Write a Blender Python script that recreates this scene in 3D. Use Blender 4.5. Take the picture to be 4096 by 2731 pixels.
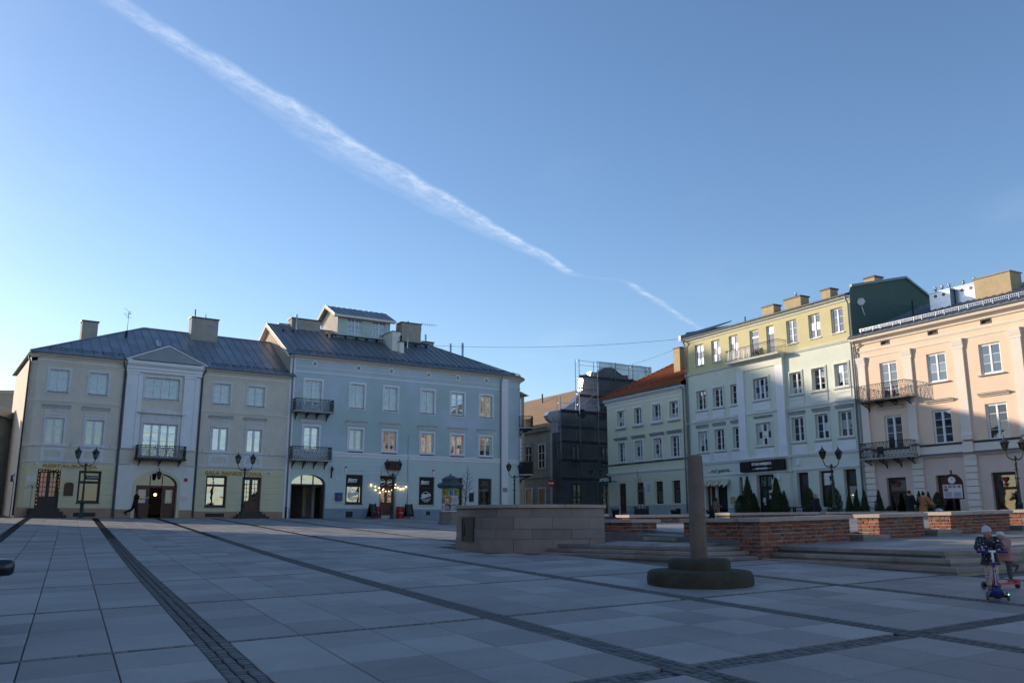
import bpy, bmesh, math, random
from mathutils import Vector, Matrix, noise

for o in list(bpy.data.objects):
    bpy.data.objects.remove(o)
SC = bpy.context.scene
COL = SC.collection
R = math.radians
rnd = random.Random(7)

# ------------------------------------------------------------------ camera
FOC, PITCH, EYE = 3470.0, R(11.75), 1.5          # focal length in pixels of the 4096 px frame
cam_d = bpy.data.cameras.new('camera')
cam = bpy.data.objects.new('camera', cam_d)
COL.objects.link(cam)
cam.location = (0, 0, EYE)
cam.rotation_euler = (math.pi / 2 + PITCH, 0, 0)
cam_d.sensor_width = 36.0
cam_d.lens = FOC / 4096 * 36
cam_d.clip_end = 3000
SC.camera = cam

# ------------------------------------------------------------------ light
SUN_AZ, SUN_EL = 153.3, 14.0                     # degrees from +X, and above the horizon
SUN_DIR = Vector((math.cos(R(SUN_AZ)) * math.cos(R(SUN_EL)), math.sin(R(SUN_AZ)) * math.cos(R(SUN_EL)), math.sin(R(SUN_EL))))
w = bpy.data.worlds.new('World')
SC.world = w
w.use_nodes = True
wn, wl = w.node_tree.nodes, w.node_tree.links
wn.clear()


def wnode(t, **k):
    n = wn.new(t)
    for a, b in k.items():
        setattr(n, a, b)
    return n


def wmath(op, a, b=None, c=None, clamp=False):
    n = wnode('ShaderNodeMath', operation=op, use_clamp=clamp)
    for i, x in enumerate((a, b, c)):
        if x is None:
            continue
        if isinstance(x, (int, float)):
            n.inputs[i].default_value = x
        else:
            wl.new(x, n.inputs[i])
    return n.outputs[0]


sky = wnode('ShaderNodeTexSky', sky_type='NISHITA', sun_disc=False)
sky.sun_elevation = R(SUN_EL)
sky.sun_rotation = R(90 - SUN_AZ)
sky.altitude = 200
sky.air_density = 1.0
sky.dust_density = .45
sky.ozone_density = 3.0
# the high vapour trail and thin cirrus: a flat layer of cloud, looked up where each view ray meets it
tc = wnode('ShaderNodeTexCoord')
sep = wnode('ShaderNodeSeparateXYZ')
wl.new(tc.outputs['Generated'], sep.inputs[0])
zc = wmath('MAXIMUM', sep.outputs[2], 0.03)
lx = wmath('DIVIDE', sep.outputs[0], zc)
ly = wmath('DIVIDE', sep.outputs[1], zc)
TRAIL_P, TRAIL_A = (-0.772, 1.526), 1.073         # where the trail starts on that layer, and its heading
ca, sa = math.cos(TRAIL_A), math.sin(TRAIL_A)
dx, dy = wmath('SUBTRACT', lx, TRAIL_P[0]), wmath('SUBTRACT', ly, TRAIL_P[1])
along = wmath('ADD', wmath('MULTIPLY', dx, ca), wmath('MULTIPLY', dy, sa))
across = wmath('SUBTRACT', wmath('MULTIPLY', dy, ca), wmath('MULTIPLY', dx, sa))
comb = wnode('ShaderNodeCombineXYZ')
wl.new(along, comb.inputs[0]); wl.new(across, comb.inputs[1])


def wnoise(vec, scale, detail=4, rough=.55, sx=1, sy=1):
    mp = wnode('ShaderNodeMapping')
    wl.new(vec, mp.inputs[0])
    mp.inputs['Scale'].default_value = (sx, sy, 1)
    n = wnode('ShaderNodeTexNoise')
    n.inputs['Scale'].default_value = scale
    n.inputs['Detail'].default_value = detail
    n.inputs['Roughness'].default_value = rough
    wl.new(mp.outputs[0], n.inputs['Vector'])
    return n.outputs[0]


def wramp(v, lo, hi):
    n = wnode('ShaderNodeMapRange', interpolation_type='SMOOTHSTEP')
    n.inputs[1].default_value = lo
    n.inputs[2].default_value = hi
    wl.new(v, n.inputs[0])
    return n.outputs[0]


wob = wnoise(comb.outputs[0], 3.0, 3)
acr = wmath('ADD', across, wmath('MULTIPLY', wmath('SUBTRACT', wob, .5), .07))
acr = wmath('ADD', acr, wmath('MULTIPLY', wramp(along, 2.16, 2.42), .15))          # the kink at its far end
wid = wmath('MULTIPLY', wramp(along, -.1, .9), wramp(along, 2.5, .9))
wid = wmath('ADD', wmath('MULTIPLY', wid, .13), .026)
edge_sharp = wramp(acr, -.022, .012)
fall = wmath('SUBTRACT', 1.0, wmath('DIVIDE', acr, wid), clamp=True)
core = wmath('MULTIPLY', edge_sharp, wmath('POWER', fall, .8))
fine = wnoise(comb.outputs[0], 14, 9, .72, .8, 1.6)
tr = wmath('MULTIPLY', core, wmath('ADD', wmath('MULTIPLY', wramp(fine, .3, .72), .8), .22))
streak = wmath('MULTIPLY', edge_sharp, wramp(acr, .055, .004))
tr = wmath('ADD', wmath('MULTIPLY', tr, .24), wmath('MULTIPLY', wmath('MULTIPLY', streak, wramp(fine, .3, .75)), .15))
tr = wmath('MULTIPLY', tr, wramp(along, 4.3, 2.3))
gap = wmath('MULTIPLY', wramp(along, 2.06, 2.24), wramp(along, 2.52, 2.34))
tr = wmath('MULTIPLY', tr, wmath('SUBTRACT', 1.0, wmath('MULTIPLY', gap, .8)))
tr = wmath('MULTIPLY', tr, wramp(along, -1.2, .5))
cirv = wnode('ShaderNodeCombineXYZ')
wl.new(lx, cirv.inputs[0]); wl.new(ly, cirv.inputs[1])
cir = wnoise(cirv.outputs[0], .55, 6, .6, 1.0, .55)
cir = wmath('MULTIPLY', wramp(cir, .52, .85), .14)
mask = wmath('MAXIMUM', tr, cir, clamp=True)
cl = wnode('ShaderNodeMix', data_type='RGBA')
cl.inputs[7].default_value = (6.5, 6.6, 6.9, 1)
wl.new(mask, cl.inputs[0])
hsv = wnode('ShaderNodeHueSaturation')
hsv.inputs['Saturation'].default_value = 1.05
wl.new(sky.outputs[0], hsv.inputs['Color'])
tint = wnode('ShaderNodeMix', data_type='RGBA', blend_type='MULTIPLY')
tint.inputs[0].default_value = 1.0
tint.inputs[7].default_value = (1.07, .985, .98, 1)
wl.new(hsv.outputs[0], tint.inputs[6])
wl.new(tint.outputs[2], cl.inputs[6])
bg = wnode('ShaderNodeBackground')
bg.inputs[1].default_value = 0.10
wl.new(cl.outputs[2], bg.inputs[0])
wo = wnode('ShaderNodeOutputWorld')
wl.new(bg.outputs[0], wo.inputs[0])

sun_d = bpy.data.lights.new('sun', 'SUN')
sun_d.energy = 2.7
sun_d.angle = R(0.53)
sun_d.color = (1.0, 0.83, 0.64)
sun = bpy.data.objects.new('sun', sun_d)
COL.objects.link(sun)
sun.rotation_euler = (-SUN_DIR).to_track_quat('-Z', 'Y').to_euler()
sun.location = (-60, 40, 60)

vs = SC.view_settings
vs.view_transform = 'Standard'
vs.look = 'None'
vs.gamma = 1
vs.exposure = 1.15
vs.use_curve_mapping = False
SC.render.engine = 'CYCLES'
SC.cycles.use_denoising = True
SC.cycles.max_bounces = 6
SC.cycles.transparent_max_bounces = 12
SC.cycles.diffuse_bounces = 3
SC.cycles.caustics_reflective = False
SC.cycles.caustics_refractive = False

# ------------------------------------------------------------------ materials
MATS = {}


def mat(name, col, rough=.8, var=.12, scale=3.0, spec=.3, bump=.0, bscale=40, metal=0., rand=0., coord='Object',
        stain=0., stain_col=(.12, .11, .1), streak=False, emit=None, fine=0., tone_attr=False, two=None):
    """plain procedural surface: base colour, mottling, fine grain, stains, bump; 'rand' varies it per object"""
    if name in MATS:
        return MATS[name]
    m = bpy.data.materials.new(name)
    m.use_nodes = True
    N, L = m.node_tree.nodes, m.node_tree.links
    bs = N['Principled BSDF']
    bs.inputs['Roughness'].default_value = rough
    bs.inputs['Specular IOR Level'].default_value = spec
    bs.inputs['Metallic'].default_value = metal
    tcn = N.new('ShaderNodeTexCoord')
    cur = None

    def noise_n(sc, det=5, rg=.6, sclv=None):
        n = N.new('ShaderNodeTexNoise')
        n.inputs['Scale'].default_value = sc
        n.inputs['Detail'].default_value = det
        n.inputs['Roughness'].default_value = rg
        src = tcn.outputs[coord]
        if sclv:
            mp = N.new('ShaderNodeMapping')
            mp.inputs['Scale'].default_value = sclv
            L.new(src, mp.inputs[0])
            src = mp.outputs[0]
        L.new(src, n.inputs['Vector'])
        return n.outputs[0]

    def ramp(v, lo, hi, to0=0., to1=1.):
        n = N.new('ShaderNodeMapRange')
        n.inputs[1].default_value, n.inputs[2].default_value = lo, hi
        n.inputs[3].default_value, n.inputs[4].default_value = to0, to1
        L.new(v, n.inputs[0])
        return n.outputs[0]

    def mix(fac, a, b, blend='MIX'):
        n = N.new('ShaderNodeMix')
        n.data_type = 'RGBA'
        n.blend_type = blend
        for i, x in ((0, fac), (6, a), (7, b)):
            if isinstance(x, (int, float)):
                n.inputs[i].default_value = x
            elif isinstance(x, tuple):
                n.inputs[i].default_value = (*x, 1) if len(x) == 3 else x
            else:
                L.new(x, n.inputs[i])
        return n.outputs[2]

    cur = tuple(col)
    if two:                                       # a second tone in broad patches
        cur = mix(ramp(noise_n(two[1], 4, .6), .42, .62), cur, tuple(two[0]))
    if rand or tone_attr:
        hs = N.new('ShaderNodeHueSaturation')
        if tone_attr:
            at = N.new('ShaderNodeAttribute')
            at.attribute_name = 'tone'
            v = ramp(at.outputs['Fac'], 0, 1, 1 - rand, 1 + rand)
        else:
            oi = N.new('ShaderNodeObjectInfo')
            v = ramp(oi.outputs['Random'], 0, 1, 1 - rand, 1 + rand)
        L.new(v, hs.inputs['Value'])
        if isinstance(cur, tuple):
            hs.inputs['Color'].default_value = (*cur, 1)
        else:
            L.new(cur, hs.inputs['Color'])
        cur = hs.outputs[0]
    if var:
        v = ramp(noise_n(scale, 6, .65), .25, .75, 1 - var, 1 + var)
        cur = mix(1.0, cur, v, 'MULTIPLY')
    if fine:
        v = ramp(noise_n(bscale * 2.2, 2, .6), .25, .75, 1 - fine, 1 + fine)
        cur = mix(1.0, cur, v, 'MULTIPLY')
    if stain:
        n1 = noise_n(1.0, 6, .7, (2.2, 2.2, .35) if streak else (.8, .8, .8))
        f = ramp(n1, .55, .75, 0, stain)
        cur = mix(f, cur, tuple(stain_col))
    if isinstance(cur, tuple):
        bs.inputs['Base Color'].default_value = (*cur, 1)
    else:
        L.new(cur, bs.inputs['Base Color'])
    if bump:
        b = N.new('ShaderNodeBump')
        b.inputs['Strength'].default_value = bump
        b.inputs['Distance'].default_value = .02
        L.new(noise_n(bscale, 4, .7), b.inputs['Height'])
        L.new(b.outputs[0], bs.inputs['Normal'])
    if emit:
        bs.inputs['Emission Color'].default_value = (*emit[0], 1)
        bs.inputs['Emission Strength'].default_value = emit[1]
    MATS[name] = m
    return m


def glass(name, tint=(.55, .6, .62), refl=.16, rough=.02, wavy=.0):
    if name in MATS:
        return MATS[name]
    m = bpy.data.materials.new(name)
    m.use_nodes = True
    N, L = m.node_tree.nodes, m.node_tree.links
    N.clear()
    t = N.new('ShaderNodeBsdfTransparent')
    t.inputs[0].default_value = (*tint, 1)
    g = N.new('ShaderNodeBsdfGlossy')
    g.inputs['Roughness'].default_value = rough
    g.inputs['Color'].default_value = (.95, .97, 1, 1)
    fr = N.new('ShaderNodeFresnel')
    fr.inputs[0].default_value = 1.5
    ad = N.new('ShaderNodeMath')
    ad.operation = 'MULTIPLY_ADD'
    ad.inputs[1].default_value = 1.5
    ad.inputs[2].default_value = refl
    ad.use_clamp = True
    L.new(fr.outputs[0], ad.inputs[0])
    if wavy:
        tcn = N.new('ShaderNodeTexCoord')
        n = N.new('ShaderNodeTexNoise')
        n.inputs['Scale'].default_value = 1.6
        n.inputs['Detail'].default_value = 1
        L.new(tcn.outputs['Object'], n.inputs['Vector'])
        b = N.new('ShaderNodeBump')
        b.inputs['Strength'].default_value = wavy
        b.inputs['Distance'].default_value = .05
        L.new(n.outputs[0], b.inputs['Height'])
        L.new(b.outputs[0], g.inputs['Normal'])
    mx = N.new('ShaderNodeMixShader')
    L.new(ad.outputs[0], mx.inputs[0])
    L.new(t.outputs[0], mx.inputs[1])
    L.new(g.outputs[0], mx.inputs[2])
    o = N.new('ShaderNodeOutputMaterial')
    L.new(mx.outputs[0], o.inputs[0])
    MATS[name] = m
    return m


# plaster colours of the houses
mat('plaster_sand', (.66, .60, .50), .9, .10, 1.2, stain=.45, stain_col=(.40, .37, .34), streak=True, bump=.15, bscale=60, fine=.05)
mat('plaster_yellow', (.68, .62, .41), .9, .08, 1.0, stain=.15, stain_col=(.33, .30, .2), streak=True, bump=.12, bscale=60, fine=.04)
mat('plaster_grey', (.66, .65, .62), .9, .1, 1.3, stain=.3, stain_col=(.3, .29, .28), streak=True, bump=.15, bscale=60)
mat('plaster_cream', (.74, .72, .67), .9, .07, 1.0, stain=.15, stain_col=(.4, .38, .34), streak=True, bump=.1, bscale=60)
mat('plinth_rust', (.42, .27, .19), .9, .15, 1.5, stain=.4, stain_col=(.16, .12, .1), bump=.2, bscale=50)
mat('plaster_teal', (.43, .545, .525), .88, .08, .7, stain=.3, stain_col=(.32, .42, .42), streak=True, bump=.1, bscale=60, fine=.03, two=((.52, .59, .66), .22))
mat('plaster_teal_light', (.58, .67, .64), .88, .06, .9, stain=.3, stain_col=(.42, .5, .49), streak=True, bump=.1, bscale=60, fine=.03)
mat('plinth_blue', (.26, .33, .39), .85, .12, 1.5, stain=.3, stain_col=(.1, .13, .15), bump=.15, bscale=50)
mat('trim_white', (.78, .78, .79), .8, .06, 1.5, stain=.12, stain_col=(.42, .42, .42), streak=True)
mat('trim_worn', (.68, .68, .68), .85, .12, 4.0, stain=.45, stain_col=(.3, .28, .26), bump=.15, bscale=40)
mat('trim_cream', (.70, .65, .57), .85, .07, 1.3, stain=.15, stain_col=(.4, .36, .3), streak=True)
mat('plaster_lemon', (.74, .72, .52), .9, .06, .9, stain=.25, stain_col=(.55, .53, .38), streak=True, bump=.1, bscale=60, fine=.03)
mat('plaster_lemon_gf', (.74, .72, .55), .9, .06, .9, stain=.12, stain_col=(.42, .41, .32), streak=True, bump=.1, bscale=60)
mat('plinth_grey', (.42, .43, .43), .9, .15, 1.2, stain=.4, stain_col=(.16, .17, .16), bump=.2, bscale=50)
mat('plaster_mint', (.66, .70, .59), .9, .07, .9, stain=.3, stain_col=(.47, .5, .42), streak=True, bump=.1, bscale=60, fine=.03)
mat('plaster_ochre', (.58, .53, .31), .9, .1, .8, stain=.22, stain_col=(.38, .33, .16), streak=True, bump=.12, bscale=60, fine=.04)
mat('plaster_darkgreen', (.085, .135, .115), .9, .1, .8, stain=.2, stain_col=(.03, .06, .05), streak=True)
mat('plaster_peach', (.80, .60, .45), .9, .05, .8, stain=.25, stain_col=(.68, .49, .36), streak=True, bump=.1, bscale=60, fine=.03)
mat('plaster_peach_gf', (.68, .54, .46), .9, .06, .9, stain=.12, stain_col=(.45, .33, .27), streak=True, bump=.1, bscale=60, fine=.03)
mat('trim_peach', (.77, .69, .60), .88, .05, .9, stain=.12, stain_col=(.5, .43, .36), streak=True, bump=.08, bscale=60)
mat('plaster_old', (.30, .33, .31), .92, .22, 1.4, stain=.6, stain_col=(.13, .15, .13), bump=.3, bscale=30)
mat('plaster_new', (.50, .48, .50), .9, .06, 1.0)
mat('plaster_pink', (.55, .40, .38), .9, .07, 1.0, stain=.15, stain_col=(.35, .28, .27), streak=True)
mat('plaster_orange', (.62, .36, .20), .9, .08, 1.0)
mat('plaster_beige', (.45, .37, .28), .9, .08, 1.0)
mat('chimney_render', (.34, .32, .29), .92, .18, 2.0, stain=.45, stain_col=(.15, .14, .13), streak=True, bump=.25, bscale=30)
mat('chimney_ochre', (.45, .36, .22), .92, .14, 2.0, stain=.35, stain_col=(.2, .17, .13), streak=True, bump=.25, bscale=30)
mat('roof_zinc', (.21, .23, .26), .42, .14, 1.5, spec=.5, metal=.35, rand=.13, stain=.2, stain_col=(.09, .1, .12))
mat('roof_zinc_dark', (.165, .18, .20), .42, .14, 1.5, spec=.5, metal=.3, rand=.12)
mat('roof_felt', (.26, .18, .11), .9, .15, 2.0, stain=.25, stain_col=(.16, .11, .07), rand=.06)
mat('roof_tile', (.30, .085, .03), .8, .25, 9.0, rand=.1, stain=.25, stain_col=(.14, .05, .03))
mat('zinc_bright', (.40, .44, .50), .32, .1, 3.0, metal=.92, spec=.5, stain=.2, stain_col=(.25, .27, .29))
mat('steel_bright', (.62, .64, .66), .3, .06, 3.0, metal=.85)
mat('gutter', (.20, .22, .24), .5, .1, 3.0, metal=.3)
mat('pipe_grey', (.32, .34, .36), .5, .1, 2.0, metal=.2)
mat('pipe_dark', (.06, .085, .10), .5, .1, 2.0)
mat('iron_black', (.012, .013, .015), .5, .15, 8.0, spec=.4)
mat('iron_brown', (.045, .035, .028), .55, .2, 8.0, spec=.4)
mat('iron_green', (.02, .04, .038), .5, .15, 8.0, spec=.4)
mat('frame_white', (.80, .81, .82), .5, .04, 3.0, spec=.4)
mat('frame_white_old', (.74, .75, .77), .65, .12, 6.0, stain=.25, stain_col=(.35, .34, .33))
mat('frame_brown', (.055, .025, .016), .5, .2, 5.0, spec=.4)
mat('frame_dark', (.018, .015, .014), .5, .15, 5.0, spec=.4)
mat('door_wood', (.10, .035, .018), .5, .25, 5.0, spec=.4)
mat('door_dark', (.03, .022, .02), .5, .2, 5.0, spec=.4)
mat('curtain', (.24, .28, .34), .95, .12, 4.0)
mat('curtain_red', (.16, .045, .03), .95, .15, 4.0)
mat('curtain_grey', (.12, .125, .125), .95, .2, 6.0)
mat('blind_white', (.62, .63, .63), .9, .06, 4.0)
mat('room_dark', (.03, .028, .026), .95, .2, 2.0)
mat('room_warm', (.16, .09, .045), .95, .3, 2.0)
mat('sill_dark', (.11, .115, .125), .6, .12, 4.0)
mat('wood_grey', (.2, .19, .17), .9, .2, 6.0)
mat('gold_letter', (.36, .22, .05), .45, .12, 6.0, metal=.4)
mat('letter_black', (.02, .02, .022), .6, .05, 5.0)
mat('letter_white', (.8, .8, .8), .6, .03, 5.0)
mat('sign_black', (.008, .008, .009), .5, .1, 5.0)
mat('sign_green', (.008, .06, .03), .45, .08, 5.0)
mat('sign_red', (.45, .02, .02), .5, .05, 5.0)
mat('sign_blue', (.02, .08, .3), .5, .05, 5.0)
mat('brass', (.25, .2, .1), .5, .2, 8.0, metal=.4)
mat('stone_plaque', (.33, .29, .25), .8, .15, 8.0)
# paving and stone
mat('slab_granite', (.27, .262, .25), .62, .16, .7, spec=.35, rand=.24, tone_attr=True, coord='Object', fine=.2, bscale=28, bump=.12,
    stain=.5, stain_col=(.15, .14, .135))
mat('sett_granite', (.085, .095, .10), .6, .25, 4.0, spec=.35, rand=.3, fine=.15, bscale=40, bump=.25)
mat('sett_far', (.075, .075, .08), .7, .35, 7.0, spec=.3, fine=.2, bscale=30, bump=.2)
mat('step_granite', (.25, .225, .20), .65, .2, 2.2, spec=.3, rand=.16, fine=.15, bscale=50, bump=.15, stain=.55, stain_col=(.10, .095, .088))
mat('wall_granite', (.25, .215, .19), .65, .2, 1.6, spec=.3, rand=.14, fine=.18, bscale=60, bump=.15, stain=.5, stain_col=(.12, .10, .09))
mat('coping_granite', (.36, .315, .28), .65, .12, 2.0, spec=.3, rand=.12, fine=.16, bscale=60, bump=.12, stain=.25, stain_col=(.2, .17, .15))
mat('pillar_stone', (.165, .14, .118), .9, .25, 2.5, fine=.22, bscale=26, bump=.45, stain=.75, stain_col=(.05, .045, .035), streak=True)
mat('pillar_base', (.05, .052, .04), .9, .3, 4.0, fine=.25, bscale=26, bump=.5, stain=.5, stain_col=(.03, .035, .018))
mat('mortar', (.30, .28, .255), .95, .2, 6.0, bump=.3, bscale=40)


def brick_mat():
    m = bpy.data.materials.new('brick_red')
    m.use_nodes = True
    N, L = m.node_tree.nodes, m.node_tree.links
    bs = N['Principled BSDF']
    bs.inputs['Roughness'].default_value = .88
    oi = N.new('ShaderNodeObjectInfo')
    cr = N.new('ShaderNodeValToRGB')
    el = cr.color_ramp.elements
    cols = [(.0, (.10, .040, .028)), (.18, (.22, .066, .034)), (.36, (.28, .085, .036)), (.52, (.15, .055, .042)), (.66, (.30, .10, .045)), (.8, (.19, .085, .066)), (.92, (.21, .15, .12)), (1., (.075, .05, .042))]
    el[0].position, el[0].color = cols[0][0], (*cols[0][1], 1)
    el[1].position, el[1].color = cols[-1][0], (*cols[-1][1], 1)
    for p, c in cols[1:-1]:
        e = el.new(p)
        e.color = (*c, 1)
    L.new(oi.outputs['Random'], cr.inputs[0])
    tcn = N.new('ShaderNodeTexCoord')
    n = N.new('ShaderNodeTexNoise')
    n.inputs['Scale'].default_value = 14
    n.inputs['Detail'].default_value = 6
    n.inputs['Roughness'].default_value = .7
    ad = N.new('ShaderNodeVectorMath')
    ad.operation = 'ADD'
    L.new(tcn.outputs['Object'], ad.inputs[0])
    L.new(oi.outputs['Location'], ad.inputs[1])
    L.new(ad.outputs[0], n.inputs['Vector'])
    mr = N.new('ShaderNodeMapRange')
    mr.inputs[1].default_value, mr.inputs[2].default_value, mr.inputs[3].default_value, mr.inputs[4].default_value = .3, .7, .6, 1.3
    L.new(n.outputs[0], mr.inputs[0])
    mx = N.new('ShaderNodeMix')
    mx.data_type = 'RGBA'
    mx.blend_type = 'MULTIPLY'
    mx.inputs[0].default_value = 1
    L.new(cr.outputs[0], mx.inputs[6])
    L.new(mr.outputs[0], mx.inputs[7])
    L.new(mx.outputs[2], bs.inputs['Base Color'])
    b = N.new('ShaderNodeBump')
    b.inputs['Strength'].default_value = .5
    b.inputs['Distance'].default_value = .01
    L.new(n.outputs[0], b.inputs['Height'])
    L.new(b.outputs[0], bs.inputs['Normal'])
    MATS['brick_red'] = m


brick_mat()
glass('glass_clear', (.62, .66, .68), .10, .015, .06)
glass('glass_sky', (.42, .46, .50), .13, .015, .1)
glass('glass_dark', (.30, .32, .33), .03, .02, .05)
glass('glass_warm', (.5, .5, .48), .26, .02, .3)
glass('glass_amber', (.42, .26, .12), .03, .05)  # lamp glass with the warmth of late sun in its tint
glass('glass_lamp', (.5, .52, .52), .06, .06)
glass('dust_net', (.36, .37, .38), .0, .9)
mat('leaf_thuja', (.045, .068, .028), .8, .4, 6.0, spec=.2)
mat('bark', (.06, .052, .045), .95, .3, 12.0, bump=.4, bscale=30)
mat('bulb_lit', (1, .8, .5), .4, 0, emit=((1, .70, .36), 4.5))
mat('fairy_lit', (1, .8, .5), .4, 0, emit=((1, .55, .2), 1.5))
mat('trim_mint', (.70, .72, .64), .85, .07, 1.3, stain=.2, stain_col=(.45, .47, .4), streak=True)
mat('lamp_lit', (1, .6, .2), .4, 0, emit=((1, .5, .12), 3))
# ------------------------------------------------------------------ mesh helpers
class MB:
    """collects shapes; build() links them as one mesh object"""
    def __init__(s, dz=0., dx=0.):
        s.v, s.f, s.sm, s.dz, s.M, s.dx = [], [], [], dz, None, dx

    def add(s, vs, fs, smooth=False):
        n = len(s.v)
        if s.M is not None:
            vs = [tuple(s.M @ Vector(p)) for p in vs]
        s.v += [tuple(p) for p in vs]
        s.f += [tuple(n + i for i in f) for f in fs]
        s.sm += [smooth] * len(fs)
        return s

    def box(s, x0, x1, y0, y1, z0, z1):
        return s.add([(x0, y0, z0), (x1, y0, z0), (x1, y1, z0), (x0, y1, z0), (x0, y0, z1), (x1, y0, z1), (x1, y1, z1), (x0, y1, z1)],
                     [(0, 3, 2, 1), (4, 5, 6, 7), (0, 1, 5, 4), (1, 2, 6, 5), (2, 3, 7, 6), (3, 0, 4, 7)])

    def cbox(s, x0, x1, y0, y1, z0, z1, c):
        """box with chamfered top edges"""
        return s.add([(x0, y0, z0), (x1, y0, z0), (x1, y1, z0), (x0, y1, z0),
                      (x0, y0, z1 - c), (x1, y0, z1 - c), (x1, y1, z1 - c), (x0, y1, z1 - c),
                      (x0 + c, y0 + c, z1), (x1 - c, y0 + c, z1), (x1 - c, y1 - c, z1), (x0 + c, y1 - c, z1)],
                     [(0, 3, 2, 1), (0, 1, 5, 4), (1, 2, 6, 5), (2, 3, 7, 6), (3, 0, 4, 7), (4, 5, 9, 8), (5, 6, 10, 9), (6, 7, 11, 10), (7, 4, 8, 11), (8, 9, 10, 11)])

    def poly(s, pts):
        return s.add(pts, [tuple(range(len(pts)))])

    def prism(s, prof, x0, x1, caps=True):
        """profile [(y,z)] run along x"""
        n = len(prof)
        vs = [(x0, y, z) for y, z in prof] + [(x1, y, z) for y, z in prof]
        fs = [(i, (i + 1) % n, n + (i + 1) % n, n + i) for i in range(n)]
        if caps:
            fs += [tuple(range(n))[::-1], tuple(range(n, 2 * n))]
        return s.add(vs, fs)

    def extrude(s, pts, y0, y1):
        """polygon [(x,z)] with thickness from y0 to y1"""
        n = len(pts)
        vs = [(x, y0, z) for x, z in pts] + [(x, y1, z) for x, z in pts]
        fs = [(i, (i + 1) % n, n + (i + 1) % n, n + i) for i in range(n)] + [tuple(range(n))[::-1], tuple(range(n, 2 * n))]
        return s.add(vs, fs)

    def slab(s, pts, z0, z1):
        """polygon [(x,y)] with thickness from z0 to z1"""
        n = len(pts)
        vs = [(x, y, z0) for x, y in pts] + [(x, y, z1) for x, y in pts]
        fs = [(i, (i + 1) % n, n + (i + 1) % n, n + i) for i in range(n)] + [tuple(range(n))[::-1], tuple(range(n, 2 * n))]
        return s.add(vs, fs)

    def tube(s, pts, r, n=6, smooth=True, caps=True):
        pts = [Vector(p) for p in pts]
        rs = r if isinstance(r, (list, tuple)) else [r] * len(pts)
        vs, fs = [], []
        up0 = None
        for i, p in enumerate(pts):
            d = (pts[min(i + 1, len(pts) - 1)] - pts[max(i - 1, 0)])
            if d.length < 1e-9:
                d = Vector((0, 0, 1))
            d.normalize()
            a = Vector((0, 0, 1)) if abs(d.z) < .95 else Vector((0, 1, 0))
            if up0 is not None:
                a = up0
            x = d.cross(a)
            if x.length < 1e-6:
                x = d.cross(Vector((1, 0, 0)))
            x.normalize()
            y = x.cross(d)
            up0 = y
            for k in range(n):
                t = 2 * math.pi * k / n
                vs.append(tuple(p + (x * math.cos(t) + y * math.sin(t)) * rs[i]))
        for i in range(len(pts) - 1):
            for k in range(n):
                fs.append((i * n + k, (i + 1) * n + k, (i + 1) * n + (k + 1) % n, i * n + (k + 1) % n))
        s.add(vs, fs, smooth)
        if caps:
            m = len(s.v) - len(vs)
            s.f += [tuple(m + k for k in range(n)), tuple(m + (len(pts) - 1) * n + k for k in range(n))[::-1]]
            s.sm += [False, False]
        return s

    def lathe(s, prof, n=16, c=(0, 0), smooth=True, a0=0., a1=2 * math.pi):
        """profile [(r,z)] turned about the vertical through c"""
        full = abs(a1 - a0 - 2 * math.pi) < 1e-6
        k = n if full else n + 1
        vs, fs = [], []
        for r, z in prof:
            for i in range(k):
                t = a0 + (a1 - a0) * i / n
                vs.append((c[0] + r * math.cos(t), c[1] + r * math.sin(t), z))
        for j in range(len(prof) - 1):
            for i in range(n):
                i2 = (i + 1) % k
                fs.append((j * k + i, j * k + i2, (j + 1) * k + i2, (j + 1) * k + i))
        s.add(vs, fs, smooth)
        return s

    def ball(s, c, r, n=10, m=6, sx=1, sy=1, sz=1):
        vs = [(c[0], c[1], c[2] - r * sz)]
        for j in range(1, m):
            t = math.pi * j / m - math.pi / 2
            for i in range(n):
                a = 2 * math.pi * i / n
                vs.append((c[0] + r * sx * math.cos(t) * math.cos(a), c[1] + r * sy * math.cos(t) * math.sin(a), c[2] + r * sz * math.sin(t)))
        vs.append((c[0], c[1], c[2] + r * sz))
        fs = [(0, 1 + (i + 1) % n, 1 + i) for i in range(n)]
        for j in range(m - 2):
            for i in range(n):
                a, b = 1 + j * n + i, 1 + j * n + (i + 1) % n
                fs.append((a, b, b + n, a + n))
        l = len(vs) - 1
        fs += [(l, l - n + i, l - n + (i + 1) % n) for i in range(n)]
        return s.add(vs, fs, True)

    def frame(s, x0, x1, z0, z1, w, y0, y1):
        """rectangular ring standing in the xz plane"""
        s.box(x0, x0 + w, y0, y1, z0, z1)
        s.box(x1 - w, x1, y0, y1, z0, z1)
        s.box(x0 + w, x1 - w, y0, y1, z0, z0 + w)
        return s.box(x0 + w, x1 - w, y0, y1, z1 - w, z1)

    def ring(s, c, r0, r1, y0, y1, n=20, a0=0., a1=2 * math.pi):
        """annulus (or arc band) in the xz plane"""
        full = abs(a1 - a0 - 2 * math.pi) < 1e-6
        k = n if full else n + 1
        vs, fs = [], []
        for i in range(k):
            t = a0 + (a1 - a0) * i / n
            cx, sx = math.cos(t), math.sin(t)
            vs += [(c[0] + r0 * cx, y0, c[1] + r0 * sx), (c[0] + r1 * cx, y0, c[1] + r1 * sx), (c[0] + r1 * cx, y1, c[1] + r1 * sx), (c[0] + r0 * cx, y1, c[1] + r0 * sx)]
        for i in range(n):
            a, b = 4 * i, 4 * ((i + 1) % k)
            for q in range(4):
                fs.append((a + q, a + (q + 1) % 4, b + (q + 1) % 4, b + q))
        if not full:
            fs += [(0, 1, 2, 3), (4 * n + 3, 4 * n + 2, 4 * n + 1, 4 * n)]
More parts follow.
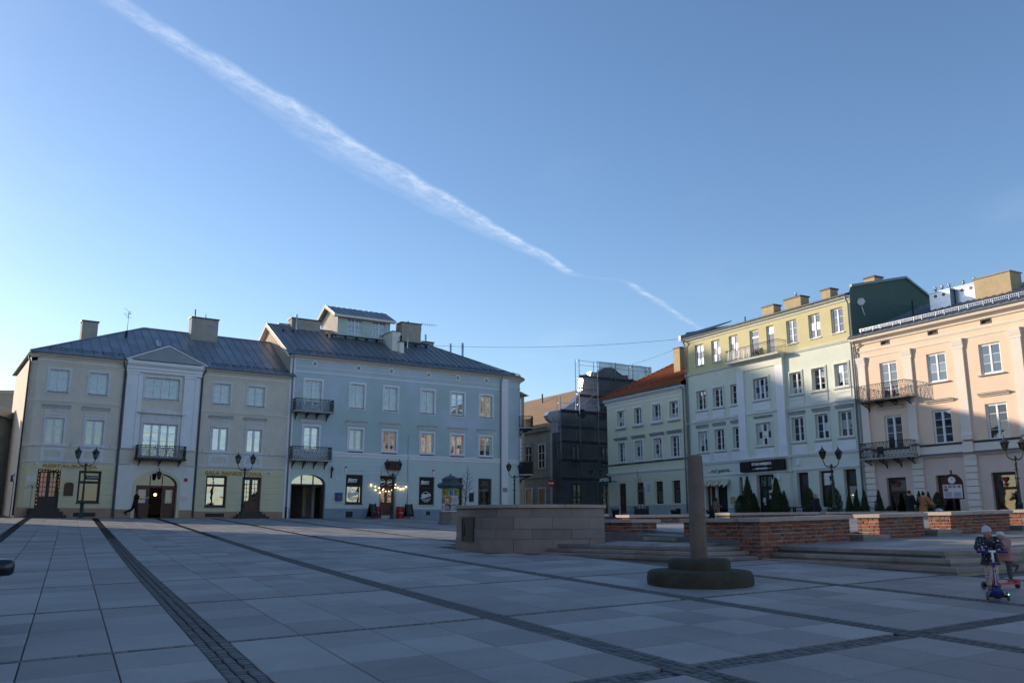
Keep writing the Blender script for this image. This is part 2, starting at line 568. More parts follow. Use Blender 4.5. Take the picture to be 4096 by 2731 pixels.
        return s.add(vs, fs)

    def build(s, name, material, parent=None, loc=None, rz=None, tone=None):
        me = bpy.data.meshes.new(name)
        vs = s.v if not (s.dz or s.dx) else [(x + s.dx, y, z + s.dz) for x, y, z in s.v]
        me.from_pydata(vs, [], s.f)
        me.polygons.foreach_set('use_smooth', s.sm)
        bm = bmesh.new()
        bm.from_mesh(me)
        bmesh.ops.recalc_face_normals(bm, faces=bm.faces)
        bm.to_mesh(me)
        bm.free()
        me.materials.append(MATS[material] if isinstance(material, str) else material)
        if tone is not None:
            at = me.attributes.new('tone', 'FLOAT', 'FACE')
            at.data.foreach_set('value', tone if isinstance(tone, list) else [tone] * len(me.polygons))
        o = bpy.data.objects.new(name, me)
        COL.objects.link(o)
        if parent is not None:
            o.parent = parent
        if loc is not None:
            o.location = loc
        if rz is not None:
            o.rotation_euler = (0, 0, rz)
        return o


def tag(o, label, cat, group=None):
    o['label'] = label
    o['category'] = cat
    if group:
        o['group'] = group
    return o


def thing(name, label, cat, loc=(0, 0, 0), rz=0., group=None):
    o = bpy.data.objects.new(name, None)
    COL.objects.link(o)
    o.empty_display_size = .3
    o.location = loc
    o.rotation_euler = (0, 0, rz)
    return tag(o, label, cat, group)


KIDS = {}


def copy_thing(root, loc, rz, label=None):
    """a thing with copies of its parts and sub-parts, meshes shared"""
    if root.name not in KIDS:
        ch = {}
        for o in bpy.data.objects:
            if o.parent:
                ch.setdefault(o.parent.name, []).append(o)
        KIDS[root.name] = ch
    ch = KIDS[root.name]

    def rec(o, par):
        c = o.copy()
        COL.objects.link(c)
        c.parent = par
        for k in ch.get(o.name, []):
            rec(k, c)
        return c
    c = rec(root, None)
    c.location = loc
    c.rotation_euler = (0, 0, rz)
    if label:
        c['label'] = label
    return c


def structure(o):
    o['kind'] = 'structure'
    return o


def text_mesh(txt, size, extrude=.01, shear=0., bold=0., align='CENTER', spacing=1.0):
    cu = bpy.data.curves.new('txt', 'FONT')
    cu.body = txt
    cu.size = size
    cu.extrude = extrude
    cu.shear = shear
    cu.offset = bold
    cu.align_x = align
    cu.align_y = 'CENTER'
    cu.space_character = spacing
    cu.resolution_u = 3
    o = bpy.data.objects.new('txt', cu)
    COL.objects.link(o)
    dg = bpy.context.evaluated_depsgraph_get()
    me = bpy.data.meshes.new_from_object(o.evaluated_get(dg))
    bpy.data.objects.remove(o)
    return me


def lettering(parent, txt, material, cx, cz, y, width=None, size=.4, name='lettering', extrude=.012, shear=0., bold=0., tilt=0., height=None, spacing=1.0):
    """raised letters in the xz plane facing -y"""
    me = text_mesh(txt, size, extrude, shear, bold, spacing=spacing)
    xs = [v.co.x for v in me.vertices]
    ys = [v.co.y for v in me.vertices]
    x0, x1, y0, y1 = min(xs), max(xs), min(ys), max(ys)
    kx = width / (x1 - x0) if width else 1
    ky = height / (y1 - y0) if height else kx
    for v in me.vertices:
        px, py, pz = (v.co.x - (x0 + x1) / 2) * kx, (v.co.y - (y0 + y1) / 2) * ky, v.co.z
        qx, qz = px * math.cos(tilt) - py * math.sin(tilt), px * math.sin(tilt) + py * math.cos(tilt)
        v.co = (cx + qx, y - pz, cz + qz)
    me.materials.clear()
    me.materials.append(MATS[material])
    o = bpy.data.objects.new(name, me)
    COL.objects.link(o)
    o.parent = parent
    return o


# ------------------------------------------------------------------ plan of the square
def unit(a):
    return Vector((math.cos(R(a)), math.sin(R(a))))


ANG_A, ANG_B, ANG_E = 34.2, 32.0, -61.5
JOIN = Vector((-16.32, 64.5))                    # where the sand-coloured and the teal house meet
ORG_A = Vector((-30.913, 54.583))
ORG_B = JOIN
ORG_E = Vector((9.311, 86.0))                    # far end of the row on the right
DE, NE = unit(ANG_E), unit(ANG_E + 90)           # along that row, and into it
DA, NA = unit(33.0), unit(123.0)


def smooth(t):
    t = max(0., min(1., t))
    return t * t * (3 - 2 * t)


def lerp_tab(tab, u):
    if u <= tab[0][0]:
        return tab[0][1]
    for (a, za), (b, zb) in zip(tab, tab[1:]):
        if u <= b:
            return za + (zb - za) * (u - a) / (b - a)
    return tab[-1][1]


E_BASE = [(-10, 2.5), (0, 2.29), (12, 2.02), (40, 1.64), (70, 1.3)]


def slope(x, y):
    y = max(-40., min(y, 95.))
    return .0034 * x + .0245 * y + .00006 * y * y


def gz(x, y):
    """height of the ground: the square climbs gently away from the camera to both rows of houses"""
    z = slope(x, y)
    p = Vector((x, y))
    s = (JOIN - p).dot(NA)                       # distance in front of the left-hand row
    t = (p - JOIN).dot(DA)
    wa = smooth(1 - max(s, 0) / 45.) * smooth((40 - t) / 20. + .5) if s > -200 else 0
    f = JOIN + DA * t
    da = 1.81 - slope(f.x, f.y)
    u = (p - ORG_E).dot(DE)
    e = (ORG_E - p).dot(NE)
    we = smooth(1 - max(e, 0) / 17.)
    g = ORG_E + DE * u
    de = lerp_tab(E_BASE, u) - slope(g.x, g.y)
    k = wa + we
    if k > 1:
        wa, we = wa / k, we / k
    if y < 5:
        fade = smooth((y + 25) / 30.)
        wa, we = wa * fade, we * fade
    return z + wa * da + we * de


def at_depth(px, d, py=None):
    """plan position (and height, if a row is given) of picture column px at depth d"""
    x = (px - 2048) / FOC
    v = ((py if py is not None else 2070.) - 1365.5) / FOC
    cp, sp = math.cos(PITCH), math.sin(PITCH)
    ry, rz = cp + v * sp, sp - v * cp
    return Vector((x / ry * d, d, EYE + rz / ry * d))


def in_view(x, y, z, margin=80):
    cp, sp = math.cos(PITCH), math.sin(PITCH)
    d = y * cp + (z - EYE) * sp
    if d < .5:
        return False
    px, py = 2048 + FOC * x / d, 1365.5 - FOC * ((z - EYE) * cp - y * sp) / d
    return -margin < px < 4096 + margin and -margin < py < 2731 + margin


# the excavated ground plan of the old building: its own frame, t along the front wall, s along the left wall
K0 = Vector((6.15, 22.0))
E2, E1 = unit(33.0), unit(119.0)


def kp(t, s):
    return K0 + E2 * t + E1 * s


def kinv(x, y):
    d = Vector((x, y)) - K0
    det = E2.x * E1.y - E2.y * E1.x
    return (d.x * E1.y - d.y * E1.x) / det, (E2.x * d.y - E2.y * d.x) / det


def t2_floor(t, s):
    return .915 + max(t - .6, 0) * (.030 + .0037 * max(s, -4.6))


def in_floor(t, s):
    return 1.09 + .027 * s + .026 * t
# ------------------------------------------------------------------ ground
def build_ground():
    xs = [-900, -400, -200, -120] + [-90 + 3 * i for i in range(61)] + [120, 200, 400, 900]
    ys = [-300, -120, -60, -45] + [-36 + 2.5 * i for i in range(62)] + [140, 200, 400, 1200]
    vs = [(x, y, gz(x, y) - .035) for y in ys for x in xs]
    n = len(xs)
    fs = [(j * n + i, j * n + i + 1, (j + 1) * n + i + 1, (j + 1) * n + i) for j in range(len(ys) - 1) for i in range(n - 1)]
    b = MB()
    b.add(vs, fs, True)
    return structure(b.build('ground', 'sett_far'))


ground = build_ground()

# paving of the square: big slabs in a grid, lines of small setts between
G_O, G_A, G_B = Vector((-4.40, 4.16)), 3.607, 3.979
GE1, GE2 = unit(34.2), unit(34.2 + 90 - 7.52)
paving = thing('plaza_paving', 'pale granite slabs in a grid framed by dark sett lines', 'paving')
del paving['category'], paving['label']
structure(paving)


def gpt(i, j):
    return G_O + GE1 * (i * G_A) + GE2 * (j * G_B)


def blocked(p):
    """True where no slabs lie: under the terraces, close to the houses, out in the side streets"""
    t, s = kinv(p.x, p.y)
    if t > -2.6 and s > -5.6 and t < 40 and s < 13:
        if s > .4 or t > .2:
            return True
    if (p - Vector((1.0, 27.95))).length < 3.3:
        return True
    if (JOIN - p).dot(NA) < 2.6:
        return True
    if (ORG_E - p).dot(NE) < 9:
        return True
    return p.y < 2


def tilted_box(p0, a, b, h, c, mb, jit=.0):
    """slab with corner p0 and edge vectors a, b laid on the ground, its top edges chamfered"""
    q = [p0, p0 + a, p0 + a + b, p0 + b]
    ua, ub = a.normalized() * c, b.normalized() * c
    qi = [q[0] + ua + ub, q[1] - ua + ub, q[2] - ua - ub, q[3] + ua - ub]
    dz = [rnd.uniform(-jit, jit) for _ in range(4)]
    zt = [gz(p.x, p.y) + d for p, d in zip(q, dz)]
    vs = [(p.x, p.y, z - h) for p, z in zip(q, zt)] + [(p.x, p.y, z - c * .7) for p, z in zip(q, zt)] + [(p.x, p.y, z) for p, z in zip(qi, zt)]
    fs = [(0, 1, 5, 4), (1, 2, 6, 5), (2, 3, 7, 6), (3, 0, 4, 7), (4, 5, 9, 8), (5, 6, 10, 9), (6, 7, 11, 10), (7, 4, 8, 11), (8, 9, 10, 11)]
    mb.add(vs, fs)
    return len(fs)


def build_paving():
    slabs = []
    SW = .17                                     # half width of the broad sett lines
    for i in range(-1, 16):
        for j in range(-1, 20):
            rw0 = SW if j == 0 else .075         # rows of one sett only, but the first is broad
            rw1 = SW if j == -1 else .075
            a0, a1 = SW / G_A, 1 - SW / G_A
            b0, b1 = rw0 / G_B, 1 - rw1 / G_B
            na, nb = 4, 4
            for p in range(na):
                for q in range(nb):
                    g = .006
                    u0, u1 = a0 + (a1 - a0) * p / na, a0 + (a1 - a0) * (p + 1) / na
                    v0, v1 = b0 + (b1 - b0) * q / nb, b0 + (b1 - b0) * (q + 1) / nb
                    c0 = gpt(i + u0, j + v0) + GE1 * g + GE2 * g
                    A = GE1 * ((u1 - u0) * G_A - 2 * g)
                    B = GE2 * ((v1 - v0) * G_B - 2 * g)
                    m = c0 + A / 2 + B / 2
                    if i < 0 and j < 4:
                        pass
                    if blocked(m) or m.length > 110:
                        continue
                    slabs.append((m.length, in_view(m.x, m.y, gz(m.x, m.y), 300), c0, A, B))
    slabs.sort(key=lambda s: (not s[1], s[0]))
    far, tones = MB(), []
    for k, (d, vis, c0, A, B) in enumerate(slabs):
        t = rnd.random()
        if vis and k < 298:
            mb = MB()
            tilted_box(c0, A, B, .06, .008, mb, .0015)
            o = mb.build('paving_slab', 'slab_granite', paving, tone=t)
        else:
            n = tilted_box(c0, A, B, .06, .008, far, .0015)
            tones += [t] * n
    o = far.build('paving_slabs_beyond', 'slab_granite', paving, tone=tones)
    o['kind'] = 'stuff'
    # setts
    setts = []
    S = .113

    def line(p0, d, n, rows, half):
        q = Vector((-d.y, d.x))
        for k in range(n):
            for r in range(rows):
                off = (r - (rows - 1) / 2) * (2 * half / rows)
                wob = rnd.uniform(-.006, .006)
                c = p0 + d * (k * S + (S * .5 if r % 2 else 0)) + q * (off + wob)
                setts.append((c, d, q, S * rnd.uniform(.40, .46), half / rows * rnd.uniform(.82, .92)))
    for i in range(-1, 17):
        L = int(21 * G_B / S)
        line(gpt(i, -1), GE2, L, 3, SW)
    for j in range(-1, 21):
        for i in range(-1, 16):
            p0 = gpt(i, j) + GE1 * (SW + S * .5)
            L = int((G_A - 2 * SW) / S)
            line(p0, GE1, L, 3 if j == 0 else 1, SW if j == 0 else .07)
    out = []
    for c, d, q, a, b in setts:
        if blocked(c):
            continue
        out.append((c.length, in_view(c.x, c.y, gz(c.x, c.y), 30), c, d, q, a, b))
    out.sort(key=lambda s: (not s[1], s[0]))
    far = MB()
    ft = []
    protos = []
    for k in range(6):
        mb = MB()
        a, b, c = .052, .049, .012
        j = lambda: rnd.uniform(-.005, .005)
        q = [(-a + j(), -b + j()), (a + j(), -b + j()), (a + j(), b + j()), (-a + j(), b + j())]
        vs = [(x, y, -.06) for x, y in q] + [(x, y, -.008) for x, y in q] + [(x * .78, y * .78, .002 + j() * .4) for x, y in q]
        mb.add(vs, [(0, 1, 5, 4), (1, 2, 6, 5), (2, 3, 7, 6), (3, 0, 4, 7), (4, 5, 9, 8), (5, 6, 10, 9), (6, 7, 11, 10), (7, 4, 8, 11), (8, 9, 10, 11)])
        o = mb.build('sett', 'sett_granite', paving)
        protos.append(o)
    used = 0
    for k, (dist, vis, c, d, q, a, b) in enumerate(out):
        z = gz(c.x, c.y) - .004 + rnd.uniform(-.004, .004)
        if vis and used < 298:
            if used < 6:
                o = protos[used]
            else:
                o = protos[used % 6].copy()
                COL.objects.link(o)
            o.location = (c.x, c.y, z)
            o.rotation_euler = (0, 0, math.atan2(d.y, d.x) + rnd.uniform(-.05, .05))
            used += 1
        elif dist < 80 and (vis or dist < 18):
            A, B = d * a, q * b
            pts = [c - A - B, c + A - B, c + A + B, c - A + B]
            ins = [c + (p - c) * .8 for p in pts]
            if dist < 35:
                far.add([(p.x, p.y, z - .012) for p in pts] + [(p.x, p.y, z) for p in ins],
                        [(0, 1, 5, 4), (1, 2, 6, 5), (2, 3, 7, 6), (3, 0, 4, 7), (4, 5, 6, 7)])
            else:
                far.add([(p.x, p.y, z) for p in pts], [(0, 1, 2, 3)])
    o = far.build('setts_beyond', 'sett_granite', paving)
    o['kind'] = 'stuff'


build_paving()

# ------------------------------------------------------------------ brick walls of the old ground plan
BRICK = {}


def brick_protos():
    for kind, L in (('stretcher', .260), ('header', .122)):
        BRICK[kind] = []
        for k in range(4):
            mb = MB()
            j = lambda a=.006: rnd.uniform(-a, a)
            h, c = .076, .011
            # outer face towards -y, rounded edges
            q = [(j(), j()), (L + j(), j()), (L + j(), h + j()), (j(), h + j())]
            cx, cz = L / 2, h / 2
            ins = [(cx + (x - cx) * (1 - 2 * c / L), cz + (z - cz) * (1 - 2 * c / h)) for x, z in q]
            vs = [(x, .03, z) for x, z in q] + [(x, .008, z) for x, z in q] + [(x, -.004 + j(.004), z) for x, z in ins]
            mb.add(vs, [(0, 1, 5, 4), (1, 2, 6, 5), (2, 3, 7, 6), (3, 0, 4, 7), (4, 5, 9, 8), (5, 6, 10, 9), (6, 7, 11, 10), (7, 4, 8, 11), (8, 9, 10, 11)])
            o = mb.build('brick', 'brick_red')
            BRICK[kind].append(o.data)
            bpy.data.objects.remove(o)


brick_protos()
COURSE = .0955


def brick_face(root, p0, d, length, zb, zt, rot_extra=0., phase=0):
    """lay courses of alternating stretchers and headers on a vertical face; p0, d in the root's frame"""
    L = d.length
    d = d / L
    ang = math.atan2(d.y, d.x)
    n = 0
    k = 0
    z = zt(0) - COURSE
    while True:
        if z + COURSE < min(zb(0), zb(length)) + .02:
            break
        u = -rnd.uniform(0, .2) if k % 2 else 0.
        q = (k + phase) % 2
        while u < length - .03:
            kind = 'stretcher' if q % 2 == 0 else 'header'
            bl = .28 if q % 2 == 0 else .14
            bl *= rnd.uniform(.96, 1.05)
            u0, u1 = max(u, 0), min(u + bl, length)
            zz = z + (zt(u0) - zt(0))
            if u1 - u0 > .05 and zz + .05 > zb((u0 + u1) / 2):
                o = bpy.data.objects.new('brick', rnd.choice(BRICK[kind]))
                COL.objects.link(o)
                o.parent = root
                base = .28 if q % 2 == 0 else .14
                o.location = (p0.x + d.x * (u0 + .006), p0.y + d.y * (u0 + .006), zz + .006 + rnd.uniform(-.004, .004))
                o.rotation_euler = (0, rnd.uniform(-.02, .02), ang)
                o.scale = ((u1 - u0 - .018) / (base - .02), 1, 1)
                n += 1
            u += bl
            q += 1
        z -= COURSE
        k += 1
    return n


def brick_wall(label, t0, t1, s0, s1, ztop, zbot, faces, along='t', cope=1.25, group=None, name='brick_wall'):
    """block of the ground plan from (t0,s0) to (t1,s1); ztop/zbot give heights under the coping and at the foot"""
    c0 = kp(t0, s0)
    zb0 = min(zbot(t, s) for t in (t0, t1) for s in (s0, s1)) - .15
    root = thing(name, label, 'brick wall', (c0.x, c0.y, zb0), 0, group)
    loc = lambda t, s: kp(t, s) - c0
    core = MB()
    m = .012
    cs = [(t0 + m, s0 + m), (t1 - m, s0 + m), (t1 - m, s1 - m), (t0 + m, s1 - m)]
    vs = [(loc(t, s).x, loc(t, s).y, 0) for t, s in cs] + [(loc(t, s).x, loc(t, s).y, ztop(t, s) - zb0) for t, s in cs]
    core.add(vs, [(0, 3, 2, 1), (4, 5, 6, 7), (0, 1, 5, 4), (1, 2, 6, 5), (2, 3, 7, 6), (3, 0, 4, 7)])
    core.build('mortar_core', 'mortar', root)
    n = 0
    if 'front' in faces:                         # the face towards -E1
        n += brick_face(root, loc(t0, s0), E2 * 1, t1 - t0, lambda u: zbot(t0 + u, s0) - zb0, lambda u: ztop(t0 + u, s0) - zb0)
    if 'left' in faces:                          # the face towards -E2, laid from the far end to the near corner
        n += brick_face(root, loc(t0, s1), -E1, s1 - s0, lambda u: zbot(t0, s1 - u) - zb0, lambda u: ztop(t0, s1 - u) - zb0, phase=1)
    if 'right' in faces:
        n += brick_face(root, loc(t1, s0), E1 * 1, s1 - s0, lambda u: zbot(t1, s0 + u) - zb0, lambda u: ztop(t1, s0 + u) - zb0, phase=1)
    # coping stones
    oh, th = .085, .10
    T0, T1, S0, S1 = t0 - oh, t1 + oh, s0 - oh, s1 + oh
    if along == 't':
        k = max(1, round((T1 - T0) / cope))
        cells = [(T0 + (T1 - T0) * i / k, T0 + (T1 - T0) * (i + 1) / k, S0, S1) for i in range(k)]
    else:
        k = max(1, round((S1 - S0) / cope))
        cells = [(T0, T1, S0 + (S1 - S0) * i / k, S0 + (S1 - S0) * (i + 1) / k) for i in range(k)]
    for a0, a1, b0, b1 in cells:
        g, c = .004, .008
        q = [(a0 + g, b0 + g), (a1 - g, b0 + g), (a1 - g, b1 - g), (a0 + g, b1 - g)]
        qi = [(a0 + g + c, b0 + g + c), (a1 - g - c, b0 + g + c), (a1 - g - c, b1 - g - c), (a0 + g + c, b1 - g - c)]
        P = [loc(*x) for x in q]
        PI = [loc(*x) for x in qi]
        Z = [ztop(*x) - zb0 + .002 for x in q]
        mb = MB()
        mb.add([(p.x, p.y, z) for p, z in zip(P, Z)] + [(p.x, p.y, z + th - c) for p, z in zip(P, Z)] + [(p.x, p.y, z + th) for p, z in zip(PI, Z)],
               [(0, 3, 2, 1), (0, 1, 5, 4), (1, 2, 6, 5), (2, 3, 7, 6), (3, 0, 4, 7), (4, 5, 9, 8), (5, 6, 10, 9), (6, 7, 11, 10), (7, 4, 8, 11), (8, 9, 10, 11)])
        mb.build('coping_stone', 'coping_granite', root)
    return root


top_f = lambda t, s: 1.505 + .0235 * max(t, 0) - .004 * s
grd = lambda t, s: gz(*kp(t, s))
# the L at the near corner is two walls: the front one and the one running back along the left side
brick_wall('brick wall running back from the near corner beside the left granite steps', 0, .75, .752, 2.9, lambda t, s: 1.503 - .004 * s, lambda t, s: .55 if s < 1 else .94, ('left',), 's', 1.1)
brick_wall('long brick wall with the exposed near corner between both flights of granite steps', 0, 3.54, 0, .75, lambda t, s: top_f(t, 0) - .002, lambda t, s: .52 if t < .9 else t2_floor(t, 0) - .03, ('front', 'left'), 't', 1.2)
brick_wall('short brick wall block between the two front gaps', 4.84, 6.99, 0, .75, lambda t, s: top_f(t, 0), lambda t, s: t2_floor(t, 0) - .03, ('front', 'left'))
brick_wall('stained brick wall with dark damp streaks behind the scooter children', 8.35, 11.7, 0, .75, lambda t, s: top_f(t, 0), lambda t, s: t2_floor(t, 0) - .03, ('front', 'left'))
brick_wall('brick wall end past the last gap of the front, at the frame edge', 12.75, 17.5, 0, .75, lambda t, s: top_f(t, 0), lambda t, s: t2_floor(t, 0) - .03, ('front', 'left'))
brick_wall('low brick wall joining the round granite wall, right end by the single step', 0, 1.0, 5.26, 7.3, lambda t, s: 1.50 - .003 * s, lambda t, s: .95, ('left', 'front'), 's', 1.0)
zi = lambda t, s: in_floor(t, s) - .03
brick_wall('rear brick wall seen through the gap beside the stone column', 3.4, 7.3, 9.7, 10.4, lambda t, s: 1.62 + .012 * t, zi, ('front', 'left'))
brick_wall('rear brick wall low behind the round granite wall', -.6, 3.2, 10.9, 11.6, lambda t, s: 1.70, zi, ('front',))
brick_wall('long rear wall whose pale coping catches the sun before the restaurant', 8.6, 13.9, 9.7, 10.4, lambda t, s: 1.66 + .012 * t, zi, ('front',), 't', 1.1)
brick_wall('rear wall behind the short brick block with coping in sun', 14.5, 19.6, 9.7, 10.4, lambda t, s: 1.66 + .012 * t, zi, ('front',), 't', 1.3)
brick_wall('rear wall beyond the damp stained wall near the pram', 20.4, 27., 9.7, 10.4, lambda t, s: 1.64 + .012 * t, zi, ('front',), 't', 1.3)


# ------------------------------------------------------------------ terraces and steps
def floor_slabs(label_name, region, zf, a=.95, b=.5, inside=lambda t, s: True):
    root = thing(label_name, 'x', 'x')
    del root['label'], root['category']
    structure(root)
    t0, t1, s0, s1 = region
    j = 0
    s = s0
    count = 0
    while s < s1 - .05:
        t = t0 - (a / 2 if j % 2 else 0)
        se = min(s + b, s1)
        while t < t1 - .02:
            ta, te = max(t, t0), min(t + a, t1)
            if te - ta > .04 and inside((ta + te) / 2, (s + se) / 2):
                g = .004
                q = [(ta + g, s + g), (te - g, s + g), (te - g, se - g), (ta + g, se - g)]
                P = [kp(*x) for x in q]
                Z = [zf(*x) for x in q]
                mb = MB()
                mb.add([(p.x, p.y, z - .05) for p, z in zip(P, Z)] + [(p.x, p.y, z) for p, z in zip(P, Z)], [(0, 1, 5, 4), (1, 2, 6, 5), (2, 3, 7, 6), (3, 0, 4, 7), (4, 5, 6, 7)])
                mb.build('floor_slab', 'slab_granite', root, tone=rnd.random())
                count += 1
            t += a
        s = se
        j += 1
    return root


def bed(root, pts, zf, dz):
    mb = MB()
    P = [kp(*x) for x in pts]
    n = len(pts)
    mb.add([(p.x, p.y, .2) for p in P] + [(p.x, p.y, zf(*x) - dz) for p, x in zip(P, pts)],
           [tuple(range(n, 2 * n))] + [(i, (i + 1) % n, n + (i + 1) % n, n + i) for i in range(n)])
    return mb.build('bed', 'sett_granite', root)


def stone_steps(label, name, edges, tops, tread, zbottom):
    """edges: list of polylines (plan points) per step from the top one down; each step is laid in stones along its edge"""
    c = edges[0][0]
    root = thing(name, label, 'steps', (c.x, c.y, zbottom))
    for k, line in enumerate(edges):
        ztop = tops[k]
        zlow = tops[k + 1] if k + 1 < len(tops) else zbottom - .25
        for p, q in zip(line, line[1:]):
            d = q - p
            L = d.length
            d = d / L
            inn = Vector((-d.y, d.x))
            n = max(1, round(L / 1.12))
            cuts = [0] + [L * (i + rnd.uniform(-.1, .1)) / n for i in range(1, n)] + [L]
            lead = tread if line.index(p) > 0 or True else 0
            for i in range(n):
                u0, u1 = cuts[i] + .004, cuts[i + 1] - .004
                dep = .62
                e0 = dep if (i == 0 and p is not line[0]) else 0
                # mitre at outer corners
                i0 = u0 + (dep if (i == 0 and p is not line[0]) else 0)
                i1 = u1 - (dep if (i == n - 1 and q is not line[-1]) else 0)
                if i1 - i0 < .05:
                    i0 = i1 = (i0 + i1) / 2
                A, B = p + d * u0, p + d * u1
                C, D = p + d * i1 + inn * dep, p + d * i0 + inn * dep
                pts = [A - c, B - c, C - c, D - c]
                cc = .012
                ins = [pts[0] + inn * cc, pts[1] + inn * cc, pts[2], pts[3]]
                z1 = ztop - zbottom
                z0 = z1 - .088
                mb = MB()
                jz = rnd.uniform(-.003, .003)
                mb.add([(x.x, x.y, z0) for x in pts] + [(x.x, x.y, z1 - cc + jz) for x in pts] + [(x.x, x.y, z1 + jz) for x in ins],
                       [(0, 3, 2, 1), (0, 1, 5, 4), (1, 2, 6, 5), (2, 3, 7, 6), (3, 0, 4, 7), (4, 5, 9, 8), (5, 6, 10, 9), (6, 7, 11, 10), (7, 4, 8, 11), (8, 9, 10, 11)])
                mb.build('step_stone', 'step_granite', root)
                # recessed riser below the nosing
                r = .045
                lo = [A + inn * r - c, B + inn * r - c, C - c, D - c]
                mb = MB()
                mb.add([(x.x, x.y, zlow - zbottom - .02) for x in lo] + [(x.x, x.y, z0 - .001) for x in lo], [(0, 1, 5, 4), (1, 2, 6, 5), (2, 3, 7, 6), (3, 0, 4, 7), (4, 5, 6, 7)])
                mb.build('riser', 'step_granite', root)
    return root


def offset_corner(p, q, r, o):
    """polyline p-q-r pushed outward (to the right of travel) by o"""
    d1, d2 = (q - p).normalized(), (r - q).normalized()
    n1, n2 = Vector((d1.y, -d1.x)), Vector((d2.y, -d2.x))
    # meet of the two shifted lines
    a, b = p + n1 * o, q + n2 * o
    den = d1.x * d2.y - d1.y * d2.x
    t = ((b - a).x * d2.y - (b - a).y * d2.x) / den
    return a, a + d1 * t, b + d2 * ((r - q).length), n1, n2


# left flight: edge from the round wall to the corner behind the stone column, then to the brick corner
T1A, T1B, T1C = Vector((1.20, 25.3)), Vector((4.6, 21.83)), kp(-.02, .70)
T1_TOP = [.90, .79, .685]
ed = []
for k in range(3):
    a, b, c, n1, n2 = offset_corner(T1A, T1B, T1C, .31 * k)
    d2 = (c - b).normalized()
    # stop at the face of the brick wall (t = 0)
    tb, sb = kinv(b.x, b.y)
    e = b + d2 * ((-.015 - tb) / (kinv(*(b + d2))[0] - tb))
    ed.append([a, b, e])
stone_steps('left flight of three granite steps between the round wall and the brick corner', 'granite_steps', ed, T1_TOP, .31, .50)
# right flight
q4 = 4.56
T2A = kp(.617, .0) + E1 * -.012
T2B = kp(.617, -q4)
T2C = kp(.617 + 12, -q4)
ed = []
for k in range(3):
    a, b, c, n1, n2 = offset_corner(T2A, T2B, T2C, .30 * k)
    ed.append([a, b, c])
stone_steps('right flight of three granite steps wrapping the corner behind the scooter children', 'granite_steps', ed, [.915, .768, .622], .30, .42)

fl = floor_slabs('terrace_paving', (.72, 17, -q4 + .62, -.01), t2_floor)
bed(fl, [(.66, -q4 + .1), (17, -q4 + .1), (17, 0), (.66, 0)], t2_floor, .055)
t1f = lambda t, s: .895 + max(0, (t + 1.6)) * .05
T1k = [kinv(*p) for p in (T1A, T1B, T1C)]


def in_t1(t, s):
    p = kp(t, s)
    d = (T1B - T1A).normalized()
    n = Vector((-d.y, d.x))
    return (p - T1A).dot(n) > .45 and s > 1.15 and (p - Vector((1.0, 27.95))).length > 2.5


fl = floor_slabs('terrace_paving', (-5.2, -.01, .9, 7.2), t1f, .9, .5, in_t1)
mb = MB()
mb.slab([tuple(p) for p in (T1A + Vector((.35, .35)), T1B + Vector((.2, .5)), kp(-.03, 1.1), kp(-.03, 7.2), kp(-2.2, 7.2))], .2, .835)
mb.build('bed', 'sett_granite', fl)
fl = floor_slabs('terrace_paving', (.76, 14, .76, 9.6), in_floor, 1.3, .9)
bed(fl, [(.0, .74), (27, .74), (27, 11.5), (-.6, 11.5), (-.6, 8)], in_floor, .055)

# single steps in the gaps of the walls
for (t0, t1, s0, s1, z, lab) in ((-.30, .5, 2.95, 5.22, 1.095, 'single granite step in the gap between the left brick walls'),
                                 (3.6, 4.79, -.36, .6, 1.17, 'single granite step in the first gap of the front wall'),
                                 (7.05, 8.3, -.36, .6, 1.29, 'single granite step before the damp stained wall'),
                                 (11.77, 12.7, -.36, .6, 1.40, 'single granite step at the last gap, frame edge')):
    c = kp(t0, s0)
    root = thing('granite_step', lab, 'step', (c.x, c.y, z - .3))
    n = 2
    for i in range(n):
        if t1 - t0 > s1 - s0:
            q = [(t0 + (t1 - t0) * i / n + .003, s0), (t0 + (t1 - t0) * (i + 1) / n - .003, s0), (t0 + (t1 - t0) * (i + 1) / n - .003, s1), (t0 + (t1 - t0) * i / n + .003, s1)]
        else:
            q = [(t0, s0 + (s1 - s0) * i / n + .003), (t1, s0 + (s1 - s0) * i / n + .003), (t1, s0 + (s1 - s0) * (i + 1) / n - .003), (t0, s0 + (s1 - s0) * (i + 1) / n - .003)]
        mb = MB()
        mb.slab([tuple(kp(*x) - c) for x in q], .2, .3)
        mb.build('step_stone', 'step_granite', root)
    mb = MB()
    mb.slab([tuple(kp(*x) - c) for x in ((t0 + .04, s0 + .04), (t1, s0 + .04), (t1, s1), (t0 + .04, s1))], -.1, .199)
    mb.build('riser', 'step_granite', root)

# ------------------------------------------------------------------ round granite wall
RC, RR = Vector((1.0, 27.95)), 2.75
rw = thing('round_granite_wall', 'curved granite block wall with coping and dark plaque, left of the steps', 'stone wall', (RC.x, RC.y, .45))
A0, A1 = R(168), R(308)
zc_ = [(.0, .58), (.58, .86), (.86, 1.20), (1.20, 1.452)]


def arc_block(r0, r1, a0, a1, z0, z1, name, m, n=5, bev=.008):
    mb = MB()
    vs, fs = [], []
    for i in range(n + 1):
        t = a0 + (a1 - a0) * i / n
        for r, z in ((r1, z0), (r1, z1 - bev), (r1 - bev, z1), (r0, z1), (r0, z0)):
            vs.append((r * math.cos(t), r * math.sin(t), z))
    for i in range(n):
        for k in range(5):
            fs.append((i * 5 + k, (i + 1) * 5 + k, (i + 1) * 5 + (k + 1) % 5, i * 5 + (k + 1) % 5))
    fs += [(0, 1, 2, 3, 4), tuple(n * 5 + k for k in (4, 3, 2, 1, 0))]
    mb.add(vs, fs)
    return mb.build(name, m, rw)


